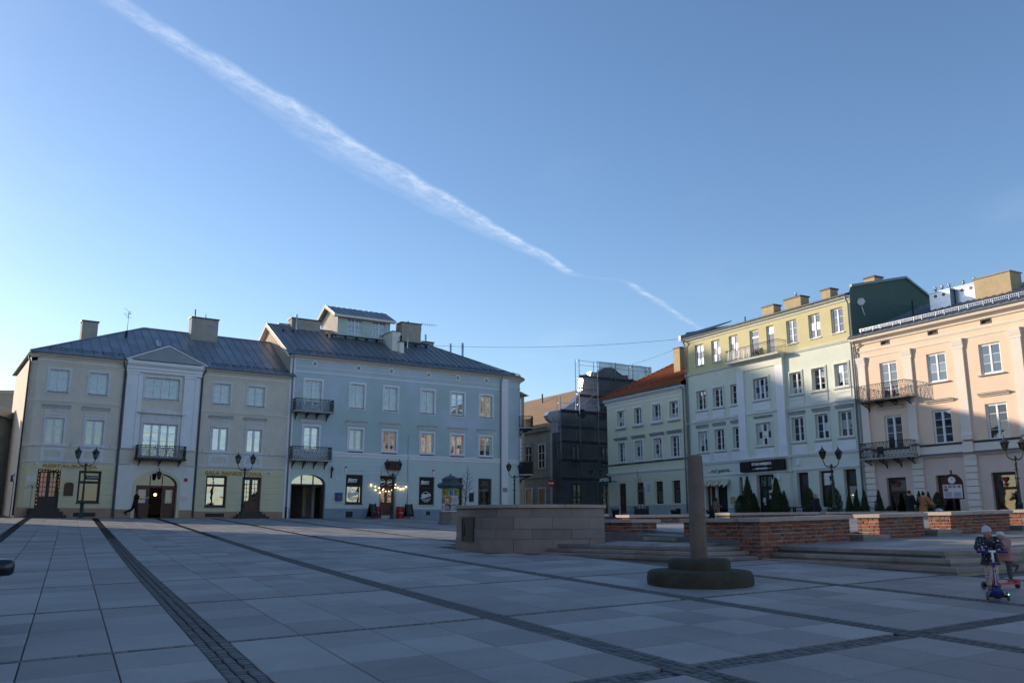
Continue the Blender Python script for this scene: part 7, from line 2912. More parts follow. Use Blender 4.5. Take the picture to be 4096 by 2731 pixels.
def make_lamp(label, loc, rz):
    root = thing('street_lamp', label, 'street lamp', loc, rz, 'old style lamps round the square')
    b = MB()
    b.lathe([(.17, -.1), (.17, .06), (.14, .1), (.14, .2), (.115, .25), (.11, .9), (.135, .93), (.135, .98), (.10, 1.02), (.085, 1.06)], 12)
    b.build('base', 'iron_green', root)
    b = MB()
    b.lathe([(.075, 1.05), (.062, 1.6), (.055, 2.4), (.05, 2.95), (.075, 2.97), (.075, 3.02), (.05, 3.05), (.045, 3.15), (.09, 3.2), (.10, 3.26), (.06, 3.33), (.02, 3.38)], 12)
    b.lathe([(.055, 2.20), (.16, 2.24), (.16, 2.255), (.055, 2.27)], 10)
    b.tube([(0, -.01, 2.62), (-.14, -.01, 2.70)], .016, 5)
    b.tube([(0, -.01, 2.62), (.12, -.01, 2.68)], .016, 5)
    b.build('pole', 'iron_green', root)
    for sg in (-1, 1):
        b = MB()
        pts = []
        for k in range(11):
            t = k / 10
            a = -math.pi / 2 + t * math.pi / 2
            pts.append((sg * (.06 + .44 * t ** .8), 0, 3.22 + .36 * t ** 3.2 + (-.02 * math.sin(t * math.pi))))
        b.tube(pts, .026, 6)
        b.tube([(sg * .5, 0, 3.58), (sg * .5, 0, 3.66)], [.028, .05], 8)
        b.ball((sg * .26, 0, 3.235), .04, 8, 6)
        b.tube([(sg * .08, 0, 3.12), (sg * .2, 0, 3.18), (sg * .3, 0, 3.26)], .014, 5)
        b.build('arm', 'iron_green', root)
        L = MB()
        z0 = 3.64
        w0, w1, hh = .105, .20, .36
        n = 6
        cor = lambda w, i: (sg * .5 + w * math.cos(math.pi * (2 * i + 1) / n), w * math.sin(math.pi * (2 * i + 1) / n))
        L.lathe([(.02, z0 - .02), (.06, z0), (.115, z0 + .03), (.115, z0 + .05), (.10, z0 + .055)], 6, (sg * .5, 0), False)
        for i in range(n):
            a, c = cor(w0, i), cor(w1, i)
            L.tube([(a[0], a[1], z0 + .05), (c[0], c[1], z0 + .05 + hh)], .012, 4, False)
        zt = z0 + .05 + hh
        for i in range(n):
            a, c = cor(w1, i), cor(w1, (i + 1) % n)
            L.tube([(a[0], a[1], zt), (c[0], c[1], zt)], .016, 4, False)
            p = cor(w1 + .06, i)
            L.tube([(a[0], a[1], zt), (p[0], p[1], zt + .06)], [.016, .006], 4, False)
        lan = L.build('lantern', 'iron_green', root)
        for i in range(n):
            P = MB()
            a, c, d, e = cor(w0, i), cor(w0, (i + 1) % n), cor(w1, (i + 1) % n), cor(w1, i)
            P.add([(a[0], a[1], z0 + .055), (c[0], c[1], z0 + .055), (d[0], d[1], zt), (e[0], e[1], zt)], [(0, 1, 2, 3)])
            P.build('pane', 'glass_lamp', lan)
        P = MB()
        P.lathe([(w1 + .03, zt), (w1 + .01, zt + .03), (.12, zt + .13), (.05, zt + .20), (.05, zt + .23), (.03, zt + .25), (.035, zt + .28), (.012, zt + .30), (.022, zt + .33), (.004, zt + .38)], 6, (sg * .5, 0), False)
        P.build('lantern_roof', 'iron_green', lan)
        P = MB()
        P.ball((sg * .5, 0, z0 + .2), .05, 8, 6, 1, 1, 1.5)
        P.build('bulb', 'letter_white', lan)
    return root


lamps = [(on_row(323, 2.4, 'A'), 34, 'two lantern street lamp before the restaurant lettering'),
         (on_row(968, 3.6, 'A'), 34, 'two lantern street lamp before the banquet hall door'),
         (on_row(1567, 3.2, 'B'), 32, 'two lantern street lamp beside the bistro door'),
         (at_depth(2058, 67.), 30, 'two lantern street lamp at the rounded corner of the teal house'),
         (at_depth(2386, 75.), 25, 'two lantern street lamp before the scaffold net'),
         (at_depth(3341, 50.), 10, 'two lantern street lamp before the mint house, cable on its pole'),
         (at_depth(4088, 44.5), 8, 'two lantern street lamp before the peach house, frame edge')]
proto = None
for p, rz, lab in lamps:
    loc = (p.x, p.y, gz(p.x, p.y))
    if proto is None:
        proto = make_lamp(lab, loc, R(rz))
    else:
        c = copy_thing(proto, loc, R(rz), lab)
    if p.x > 10:                                  # late sun put into the pane colour: amber glass on these lamps
        for o in list(COL.objects)[-60:]:
            if o.name.startswith('pane') and o.parent and o.parent.name.startswith('lantern') and o.data.materials[0].name == 'glass_lamp':
                o.data = o.data.copy()
                o.data.materials[0] = MATS['glass_amber']

# ------------------------------------------------------------------ advertising column
p = at_depth(1800, 52.0)
kz = gz(p.x, p.y)
kio = thing('advertising_column', 'round advertising column with posters under a stepped octagonal hood', 'advertising column', (p.x, p.y, kz), R(10))
b = MB()
b.lathe([(.72, -.1), (.72, .12), (.66, .14), (.66, .22)], 8, (0, 0), False)
b.lathe([(.62, .2), (.62, .62), (.66, .64), (.66, .70), (.5, .72)], 8, (0, 0), False)
for i in range(8):
    a = 2 * math.pi * (i + .5) / 8
    b.M = Matrix.Rotation(a, 4, 'Z')
    b.frame(-.2, .2, .28, .56, .05, -.60, -.575)
b.M = None
b.build('stone_base', 'wall_granite', kio)
b = MB()
b.lathe([(.50, .70), (.50, 2.05), (.3, 2.06)], 24)
b.build('drum', 'trim_white', kio)
b = MB()
b.lathe([(.5, 2.04), (.72, 2.08), (.80, 2.2), (.74, 2.34), (.52, 2.40), (.50, 2.42), (.50, 2.56), (.56, 2.58), (.3, 2.74), (.06, 2.82), (.05, 2.88), (.01, 2.92)], 8, (0, 0), False)
b.build('hood', 'pipe_dark', kio)
pr_ = random.Random(11)
pal = [(.6, .58, .54), (.05, .16, .4), (.5, .05, .05), (.55, .4, .05), (.1, .3, .12), (.65, .62, .6), (.25, .3, .4), (.45, .15, .12), (.02, .02, .03), (.35, .5, .1)]
for row, (z0, z1) in enumerate(((.76, 1.14), (1.16, 1.60), (1.62, 2.02))):
    a = 0
    k = 0
    while a < 2 * math.pi - .3:
        da = pr_.uniform(.5, .95)
        c = pal[(k * 3 + row * 4) % 10]
        c2 = pal[(k * 7 + row * 2 + 5) % 10]
        mm = mat('poster_%d_%d' % (row, k), c, .8, .35, 5.0, two=(c2, 4.0 + k))
        b = MB()
        n = 5
        for q in range(n):
            t0, t1 = a + da * q / n, a + da * (q + 1) / n
            b.add([(.506 * math.cos(t0), .506 * math.sin(t0), z0), (.506 * math.cos(t1), .506 * math.sin(t1), z0), (.506 * math.cos(t1), .506 * math.sin(t1), z1), (.506 * math.cos(t0), .506 * math.sin(t0), z1)], [(0, 1, 2, 3)], True)
        po = b.build('poster', mm, kio)
        b = MB()
        for q in range(4):
            zz = z0 + .05 + .07 * q
            t0, t1 = a + .06, a + da * pr_.uniform(.5, .9)
            for u in range(3):
                s0, s1 = t0 + (t1 - t0) * u / 3, t0 + (t1 - t0) * (u + 1) / 3
                b.add([(.51 * math.cos(s0), .51 * math.sin(s0), zz), (.51 * math.cos(s1), .51 * math.sin(s1), zz), (.51 * math.cos(s1), .51 * math.sin(s1), zz + .022), (.51 * math.cos(s0), .51 * math.sin(s0), zz + .022)], [(0, 1, 2, 3)])
        b.build('print_lines', 'letter_white' if sum(c) < .9 else 'letter_black', po)
        a += da + .04
        k += 1


# ------------------------------------------------------------------ things before the bistro
def sandwich_board(label, p, rz):
    root = thing('sandwich_board', label, 'sandwich board', p, rz, 'chalk boards before the bistro')
    for sg in (-1, 1):
        b = MB()
        h, w_, d = 1.12, .33, .32
        for x in (-w_, w_ - .05):
            b.add([(x, sg * d, 0), (x + .05, sg * d, 0), (x + .05, 0, h), (x, 0, h), (x, sg * (d + .03), 0), (x + .05, sg * (d + .03), 0), (x + .05, sg * .03, h), (x, sg * .03, h)], [(0, 1, 2, 3), (4, 5, 6, 7), (0, 3, 7, 4), (1, 2, 6, 5), (0, 1, 5, 4), (2, 3, 7, 6)])
        b.build('frame', 'door_wood', root)
        b = MB()
        f = lambda z: sg * (d * (1 - z / h) + .02)
        b.add([(-w_ + .05, f(.14), .14), (w_ - .05, f(.14), .14), (w_ - .05, f(1.06), 1.06), (-w_ + .05, f(1.06), 1.06)], [(0, 1, 2, 3)])
        pn = b.build('chalk_panel', 'sign_black', root)
        b = MB()
        for k in range(6):
            z = .95 - .11 * k
            b.add([(-.18 + .02 * (k % 3), f(z) + sg * .004, z), (.16 - .03 * (k % 2), f(z) + sg * .004, z), (.16, f(z + .02) + sg * .004, z + .02), (-.18, f(z + .02) + sg * .004, z + .02)], [(0, 1, 2, 3)])
        b.build('chalk_lines', 'curtain', pn)
    return root


sandwich_board('chalk sandwich board left of the bistro door, next to the half hidden red barrel', on_row(1489, 1.6, 'B'), R(55))
sandwich_board('chalk sandwich board right of the bistro door, beside the whole red barrel', on_row(1634, .9, 'B'), R(45))


def barrel(label, p, rz):
    root = thing('steel_barrel', label, 'barrel', p, rz, 'red drink barrels by the bistro door')
    b = MB()
    b.lathe([(.01, 0), (.29, 0), (.30, .02), (.29, .06), (.29, .28), (.305, .30), (.29, .32), (.29, .58), (.305, .60), (.29, .62), (.29, .84), (.30, .88), (.28, .89), (.27, .86), (.01, .86)], 20)
    b.build('drum', mat('barrel_red', (.42, .02, .018), .45, .1, 4.0, spec=.5), root)
    me = lettering(root, 'Coca-Cola', 'letter_white', 0, .44, -.31, .36, .14, shear=.35, extrude=.004, bold=.004)
    return root


barrel('red steel barrel right of the bistro door', on_row(1600, .55, 'B'), R(28))
barrel('red steel barrel half hidden behind the left chalk board', on_row(1502, .7, 'B'), R(28))
p = on_row(1517, .35, 'B')
ea = thing('picture_frame_board', 'wood framed board leaning by the bistro doorstep', 'board', p, R(32))
b = MB()
b.frame(-.16, .16, .0, .86, .04, -.05, .0)
b.build('frame', 'wood_grey', ea)
b = MB()
b.box(-.12, .12, -.03, -.01, .04, .82)
b.build('panel', 'sign_black', ea)


# ------------------------------------------------------------------ street furniture before the pharmacy
def litter_bin(label, p):
    root = thing('litter_bin', label, 'litter bin', p, 0, 'slatted iron litter bins')
    n = 26
    for k in range(n):
        a = 2 * math.pi * k / n
        b = MB()
        c, s_ = math.cos(a), math.sin(a)
        b.tube([(.27 * c, .27 * s_, .06), (.29 * c, .29 * s_, .35), (.33 * c, .33 * s_, .62), (.40 * c, .40 * s_, .70)], .018, 4, False)
        b.build('slat', 'iron_black', root)
    b = MB()
    b.lathe([(.25, .04), (.26, .6), (.01, .6)], 16)
    b.lathe([(.40, .69), (.41, .71), (.39, .72)], 24)
    b.lathe([(.01, -.02), (.28, -.02), (.28, .06), (.01, .06)], 16)
    b.build('liner', 'iron_black', root)
    return root


litter_bin('slatted iron litter bin below the pharmacy sign', on_row(2463, 3.0))
litter_bin('slatted iron litter bin below the last pharmacy window', on_row(2701, 2.4))
litter_bin('slatted iron litter bin under the striped awning', on_row(2845, 1.6))
p = on_row(2513, 3.2)
be = thing('park_bench', 'backless bench with curled iron legs beside the planter', 'bench', p, R(-20))
for k in range(4):
    b = MB()
    b.box(-.85, .85, -.22 + .115 * k, -.13 + .115 * k, .43, .47)
    b.build('seat_slat', 'wood_grey', be)
for x in (-.6, .6):
    b = MB()
    b.tube([(x, -.3, .0), (x, -.22, .06), (x, -.12, .22), (x, -.18, .42)], .028, 6)
    b.tube([(x, .3, .0), (x, .22, .06), (x, .12, .22), (x, .18, .42)], .028, 6)
    b.tube([(x, -.12, .22), (x, .12, .22)], .022, 6)
    b.tube([(x, -.2, .42), (x, .2, .42)], .03, 6)
    b.build('leg', 'iron_black', be)


def bare_tree(name, label, p, h, seed, parent_cat='tree', r0=.035, lean=.0, first=.25, dens=1.0):
    root = thing(name, label, parent_cat, p)
    r2 = random.Random(seed)
    b = MB()
    pts, rs = [], []
    for k in range(9):
        t = k / 8
        pts.append((lean * t + .03 * math.sin(t * 7 + seed), .02 * math.cos(t * 5 + seed), h * t))
        rs.append(r0 * (1 - .85 * t) + .004)
    b.tube(pts, rs, 7)
    b.build('trunk', 'bark', root)
    c = MB()

    def branch(p0, d, L, r, depth):
        P = [Vector(p0)]
        v = Vector(d)
        n = 5
        for k in range(n):
            v = (v + Vector((r2.uniform(-.25, .25), r2.uniform(-.25, .25), r2.uniform(-.05, .25)))).normalized()
            P.append(P[-1] + v * (L / n))
        c.tube([tuple(q) for q in P], [r * (1 - .8 * i / n) + .002 for i in range(n + 1)], 4, False)
        if depth:
            for i in range(2, n + 1):
                for _ in range(2):
                    if r2.random() < .8:
                        w_ = (v + Vector((r2.uniform(-1, 1), r2.uniform(-1, 1), r2.uniform(-.3, .6))) * .8).normalized()
                        branch(P[i], w_, L * r2.uniform(.35, .6), r * .55, depth - 1)
    k = 0
    n = int(16 * dens)
    for i in range(n):
        t = first + (1 - first) * i / n
        a = i * 2.4 + seed
        q = Vector(pts[0]).lerp(Vector(pts[-1]), t)
        q = Vector((lean * t, 0, h * t))
        L = h * .22 * (1.15 - t)
        branch(q, (math.cos(a), math.sin(a), .55), L, r0 * .45 * (1.1 - t) + .003, 1 if L > .25 else 0)
    c.build('crown', 'bark', root)
    return root


p = on_row(2567, 3.0)
pl = thing('planter_box', 'black square iron planter with corner knobs below the pharmacy window', 'planter', p, R(-15))
b = MB()
b.box(-.5, .5, -.5, .5, .08, .78)
b.build('box', 'iron_black', pl)
for sx in (-1, 1):
    for sy in (-1, 1):
        b = MB()
        b.box(sx * .52 - .04, sx * .52 + .04, sy * .52 - .04, sy * .52 + .04, 0, .86)
        b.ball((sx * .52, sy * .52, .92), .065, 8, 6)
        b.build('corner_post', 'iron_black', pl)
for sy in (-1, 1):
    b = MB()
    b.tube([(-.48, sy * .51, .1), (.48, sy * .51, .76)], .015, 4)
    b.tube([(.48, sy * .51, .1), (-.48, sy * .51, .76)], .015, 4)
    b.build('cross_bar', 'iron_black', pl)
b = MB()
b.box(-.47, .47, -.47, .47, .76, .785)
b.build('soil', 'bark', pl)
p2_ = p + Vector((0, 0, .75))
bare_tree('young_tree', 'bare young tree tied to stakes in the black planter', p2_, 3.5, 5, lean=-.25, first=.55, dens=.6)
st = thing('tree_stakes', 'wooden stakes with cross rail holding the planter tree', 'stakes', p2_)
for x in (-.27, .27):
    b = MB()
    b.tube([(x, 0, 0), (x, 0, 1.9)], .035, 6)
    b.build('stake', 'wood_grey', st)
b = MB()
b.box(-.38, .38, -.03, .03, 1.55, 1.62)
b.build('rail', 'wood_grey', st)
q = at_depth(1858, 60.)
bare_tree('young_tree', 'bare thin young tree beside the advertising column', (q.x, q.y, gz(q.x, q.y)), 3.75, 9, lean=.2, first=.3, dens=1.5)


# ------------------------------------------------------------------ clipped evergreens in pots
def make_thuja(seed, h=2.2, r=.42, shape=1.0):
    r2 = random.Random(seed)
    b = MB()
    n = 3200
    for k in range(n):
        t = r2.random() ** 1.15
        z = .12 + (h - .12) * t
        prof = (1 - t) ** .8 * (.55 + .45 * min(1, t * 6)) if shape >= 1 else math.sin(math.pi * min(1, .18 + t * .82)) ** .7
        a = r2.uniform(0, 2 * math.pi)
        lump = 1 + .5 * noise.noise(Vector((math.cos(a) * 1.6, math.sin(a) * 1.6, z * 2.4 + seed)))
        rad = r * prof * lump * (.55 + .45 * r2.random() ** .5)
        p = Vector((rad * math.cos(a), rad * math.sin(a), z))
        up = Vector((math.cos(a) * .35 + r2.uniform(-.25, .25), math.sin(a) * .35 + r2.uniform(-.25, .25), 1)).normalized()
        s_ = Vector((-math.sin(a) + r2.uniform(-.5, .5), math.cos(a) + r2.uniform(-.5, .5), r2.uniform(-.3, .3))).normalized()
        L, w_ = r2.uniform(.06, .15), r2.uniform(.016, .036)
        if r2.random() < .06:
            p = p * Vector((1.18, 1.18, 1.0)) if False else Vector((p.x * 1.2, p.y * 1.2, p.z + .04))
        b.add([tuple(p - s_ * w_), tuple(p + up * L * .5 - s_ * w_ * .8), tuple(p + up * L), tuple(p + up * L * .5 + s_ * w_), tuple(p + s_ * w_ * .5)], [(0, 1, 2, 3, 4)])
    cr = b.build('crown', 'leaf_thuja')
    return cr.data, cr


TH = []
for k, (h, r, s_) in enumerate(((2.2, .42, 1.0), (2.2, .40, 1.0), (2.2, .55, .9), (2.2, .46, 1.0))):
    me, o = make_thuja(20 + k, h, r, s_)
    TH.append(me)
    bpy.data.objects.remove(o)
pot = MB()
pot.lathe([(.01, 0), (.17, 0), (.22, .3), (.24, .32), (.24, .36), (.2, .36), (.01, .33)], 14)
pot_o = pot.build('pot', 'iron_black')
pot_me = pot_o.data
bpy.data.objects.remove(pot_o)
tk = MB()
tk.tube([(0, 0, .2), (0, 0, 1.2)], [.03, .01], 6)
tk_o = tk.build('trunk', 'bark')
tk_me = tk_o.data
bpy.data.objects.remove(tk_o)
thujas = [(2966, 1.5, 1983, 2, 1.0, 'broad low evergreen in a pot left of the tall one by the restaurant door'),
          (2996, 1.7, 1917, 1, 1.15, 'tall slim evergreen in a pot left of the restaurant door'),
          (3020, 1.4, 1974, 3, 1.2, 'middle height evergreen in a pot touching the restaurant door'),
          (3112, 1.6, 1916, 0, 1.1, 'tall slim evergreen in a pot right of the restaurant door'),
          (3142, 1.4, 1966, 3, .9, 'shorter evergreen in a pot beside the black bicycle stands'),
          (3240, 1.5, 1952, 2, .75, 'round topped evergreen in a black pot behind the woman in the dark jacket'),
          (3343, 1.5, 1950, 2, .8, 'broad evergreen in a pot behind the lamp before the mint house'),
          (3402, 1.4, 1975, 3, .75, 'dark evergreen in a pot left of the mint house downpipe'),
          (3431, 1.5, 1969, 0, .75, 'evergreen in a pot before the mint house downpipe'),
          (3464, 1.6, 1963, 1, .8, 'evergreen in a pot before the first quoins of the peach house'),
          (3522, 1.3, 1962, 0, .75, 'single slim evergreen in a pot left of the first peach house window'),
          (3560, 1.2, 2023, 2, .8, 'small round evergreen in a pot under the first peach house window'),
          (3684, 1.2, 1967, 3, .75, 'evergreen in a pot behind the couple, left'),
          (3722, 1.2, 1970, 1, .75, 'evergreen in a pot behind the couple, right'),
          (3757, 1.3, 1971, 2, .75, 'broad evergreen in a pot behind the pram')]
for px, off, ytop, k, wd, lab in thujas:
    q = on_row(px, off)
    zt = at_depth(px, q.y, ytop).z
    hh = max(.5, zt - q.z - .25)
    root = thing('potted_evergreen', lab, 'evergreen', q, rnd.uniform(0, 6), 'potted evergreens along the right row')
    for me, nm, sc, dz in ((pot_me, 'pot', (1, 1, 1), 0), (TH[k], 'crown', (hh / 2.2 * wd * .9 + .25, hh / 2.2 * wd * .9 + .25, hh / 2.2), .25), (tk_me, 'trunk', (1, 1, hh / 2.2), .2)):
        o = bpy.data.objects.new(nm, me)
        COL.objects.link(o)
        o.parent = root
        o.scale = sc
        o.location = (0, 0, dz)

for px, lab in ((3160, 'first black bicycle stand next to the restaurant door evergreens'), (3200, 'second black bicycle stand, below the paper sign'), (3242, 'third black bicycle stand behind the woman in the dark jacket')):
    q = on_row(px, 1.9)
    root = thing('bicycle_stand', lab, 'bicycle stand', q, R(ANG_E), 'black bicycle stands')
    b = MB()
    b.box(-.42, -.34, -.04, .04, 0, .95)
    b.box(.34, .42, -.04, .04, 0, .95)
    b.box(-.34, .34, -.04, .04, .87, .95)
    b.build('hoop', 'iron_black', root)

# ------------------------------------------------------------------ information board
q = at_depth(3822, 44.0)
q = Vector((q.x, q.y, gz(q.x, q.y)))
ib = thing('information_board', 'brown arched information board with white circle and printed sheet', 'information board', q, R(-28))
z0, z1 = 2.62 - q.z, 3.86 - q.z
b = MB()
b.tube([(0, .05, -.05), (0, .05, z1 + .12)], .05, 8)
b.ball((0, .05, z1 + .16), .055, 8, 6)
b.lathe([(.14, -.02), (.12, .25), (.06, .3)], 10, (0, .05))
b.build('post', 'iron_black', ib)
w_ = .5
arc = [(w_ * math.cos(math.pi * k / 14), (z1 - .48) + .48 * math.sin(math.pi * k / 14)) for k in range(15)]
b = MB()
b.extrude([(-w_, z0), (w_, z0)] + arc, -.04, .02)
b.build('panel', mat('board_brown', (.045, .012, .012), .5, .1, 5.0), ib)
b = MB()
b.box(-.43, .43, -.05, -.042, z0 + .06, z0 + .72)
sh_ = b.build('printed_sheet', mat('paper_white', (.62, .63, .66), .7, .03, 5.0), ib)
b = MB()
for k in range(4):
    b.box(-.40 + .205 * k, -.24 + .205 * k, -.054, -.049, z0 + .55, z0 + .69)
b.box(-.40, -.2, -.054, -.049, z0 + .38, z0 + .53)
b.build('photo_print', mat('photo_tones', (.16, .14, .13), .7, .7, 14.0, two=((.4, .34, .32), 9.0)), sh_)
b = MB()
for cx_ in (-.2, .22):
    for k in range(8):
        b.box(cx_ - .18, cx_ + .18 - .03 * (k % 3), -.053, -.049, z0 + .33 - .032 * k, z0 + .345 - .032 * k)
b.build('text_lines', 'curtain_grey', sh_)
b = MB()
b.ring((0, z1 - .3), 0, .17, -.06, -.042, 24)
ci = b.build('round_label', 'paper_white', ib)
lettering(ib, 'P', 'curtain_grey', .02, z1 - .25, -.062, None, .16, extrude=.003)

# ------------------------------------------------------------------ traffic signs
q = at_depth(2205, 88.)
q = Vector((q.x, q.y, gz(q.x, q.y)))
ns = thing('no_entry_sign', 'round red no entry sign on a grey pole in the street by the scaffold', 'traffic sign', q, R(5))
b = MB()
b.tube([(0, .04, -.1), (0, .04, 3.3)], .035, 8)
b.build('pole', 'pipe_grey', ns)
b = MB()
b.ring((0, 3.15), 0, .36, -.02, .0, 24)
pt = b.build('disc', 'sign_red', ns)
b = MB()
b.box(-.27, .27, -.03, -.021, 3.08, 3.22)
b.build('bar', 'letter_white', pt)
q = at_depth(38, 57.)
q = Vector((q.x, q.y, gz(q.x, q.y)))
ow = thing('one_way_sign', 'blue one way arrow sign on a pole by the corner of the restaurant house', 'traffic sign', q, R(20))
b = MB()
b.tube([(0, .04, -.1), (0, .04, 2.75)], .035, 8)
b.build('pole', 'pipe_dark', ow)
b = MB()
b.box(-.2, .2, -.02, .0, 2.2, 2.62)
pt = b.build('plate', 'sign_blue', ow)
b = MB()
b.extrude([(-.035, 2.25), (.035, 2.25), (.035, 2.45), (.1, 2.45), (0, 2.58), (-.1, 2.45), (-.035, 2.45)], -.03, -.021)
b.build('arrow', 'letter_white', pt)
q = A.world(.95, -.35)
tp = thing('plant_pot', 'tall dark pot with bare twigs left of the restaurant door steps', 'plant pot', (q.x, q.y, gz(q.x, q.y)))
b = MB()
b.lathe([(.01, 0), (.12, 0), (.16, .55), (.14, .56), (.01, .5)], 4, (0, 0), False)
b.build('pot', 'iron_black', tp)
b = MB()
b.tube([(0, 0, .5), (.0, 0, 1.9)], .012, 5)
for k in range(8):
    b.tube([(0, 0, 1.8 + .02 * k), (.2 * math.cos(k), .2 * math.sin(k), 1.9 + .03 * k), (.34 * math.cos(k), .34 * math.sin(k), 1.75)], .006, 4)
b.build('twigs', 'bark', tp)
# overhead cables
for (pa, pb, sag, lab) in ((B.world(12.8, 6.0, 17.1), C.world(.3, .3, 17.4), .5, 'thin overhead cable from the teal house roof to the mint house'),
                           (F.world(7.8, 1.0, 18.7), C.world(.2, .3, 16.9), .25, 'thin overhead cable from the scaffolded gable to the mint house')):
    b = MB()
    pts = []
    for k in range(25):
        t = k / 24
        v = pa.lerp(pb, t)
        v.z -= sag * 4 * t * (1 - t)
        pts.append(tuple(v - pa))
    b.tube(pts, .013, 4)
    o = b.build('overhead_cable', 'iron_black', None, pa)
    tag(o, lab, 'cable')

# ------------------------------------------------------------------ parked car at the left edge, only its mirror in the picture
mp_ = at_depth(6, 10.0, 2268)
ca_ = R(212)
co_ = Vector((mp_.x, mp_.y)) - Vector((-1.04 * math.cos(ca_) - .4 * math.sin(ca_), -1.04 * math.sin(ca_) + .4 * math.cos(ca_)))
car = thing('parked_car', 'dark blue parked car, only its door mirror inside the frame', 'car', (co_.x, co_.y, gz(co_.x, co_.y)), ca_)
zz = mp_.z - gz(co_.x, co_.y)
cm = mat('car_paint', (.012, .016, .03), .25, .03, 4.0, spec=.6)
b = MB()
secs = [(-2.1, .55, .45, .62), (-1.9, .78, .30, .85), (-1.2, .88, .22, .95), (0, .89, .22, .97), (1.2, .88, .22, .93), (1.9, .80, .28, .78), (2.15, .58, .42, .62)]
vs, fs = [], []
for y, hw, zl, zh in secs:
    for a in range(12):
        t = 2 * math.pi * a / 12
        cx_, sz_ = math.cos(t), math.sin(t)
        vs.append((hw * math.copysign(abs(cx_) ** .45, cx_), y, (zl + zh) / 2 + (zh - zl) / 2 * math.copysign(abs(sz_) ** .5, sz_)))
for j in range(len(secs) - 1):
    for a in range(12):
        fs.append((j * 12 + a, j * 12 + (a + 1) % 12, (j + 1) * 12 + (a + 1) % 12, (j + 1) * 12 + a))
fs += [tuple(range(12)), tuple(range((len(secs) - 1) * 12, len(secs) * 12))]
b.add(vs, fs, True)
b.build('body', cm, car)
b = MB()
b.add([(-.76, -1.3, .93), (.76, -1.3, .93), (.76, 1.1, .93), (-.76, 1.1, .93), (-.6, -.8, 1.45), (.6, -.8, 1.45), (.6, .45, 1.47), (-.6, .45, 1.47)], [(4, 5, 6, 7), (0, 1, 5, 4), (1, 2, 6, 5), (2, 3, 7, 6), (3, 0, 4, 7)])
b.build('cabin', 'glass_dark', car)
b = MB()
b.add([(-.6, -.8, 1.452), (.6, -.8, 1.452), (.6, .45, 1.472), (-.6, .45, 1.472)], [(0, 1, 2, 3)])
b.build('roof', cm, car)
for x in (-.8, .8):
    for y in (-1.35, 1.35):
        b = MB()
        b.M = Matrix.Translation((x, y, .32)) @ Matrix.Rotation(math.pi / 2, 4, 'Y')
        b.lathe([(.2, -.1), (.3, -.1), (.32, -.06), (.32, .06), (.3, .1), (.2, .1)], 20)
        wh = b.build('wheel', 'iron_black', car)
        b = MB()
        b.M = Matrix.Translation((x, y, .32)) @ Matrix.Rotation(math.pi / 2, 4, 'Y')
        b.lathe([(.01, -.06), (.2, -.09), (.21, .09), (.01, .06)], 14)
        b.build('rim', 'steel_bright', wh)
for sg in (-1, 1):
    b = MB()
    b.tube([(sg * .82, .42, zz - .07), (sg * .95, .4, zz - .03)], .03, 6)
    vs, fs = [], []
    for j, (yy, sc) in enumerate(((.30, .80), (.34, 1.0), (.42, 1.0), (.48, .86), (.51, .55), (.52, .1))):
        for a in range(16):
            t = 2 * math.pi * a / 16
            cx_, sz_ = math.cos(t), math.sin(t)
            vs.append((sg * 1.04 + .13 * sc * math.copysign(abs(cx_) ** .5, cx_), yy, zz + .095 * sc * math.copysign(abs(sz_) ** .5, sz_)))
    for j in range(5):
        for a in range(16):
            fs.append((j * 16 + a, j * 16 + (a + 1) % 16, (j + 1) * 16 + (a + 1) % 16, (j + 1) * 16 + a))
    b.add(vs, fs, True)
    m1 = b.build('door_mirror', cm, car)
    b = MB()
    b.ball((sg * 1.04, .30, zz), .1, 12, 8, 1.0, .1, .7)
    b.build('mirror_glass', 'steel_bright', m1)
# ------------------------------------------------------------------ people
mat('skin', (.42, .24, .18), .6, .06, 8.0, spec=.3)
mat('hair_dark', (.02, .014, .011), .7, .3, 30.0)
mat('hair_fair', (.33, .25, .17), .7, .3, 30.0)
mat('hair_brown', (.07, .04, .025), .7, .3, 30.0)
mat('cloth_black', (.012, .012, .014), .9, .2, 8.0)
mat('cloth_navy', (.014, .018, .03), .9, .2, 8.0)
mat('cloth_tan', (.22, .15, .105), .92, .12, 6.0)
mat('cloth_camel', (.33, .16, .06), .92, .1, 6.0)
mat('cloth_white', (.62, .58, .6), .9, .08, 8.0)
mat('cloth_jeans', (.02, .06, .16), .9, .15, 8.0)
mat('cloth_grey', (.07, .075, .085), .9, .15, 8.0)
mat('cloth_pink', (.36, .19, .18), .88, .1, 8.0)
mat('hat_lilac', (.55, .48, .56), .95, .06, 30.0, bump=.3, bscale=120)
mat('hat_white', (.62, .58, .60), .95, .06, 30.0, bump=.3, bscale=120)
mat('shoe_black', (.01, .01, .011), .6, .1, 8.0)
mat('boot_taupe', (.13, .10, .085), .8, .15, 10.0)
mat('eye_dark', (.01, .008, .008), .2, 0)
mat('lip', (.25, .08, .075), .5, .05)


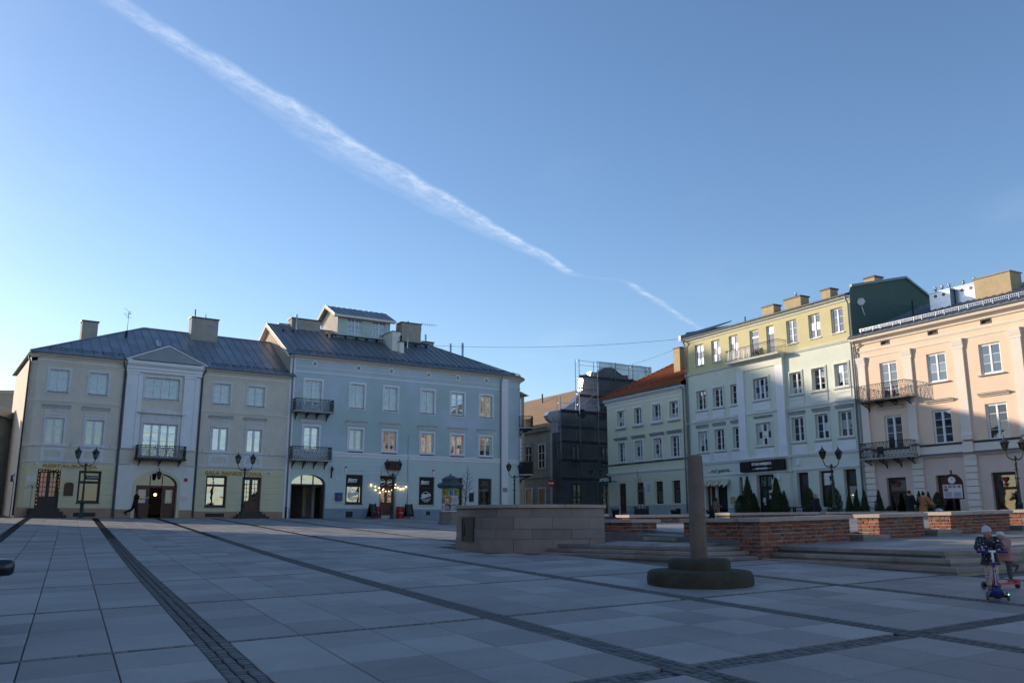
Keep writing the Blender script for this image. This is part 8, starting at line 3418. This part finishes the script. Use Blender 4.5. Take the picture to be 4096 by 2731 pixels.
def spots(name, base, cols, scale, size):
    """small dots and hearts scattered over cloth"""
    m = bpy.data.materials.new(name)
    m.use_nodes = True
    N, L = m.node_tree.nodes, m.node_tree.links
    bs = N['Principled BSDF']
    bs.inputs['Roughness'].default_value = .85
    tcn = N.new('ShaderNodeTexCoord')
    cur = None
    for k, (c, sc, th) in enumerate(cols):
        v = N.new('ShaderNodeTexVoronoi')
        v.inputs['Scale'].default_value = sc
        v.inputs['Randomness'].default_value = .8
        mp = N.new('ShaderNodeMapping')
        mp.inputs['Location'].default_value = (k * 3.7, k * 1.3, k * 2.1)
        L.new(tcn.outputs['Object'], mp.inputs[0])
        L.new(mp.outputs[0], v.inputs['Vector'])
        lt = N.new('ShaderNodeMath')
        lt.operation = 'LESS_THAN'
        lt.inputs[1].default_value = th
        L.new(v.outputs['Distance'], lt.inputs[0])
        mx = N.new('ShaderNodeMix')
        mx.data_type = 'RGBA'
        mx.inputs[7].default_value = (*c, 1)
        if cur is None:
            mx.inputs[6].default_value = (*base, 1)
        else:
            L.new(cur, mx.inputs[6])
        L.new(lt.outputs[0], mx.inputs[0])
        cur = mx.outputs[2]
    L.new(cur, bs.inputs['Base Color'])
    MATS[name] = m


spots('cloth_hearts', (.012, .014, .026), [((.55, .38, .36), 13, .24), ((.35, .5, .55), 24, .17), ((.5, .55, .6), 31, .13)], 1, 1)
spots('cloth_leopard', (.45, .38, .36), [((.06, .05, .05), 34, .34)], 1, 1)


def limb(mb, pts, rs, n=10):
    mb.tube(pts, rs, n)
    for p, r in zip(pts, rs):
        mb.ball(tuple(p), r, n, 6)


def loft(mb, rings, n=16, caps=True):
    """rings: (centre Vector, rx, ry); horizontal ellipses joined upwards"""
    vs, fs = [], []
    for c, rx, ry in rings:
        for i in range(n):
            a = 2 * math.pi * i / n
            vs.append((c.x + rx * math.cos(a), c.y + ry * math.sin(a), c.z))
    for j in range(len(rings) - 1):
        for i in range(n):
            fs.append((j * n + i, j * n + (i + 1) % n, (j + 1) * n + (i + 1) % n, (j + 1) * n + i))
    if caps:
        fs += [tuple(range(n))[::-1], tuple(range((len(rings) - 1) * n, len(rings) * n))]
    mb.add(vs, fs, True)


def fuse(o, vox, smooth_it=4):
    r = o.modifiers.new('fuse', 'REMESH')
    r.mode = 'VOXEL'
    r.voxel_size = vox
    r.use_smooth_shade = True
    s_ = o.modifiers.new('soften', 'SMOOTH')
    s_.iterations = smooth_it
    s_.factor = .5
    return o


def hand(mb, wrist, d, side, s_, grip=.6, up=Vector((0, 0, 1))):
    """palm and five bent fingers; d is the forearm direction, side +1 right / -1 left"""
    d = d.normalized()
    lat = d.cross(up)
    if lat.length < .1:
        lat = Vector((1, 0, 0))
    lat.normalize()
    nrm = lat.cross(d)
    pc = wrist + d * (.045 * s_)
    mb.ball(tuple(pc), .036 * s_, 8, 6)
    mb.ball(tuple(wrist + d * (.07 * s_) + lat * .012 * s_), .03 * s_, 8, 6)
    mb.ball(tuple(wrist + d * (.07 * s_) - lat * .012 * s_), .03 * s_, 8, 6)
    for k, ln in enumerate((.062, .072, .067, .052)):
        o = lat * ((k - 1.5) * .019 * s_)
        a = wrist + d * (.085 * s_) + o
        c1 = math.cos(grip)
        s1 = math.sin(grip)
        b_ = a + (d * c1 - nrm * s1) * ln * .5 * s_
        c_ = b_ + (d * math.cos(grip * 2) - nrm * math.sin(grip * 2)) * ln * .5 * s_
        mb.tube([tuple(a), tuple(b_), tuple(c_)], [.0095 * s_, .009 * s_, .0075 * s_], 6)
    t0 = wrist + d * .03 * s_ - lat * side * .03 * s_
    t1 = t0 + (d * .7 - lat * side * .7) * .035 * s_
    t2 = t1 + (d * .9 - nrm * .4) * .03 * s_
    mb.tube([tuple(t0), tuple(t1), tuple(t2)], [.012 * s_, .011 * s_, .009 * s_], 6)


def person(label, loc, yaw, h, lean=0, hip=(0, 0), knee=(0, 0), sh=(0, 0), sho=(6, 6), el=(10, 10), inw=(0, 0), head_yaw=0, child=False, vox=None, foot_pitch=(0, 0), head_pitch=0,
           top=('cloth_black', .46, 'long', .02), inner=None, bottom='cloth_black', shoes='shoe_black', hair=('hair_dark', 'short'), hat=None, grip=.6, hood=None, boot=.0, bottom_puff=.0, cut=None):
    root_z = 0
    k = h
    hs = .155 * h if child else .128 * h          # head height
    J = {}
    hipz = (.47 if child else .515) * h
    lt, ls = (.215 if child else .245) * h, (.205 if child else .235) * h
    tor = (.30 if child else .30) * h
    sw = (.105 if child else .112) * h
    hw = .05 * h
    ua, fa = (.145 if child else .165) * h, (.125 if child else .148) * h
    T = Vector((0, math.sin(R(lean)), math.cos(R(lean))))
    P = Vector((0, 0, 0))
    for i, sx in enumerate((-1, 1)):
        a = R(hip[i])
        kn = P + Vector((sx * hw, 0, 0)) + Vector((0, math.sin(a), -math.cos(a))) * lt
        b_ = R(hip[i] - knee[i])
        an = kn + Vector((0, math.sin(b_), -math.cos(b_))) * ls
        fp = R(foot_pitch[i])
        toe = an + Vector((sx * .012 * h, math.cos(fp) * .095 * h, -.028 * h + math.sin(fp) * .095 * h))
        J['leg', i] = (P + Vector((sx * hw, 0, 0)), kn, an, toe)
        S = P + T * tor + Vector((sx * sw, 0, 0))
        f, o = R(sh[i]), R(sho[i])
        e1 = S + Vector((sx * math.sin(o), math.sin(f) * math.cos(o), -math.cos(f) * math.cos(o))) * ua
        f2 = R(sh[i] + el[i])
        iw = R(inw[i])
        fd = Vector((-sx * math.sin(iw), math.sin(f2) * math.cos(iw), -math.cos(f2) * math.cos(iw)))
        w_ = e1 + fd * fa
        J['arm', i] = (S, e1, w_, fd)
    drop = min(min(J['leg', i][2].z - .05 * h, J['leg', i][3].z - .018 * h) for i in (0, 1))
    Z = Vector((0, 0, -drop))
    for key in J:
        J[key] = tuple((q + Z if n_ < 3 or key[0] == 'leg' else q) for n_, q in enumerate(J[key]))
    P = P + Z
    neck = P + T * (tor + .02 * h)
    hy = R(head_yaw)
    hc = neck + Vector((0, .012 * h, .045 * h + hs * .5)) if not child else neck + Vector((0, .015 * h, .02 * h + hs * .5))
    HM = Matrix.Translation(hc) @ Matrix.Rotation(hy, 4, 'Z') @ Matrix.Rotation(R(head_pitch), 4, 'X')
    vox = vox or (.0095 if child else .014)
    # --- body
    b = MB()
    loft(b, [(P + T * -.03 * h, .075 * h, .055 * h), (P + T * .06 * h, .078 * h, .058 * h), (P + T * .14 * h, .072 * h, .055 * h), (P + T * .22 * h, .085 * h, .06 * h), (P + T * .28 * h, .088 * h, .055 * h), (P + T * (tor + .005 * h), .05 * h, .04 * h)])
    limb(b, [neck - T * .03 * h, hc - Vector((0, .01 * h, hs * .25))], [.032 * h, .03 * h])
    b.M = HM
    b.ball((0, -.06 * hs, .06 * hs), hs * .44, 14, 10, .86, .98, .98)
    b.ball((0, .08 * hs, -.12 * hs), hs * .36, 12, 8, .86, .9, 1.05)
    b.ball((0, .14 * hs, -.33 * hs), hs * .15, 10, 6, 1.1, .9, .8)
    b.ball((0, .41 * hs, -.10 * hs), hs * .065, 8, 6, .8, 1.0, 1.3)
    b.ball((0, .37 * hs, -.235 * hs), hs * .08, 8, 6, 1.4, .6, .5)
    for sx in (-1, 1):
        b.ball((sx * .39 * hs, -.03 * hs, -.04 * hs), hs * .1, 8, 6, .4, .7, 1.1)
        b.ball((sx * .17 * hs, .33 * hs, -.13 * hs), hs * .12, 8, 6)
    b.M = None
    for i in (0, 1):
        S, e1, w_, fd = J['arm', i]
        limb(b, [S, S.lerp(e1, .5), e1, e1.lerp(w_, .35), w_], [.032 * h, .028 * h, .024 * h, .025 * h, .017 * h])
        hand(b, w_, fd, 1 if i else -1, h * (.62 if not child else .6), grip)
        a0, kn, an, toe = J['leg', i]
        limb(b, [a0, a0.lerp(kn, .5), kn, kn.lerp(an, .35), an], [.052 * h, .044 * h, .034 * h, .034 * h, .022 * h])
        limb(b, [an - Vector((0, .02 * h, .02 * h)), toe], [.024 * h, .018 * h], 8)
    body = fuse(b.build('person', 'skin', None, loc, R(yaw)), vox)
    tag(body, label, 'person')
    # --- face
    for sx in (-1, 1):
        b = MB()
        b.M = HM
        b.ball((sx * .17 * hs, .385 * hs, .02 * hs), hs * .055, 8, 6, 1.3, .5, .8)
        b.build('eye', 'eye_dark', body)
    b = MB()
    b.M = HM
    b.ball((0, .425 * hs, -.245 * hs), hs * .06, 8, 6, 1.7, .4, .5)
    b.build('mouth', 'lip', body)
    # --- legs
    if bottom:
        b = MB()
        e = .012 * h + bottom_puff
        loft(b, [(P + T * -.055 * h, .07 * h, .06 * h), (P + T * .02 * h, .085 * h + e * .5, .067 * h), (P + T * .08 * h, .083 * h + e * .5, .064 * h)])
        for i in (0, 1):
            a0, kn, an, toe = J['leg', i]
            st = an.lerp(kn, .06 + boot)
            limb(b, [a0, a0.lerp(kn, .5), kn, kn.lerp(an, .4), st], [.054 * h + e, .046 * h + e, .037 * h + e, .034 * h + e, .026 * h + e])
        fuse(b.build('trousers', bottom, body), vox)
    for i in (0, 1):
        a0, kn, an, toe = J['leg', i]
        b = MB()
        heel = an + (an - toe).normalized() * .02 * h - (an - kn).normalized() * -.0 * h
        sole_dn = Vector((0, 0, -.022 * h))
        limb(b, [an + (toe - an).normalized() * -.018 * h + sole_dn * .6, an.lerp(toe, .5) + sole_dn * .2, toe], [.03 * h, .028 * h, .022 * h], 8)
        limb(b, [an, an.lerp(kn, .08 + boot)], [.03 * h, .032 * h + boot * .02], 10)
        fuse(b.build('shoe', shoes, body), vox * .8, 3)
    # --- upper clothing
    tm, hem, slv, puff = top
    e = puff + .008 * h
    b = MB()
    hz = hem * h
    pz = P.z
    rings = []
    if hz < pz:
        flare = .02 * h
        rings.append((Vector((0, (J['leg', 0][1].y + J['leg', 1][1].y) * .15, hz)), .092 * h + e + flare, .085 * h + e + flare))
        rings.append((Vector((0, 0, (hz + pz) / 2)), .09 * h + e + flare * .5, .078 * h + e + flare * .5))
        rings.append((P + T * .0, .088 * h + e, .07 * h + e))
    else:
        rings.append((P + T * max(0, (hz - pz)), .085 * h + e, .068 * h + e))
    rings += [(P + T * .13 * h, .079 * h + e, .063 * h + e), (P + T * .22 * h, .09 * h + e, .07 * h + e), (P + T * .275 * h, .095 * h + e, .064 * h + e), (P + T * (tor + .01 * h), .062 * h + e, .05 * h + e), (P + T * (tor + .035 * h), .042 * h + e, .042 * h + e)]
    loft(b, rings)
    for i in (0, 1):
        S, e1, w_, fd = J['arm', i]
        if slv == 'long':
            limb(b, [S, S.lerp(e1, .5), e1, e1.lerp(w_, .5), e1.lerp(w_, .93)], [.04 * h + e, .034 * h + e, .032 * h + e, .028 * h + e, .024 * h + e])
        else:
            limb(b, [S, S.lerp(e1, .65)], [.04 * h + e, .036 * h + e])
    if hood:
        b.tube([(neck + Vector((.07 * h * math.cos(R(a)), .06 * h * math.sin(R(a)) + .0, .01 * h - .012 * h * math.sin(R(a))))) for a in range(-210, 31, 20)], .03 * h, 8)
        b.ball(tuple(neck + Vector((0, -.07 * h, -.01 * h))), .06 * h, 10, 8, 1.2, .8, .8)
    fuse(b.build('top', tm, body), vox)
    if inner:
        b = MB()
        loft(b, [(P + T * .03 * h + Vector((0, .035 * h, 0)), .05 * h, .052 * h + e), (P + T * .2 * h + Vector((0, .035 * h, 0)), .05 * h, .05 * h + e), (P + T * (tor - .01 * h) + Vector((0, .015 * h, 0)), .035 * h, .04 * h + e)])
        fuse(b.build('shirt', inner, body), vox)
    # --- hair, hat
    hm, st = hair
    b = MB()
    b.M = HM
    b.ball((0, -.10 * hs, .11 * hs), hs * .455, 14, 10, .9, .98, .98)
    if st in ('long', 'pony'):
        b.ball((0, -.3 * hs, -.1 * hs), hs * .3, 10, 8, 1.1, .8, 1.4)
    if st == 'long':
        b.ball((0, -.34 * hs, -.5 * hs), hs * .28, 10, 8, 1.2, .7, 1.6)
        for sx in (-1, 1):
            b.ball((sx * .36 * hs, -.05 * hs, -.3 * hs), hs * .16, 8, 6, .7, .9, 2.2)
    if st == 'pony':
        b.ball((0, -.56 * hs, .05 * hs), hs * .16, 8, 6, 1, 1, 1.4)
        b.ball((0, -.62 * hs, -.2 * hs), hs * .12, 8, 6, 1, 1, 2.0)
    if st == 'bun':
        b.ball((0, -.2 * hs, .56 * hs), hs * .2, 10, 8)
        b.ball((0, -.2 * hs, .38 * hs), hs * .2, 10, 8)
    b.M = None
    ho = b.build('hair', hm, body)
    fuse(ho, vox * .8)
    # trim the hairline: push the front of the cap back from the face
    for v in ho.data.vertices:
        q = HM.inverted() @ v.co
        if q.y > .12 * hs and q.z < .30 * hs and abs(q.x) < .42 * hs:
            q.y = .12 * hs + (q.y - .12 * hs) * .1
            v.co = HM @ q
    if hat:
        b = MB()
        b.M = HM
        prof = [(.485, .10), (.50, .20), (.50, .30), (.475, .315), (.47, .42), (.41, .58), (.29, .72), (.12, .82), (.02, .84)] if hat[1] == 'tall' else [(.485, .08), (.50, .2), (.49, .26), (.47, .29), (.45, .40), (.37, .52), (.22, .60), (.02, .62)]
        vs, fs = [], []
        n = 20
        for r_, z_ in prof:
            for i in range(n):
                a = 2 * math.pi * i / n
                tilt = .10 * math.sin(a)
                vs.append((r_ * hs * .93 * math.cos(a), -.06 * hs + r_ * hs * math.sin(a) - (.10 * hs * max(0, z_ - .4) * 2), (z_ + tilt * (1 - min(1, z_ / .5)) - .02) * hs))
        for j in range(len(prof) - 1):
            for i in range(n):
                fs.append((j * n + i, j * n + (i + 1) % n, (j + 1) * n + (i + 1) % n, (j + 1) * n + i))
        b.add(vs, fs, True)
        b.build('hat', hat[0], body)
    return body, J, P


def gp(px, d):
    q = at_depth(px, d)
    return Vector((q.x, q.y, gz(q.x, q.y)))


# walker before the arch, carrying papers, looking over to the square
q = on_row(537, 3.4, 'A')
W1, J, P = person('man in black t-shirt and trousers walking past the arch, carrying papers', q, -62, 1.76, 3, (-28, 12), (38, 4), (-22, 28), (8, 6), (12, 68), head_yaw=-40, foot_pitch=(-35, 0), top=('cloth_black', .47, 'short', .012), bottom='cloth_black', shoes='shoe_black', hair=('hair_brown', 'short'))
S, e1, w_, fd = J['arm', 1]
b = MB()
c = w_ + fd * .12
b.M = Matrix.Translation(c) @ Matrix.Rotation(.3, 4, 'X')
b.box(-.11, .11, -.05, .2, .01, .04)
o = b.build('paper_stack', 'letter_white', None, q, R(-62))
tag(o, 'white stack of papers held by the man walking past the arch', 'papers')
# figure inside the arch
q = A.world(8.05, 1.3)
person('person in dark jacket and blue jeans standing inside the arched gate', Vector((q.x, q.y, 1.8)), 200, 1.75, 0, (0, 0), (0, 0), (0, 5), (8, 8), (10, 15), bottom='cloth_jeans', top=('cloth_black', .45, 'long', .02))
# woman in long tan coat
person('woman with dark hair in a long tan coat walking past the gallery shop', gp(2867, 68.), -75, 1.66, 2, (20, -22), (4, 26), (-12, 14), (8, 8), (18, 55), foot_pitch=(0, -25), top=('cloth_tan', .20, 'long', .03), bottom='cloth_black', hair=('hair_dark', 'long'))
# woman in dark jacket, white shirt
person('fair haired woman in a dark jacket over a white shirt near the lamp', gp(3268, 45.), -85, 1.66, 0, (6, -10), (0, 12), (-8, 4), (8, 8), (18, 20), top=('cloth_navy', .44, 'long', .03), inner='cloth_white', bottom='cloth_grey', hair=('hair_fair', 'pony'))
# couple with pram
person('man in a black jacket holding a green can beside the woman with the pram', gp(3646, 43.5), -80, 1.74, 0, (8, -10), (2, 14), (-6, 18), (8, 8), (16, 62), top=('cloth_black', .43, 'long', .035), bottom='cloth_black', hair=('hair_brown', 'short'), grip=.9)
person('woman in a camel coat with dark hair bun pushing the pram', gp(3696, 43.2), -72, 1.66, 8, (10, -12), (2, 16), (34, 38), (8, 8), (24, 20), head_yaw=15, top=('cloth_camel', .26, 'long', .045), bottom='cloth_black', hair=('hair_dark', 'bun'), grip=.9)
q = gp(3646, 43.5)
can_p = q + Vector((.42, -.12, 1.12))
b = MB()
b.lathe([(.01, 0), (.03, 0), (.033, .01), (.033, .15), (.028, .165), (.01, .165)], 12)
o = b.build('drink_can', mat('can_green', (.05, .45, .05), .4, .05), None, can_p)
tag(o, 'bright green drink can in the hand of the man in black', 'can')
q = gp(3750, 43.0)
prm = thing('pram', 'grey hooded pram pushed by the woman in the camel coat', 'pram', q, R(-75))
b = MB()
for k in range(9):
    a0, a1 = R(20 + 14 * k), R(20 + 14 * (k + 1))
    b.add([(-.2, -.05 + .3 * math.cos(a0), .72 + .34 * math.sin(a0)), (.2, -.05 + .3 * math.cos(a0), .72 + .34 * math.sin(a0)), (.2, -.05 + .3 * math.cos(a1), .72 + .34 * math.sin(a1)), (-.2, -.05 + .3 * math.cos(a1), .72 + .34 * math.sin(a1))], [(0, 1, 2, 3)], True)
b.build('hood', 'cloth_grey', prm)
b = MB()
b.lathe([(.02, .48), (.22, .5), (.27, .62), (.28, .74), (.25, .74), (.02, .70)], 14, (0, .1))
b.build('carrycot', 'cloth_grey', prm)
b = MB()
b.ball((0, .12, .78), .17, 10, 8, 1, 1.3, .7)
b.build('blanket', 'cloth_white', prm)
b = MB()
for x in (-.22, .22):
    b.tube([(x, -.55, 1.02), (x, -.3, .75), (x, .35, .2)], .015, 6)
    b.tube([(x, .3, .55), (x, -.35, .2)], .015, 6)
b.tube([(-.22, -.55, 1.02), (.22, -.55, 1.02)], .018, 6)
b.build('chassis', 'iron_black', prm)
for x in (-.25, .25):
    for y in (-.35, .38):
        b = MB()
        b.M = Matrix.Translation((x, y, .14)) @ Matrix.Rotation(math.pi / 2, 4, 'Y')
        b.lathe([(.09, -.02), (.14, -.02), (.14, .02), (.09, .02), (.09, -.02)], 16)
        b.build('wheel', 'iron_black', prm)


# ------------------------------------------------------------------ children on scooters
def scooter(label, loc, yaw, lean, c_bar, c_deck, c_pole, word=None, hz=.68):
    root = thing('kick_scooter', label, 'scooter', loc, yaw, 'three wheeled scooters')
    b = MB()
    vs = []
    n = 12
    deck = [(.075 * math.cos(math.pi * k / 6 + math.pi / 2) if False else 0, 0) for k in range(1)]
    pts = [(-.05, -.42), (.05, -.42), (.075, -.3), (.075, .0), (.10, .12), (.09, .2), (0, .24), (-.09, .2), (-.10, .12), (-.075, 0), (-.075, -.3)]
    b.slab(pts, .075, .105)
    b.build('deck', c_deck, root)
    b = MB()
    b.M = Matrix.Translation((0, .22, .10)) @ Matrix.Rotation(R(70), 4, 'X')
    b.lathe([(.01, .03), (.05, .026), (.078, .012), (.085, .0), (.075, -.015), (.01, -.02)], 20)
    b.build('nose_disc', c_deck, root)
    b = MB()
    b.tube([(-.13, .22, .062), (.13, .22, .062)], .018, 8)
    b.build('axle', 'iron_black', root)
    for x in (-.135, .135):
        b = MB()
        b.M = Matrix.Translation((x, .22, .062)) @ Matrix.Rotation(math.pi / 2, 4, 'Y')
        b.lathe([(.03, -.014), (.055, -.016), (.063, -.006), (.063, .006), (.055, .016), (.03, .014), (.03, -.014)], 18)
        wh = b.build('wheel', mat('wheel_grey', (.10, .10, .095), .6), root)
        b = MB()
        b.M = Matrix.Translation((x, .22, .062)) @ Matrix.Rotation(math.pi / 2, 4, 'Y')
        b.lathe([(.005, -.012), (.03, -.012), (.03, .012), (.005, .012)], 12)
        b.build('hub', 'iron_black', wh)
    b = MB()
    b.M = Matrix.Translation((0, -.40, .045)) @ Matrix.Rotation(math.pi / 2, 4, 'Y')
    b.lathe([(.01, -.02), (.04, -.022), (.045, 0), (.04, .022), (.01, .02)], 14)
    b.build('rear_wheel', 'iron_black', root)
    b = MB()
    b.tube([(0, -.33, .12), (0, -.40, .125), (0, -.46, .10)], .022, 6)
    b.build('brake', c_deck, root)
    b = MB()
    top_ = Vector((0, .10, hz))
    b.tube([(0, .19, .08), tuple(Vector((0, .19, .08)).lerp(top_, .74))], [.026, .022], 10)
    b.build('steering_column', c_pole, root)
    b = MB()
    b.tube([tuple(Vector((0, .19, .08)).lerp(top_, .74)), tuple(top_)], .016, 8)
    b.tube([(-.05, top_.y, top_.z), (.05, top_.y, top_.z)], .017, 8)
    b.build('stem', 'letter_white', root)
    b = MB()
    b.tube([(-.21, top_.y, top_.z - .01), (-.05, top_.y, top_.z)], .018, 8)
    b.tube([(.21, top_.y, top_.z - .01), (.05, top_.y, top_.z)], .018, 8)
    b.build('handlebar', c_bar, root)
    if word:
        n = len(word)
        for i, ch in enumerate(word):
            p = Vector((0, .19, .08)).lerp(top_, .60 - .42 * i / n)
            lettering(root, ch, 'letter_white', 0, p.z, 0, None, .05, name='letter', extrude=.002, bold=.002)
            o = list(COL.objects)[-1]
            for v in o.data.vertices:                      # lay the letters on the front of the column
                x, y, z = v.co
                v.co = (-x * .8, p.y + .032 + (z - p.z) * -.14, z)
    return root


mat('sc_purple', (.03, .015, .12), .4, .05)
mat('sc_blue', (.02, .03, .22), .4, .05)
mat('sc_red', (.5, .03, .05), .4, .05)
mat('led_green', (.1, .9, .2), .4, 0, emit=((.1, 1, .2), 6))
mat('led_blue', (.1, .3, 1), .4, 0, emit=((.1, .3, 1), 6))
k1 = gp(3950, 13.55)
fy = 158                                      # facing the camera, a little to its left
s1 = scooter('purple and blue three wheeled scooter ridden by the child in the dark heart print jacket', k1, R(fy), 0, 'sc_blue', 'sc_blue', 'sc_purple', 'GLOBBER', .70)
for x, m_ in ((.136, 'led_blue'), (-.136, 'led_green')):
    b = MB()
    b.ball((x, .27, .05 if x > 0 else .09), .009, 6, 5)
    b.build('wheel_light', m_, s1)
dv = Vector((math.cos(R(fy + 90)), math.sin(R(fy + 90))))
c1 = k1 + Vector((-dv.x * .28, -dv.y * .28, .10))
c1 = Vector((c1.x, c1.y, k1.z + .105))
person('child in lilac pointed hat and dark heart print jacket riding the blue scooter', c1, fy, .97, 3, (9, 16), (14, 20), (46, 46), (20, 20), (32, 32), (14, 14), head_yaw=42, child=True, top=('cloth_hearts', .40, 'long', .028), bottom='cloth_leopard', shoes='boot_taupe', boot=.15, hair=('hair_fair', 'short'), hat=('hat_lilac', 'tall'), grip=1.1, hood=True)
k2 = gp(3972, 15.0)
f2_ = 112
scooter('red three wheeled scooter under the child in the pink jacket', k2, R(f2_), 0, 'sc_red', 'sc_red', 'letter_white', None, .62)
dv = Vector((math.cos(R(f2_ + 90)), math.sin(R(f2_ + 90))))
c2 = Vector((k2.x - dv.x * .2, k2.y - dv.y * .2, k2.z + .105))
person('smaller child in white hat and pink quilted jacket, one leg swung back', c2, f2_, .86, 14, (2, -50), (6, 34), (62, 62), (14, 14), (24, 24), (12, 12), head_yaw=10, child=True, foot_pitch=(0, -50), top=('cloth_pink', .40, 'long', .035), bottom='cloth_grey', shoes='boot_taupe', boot=.1, hair=('hair_fair', 'short'), hat=('hat_white', 'round'), grip=1.1)
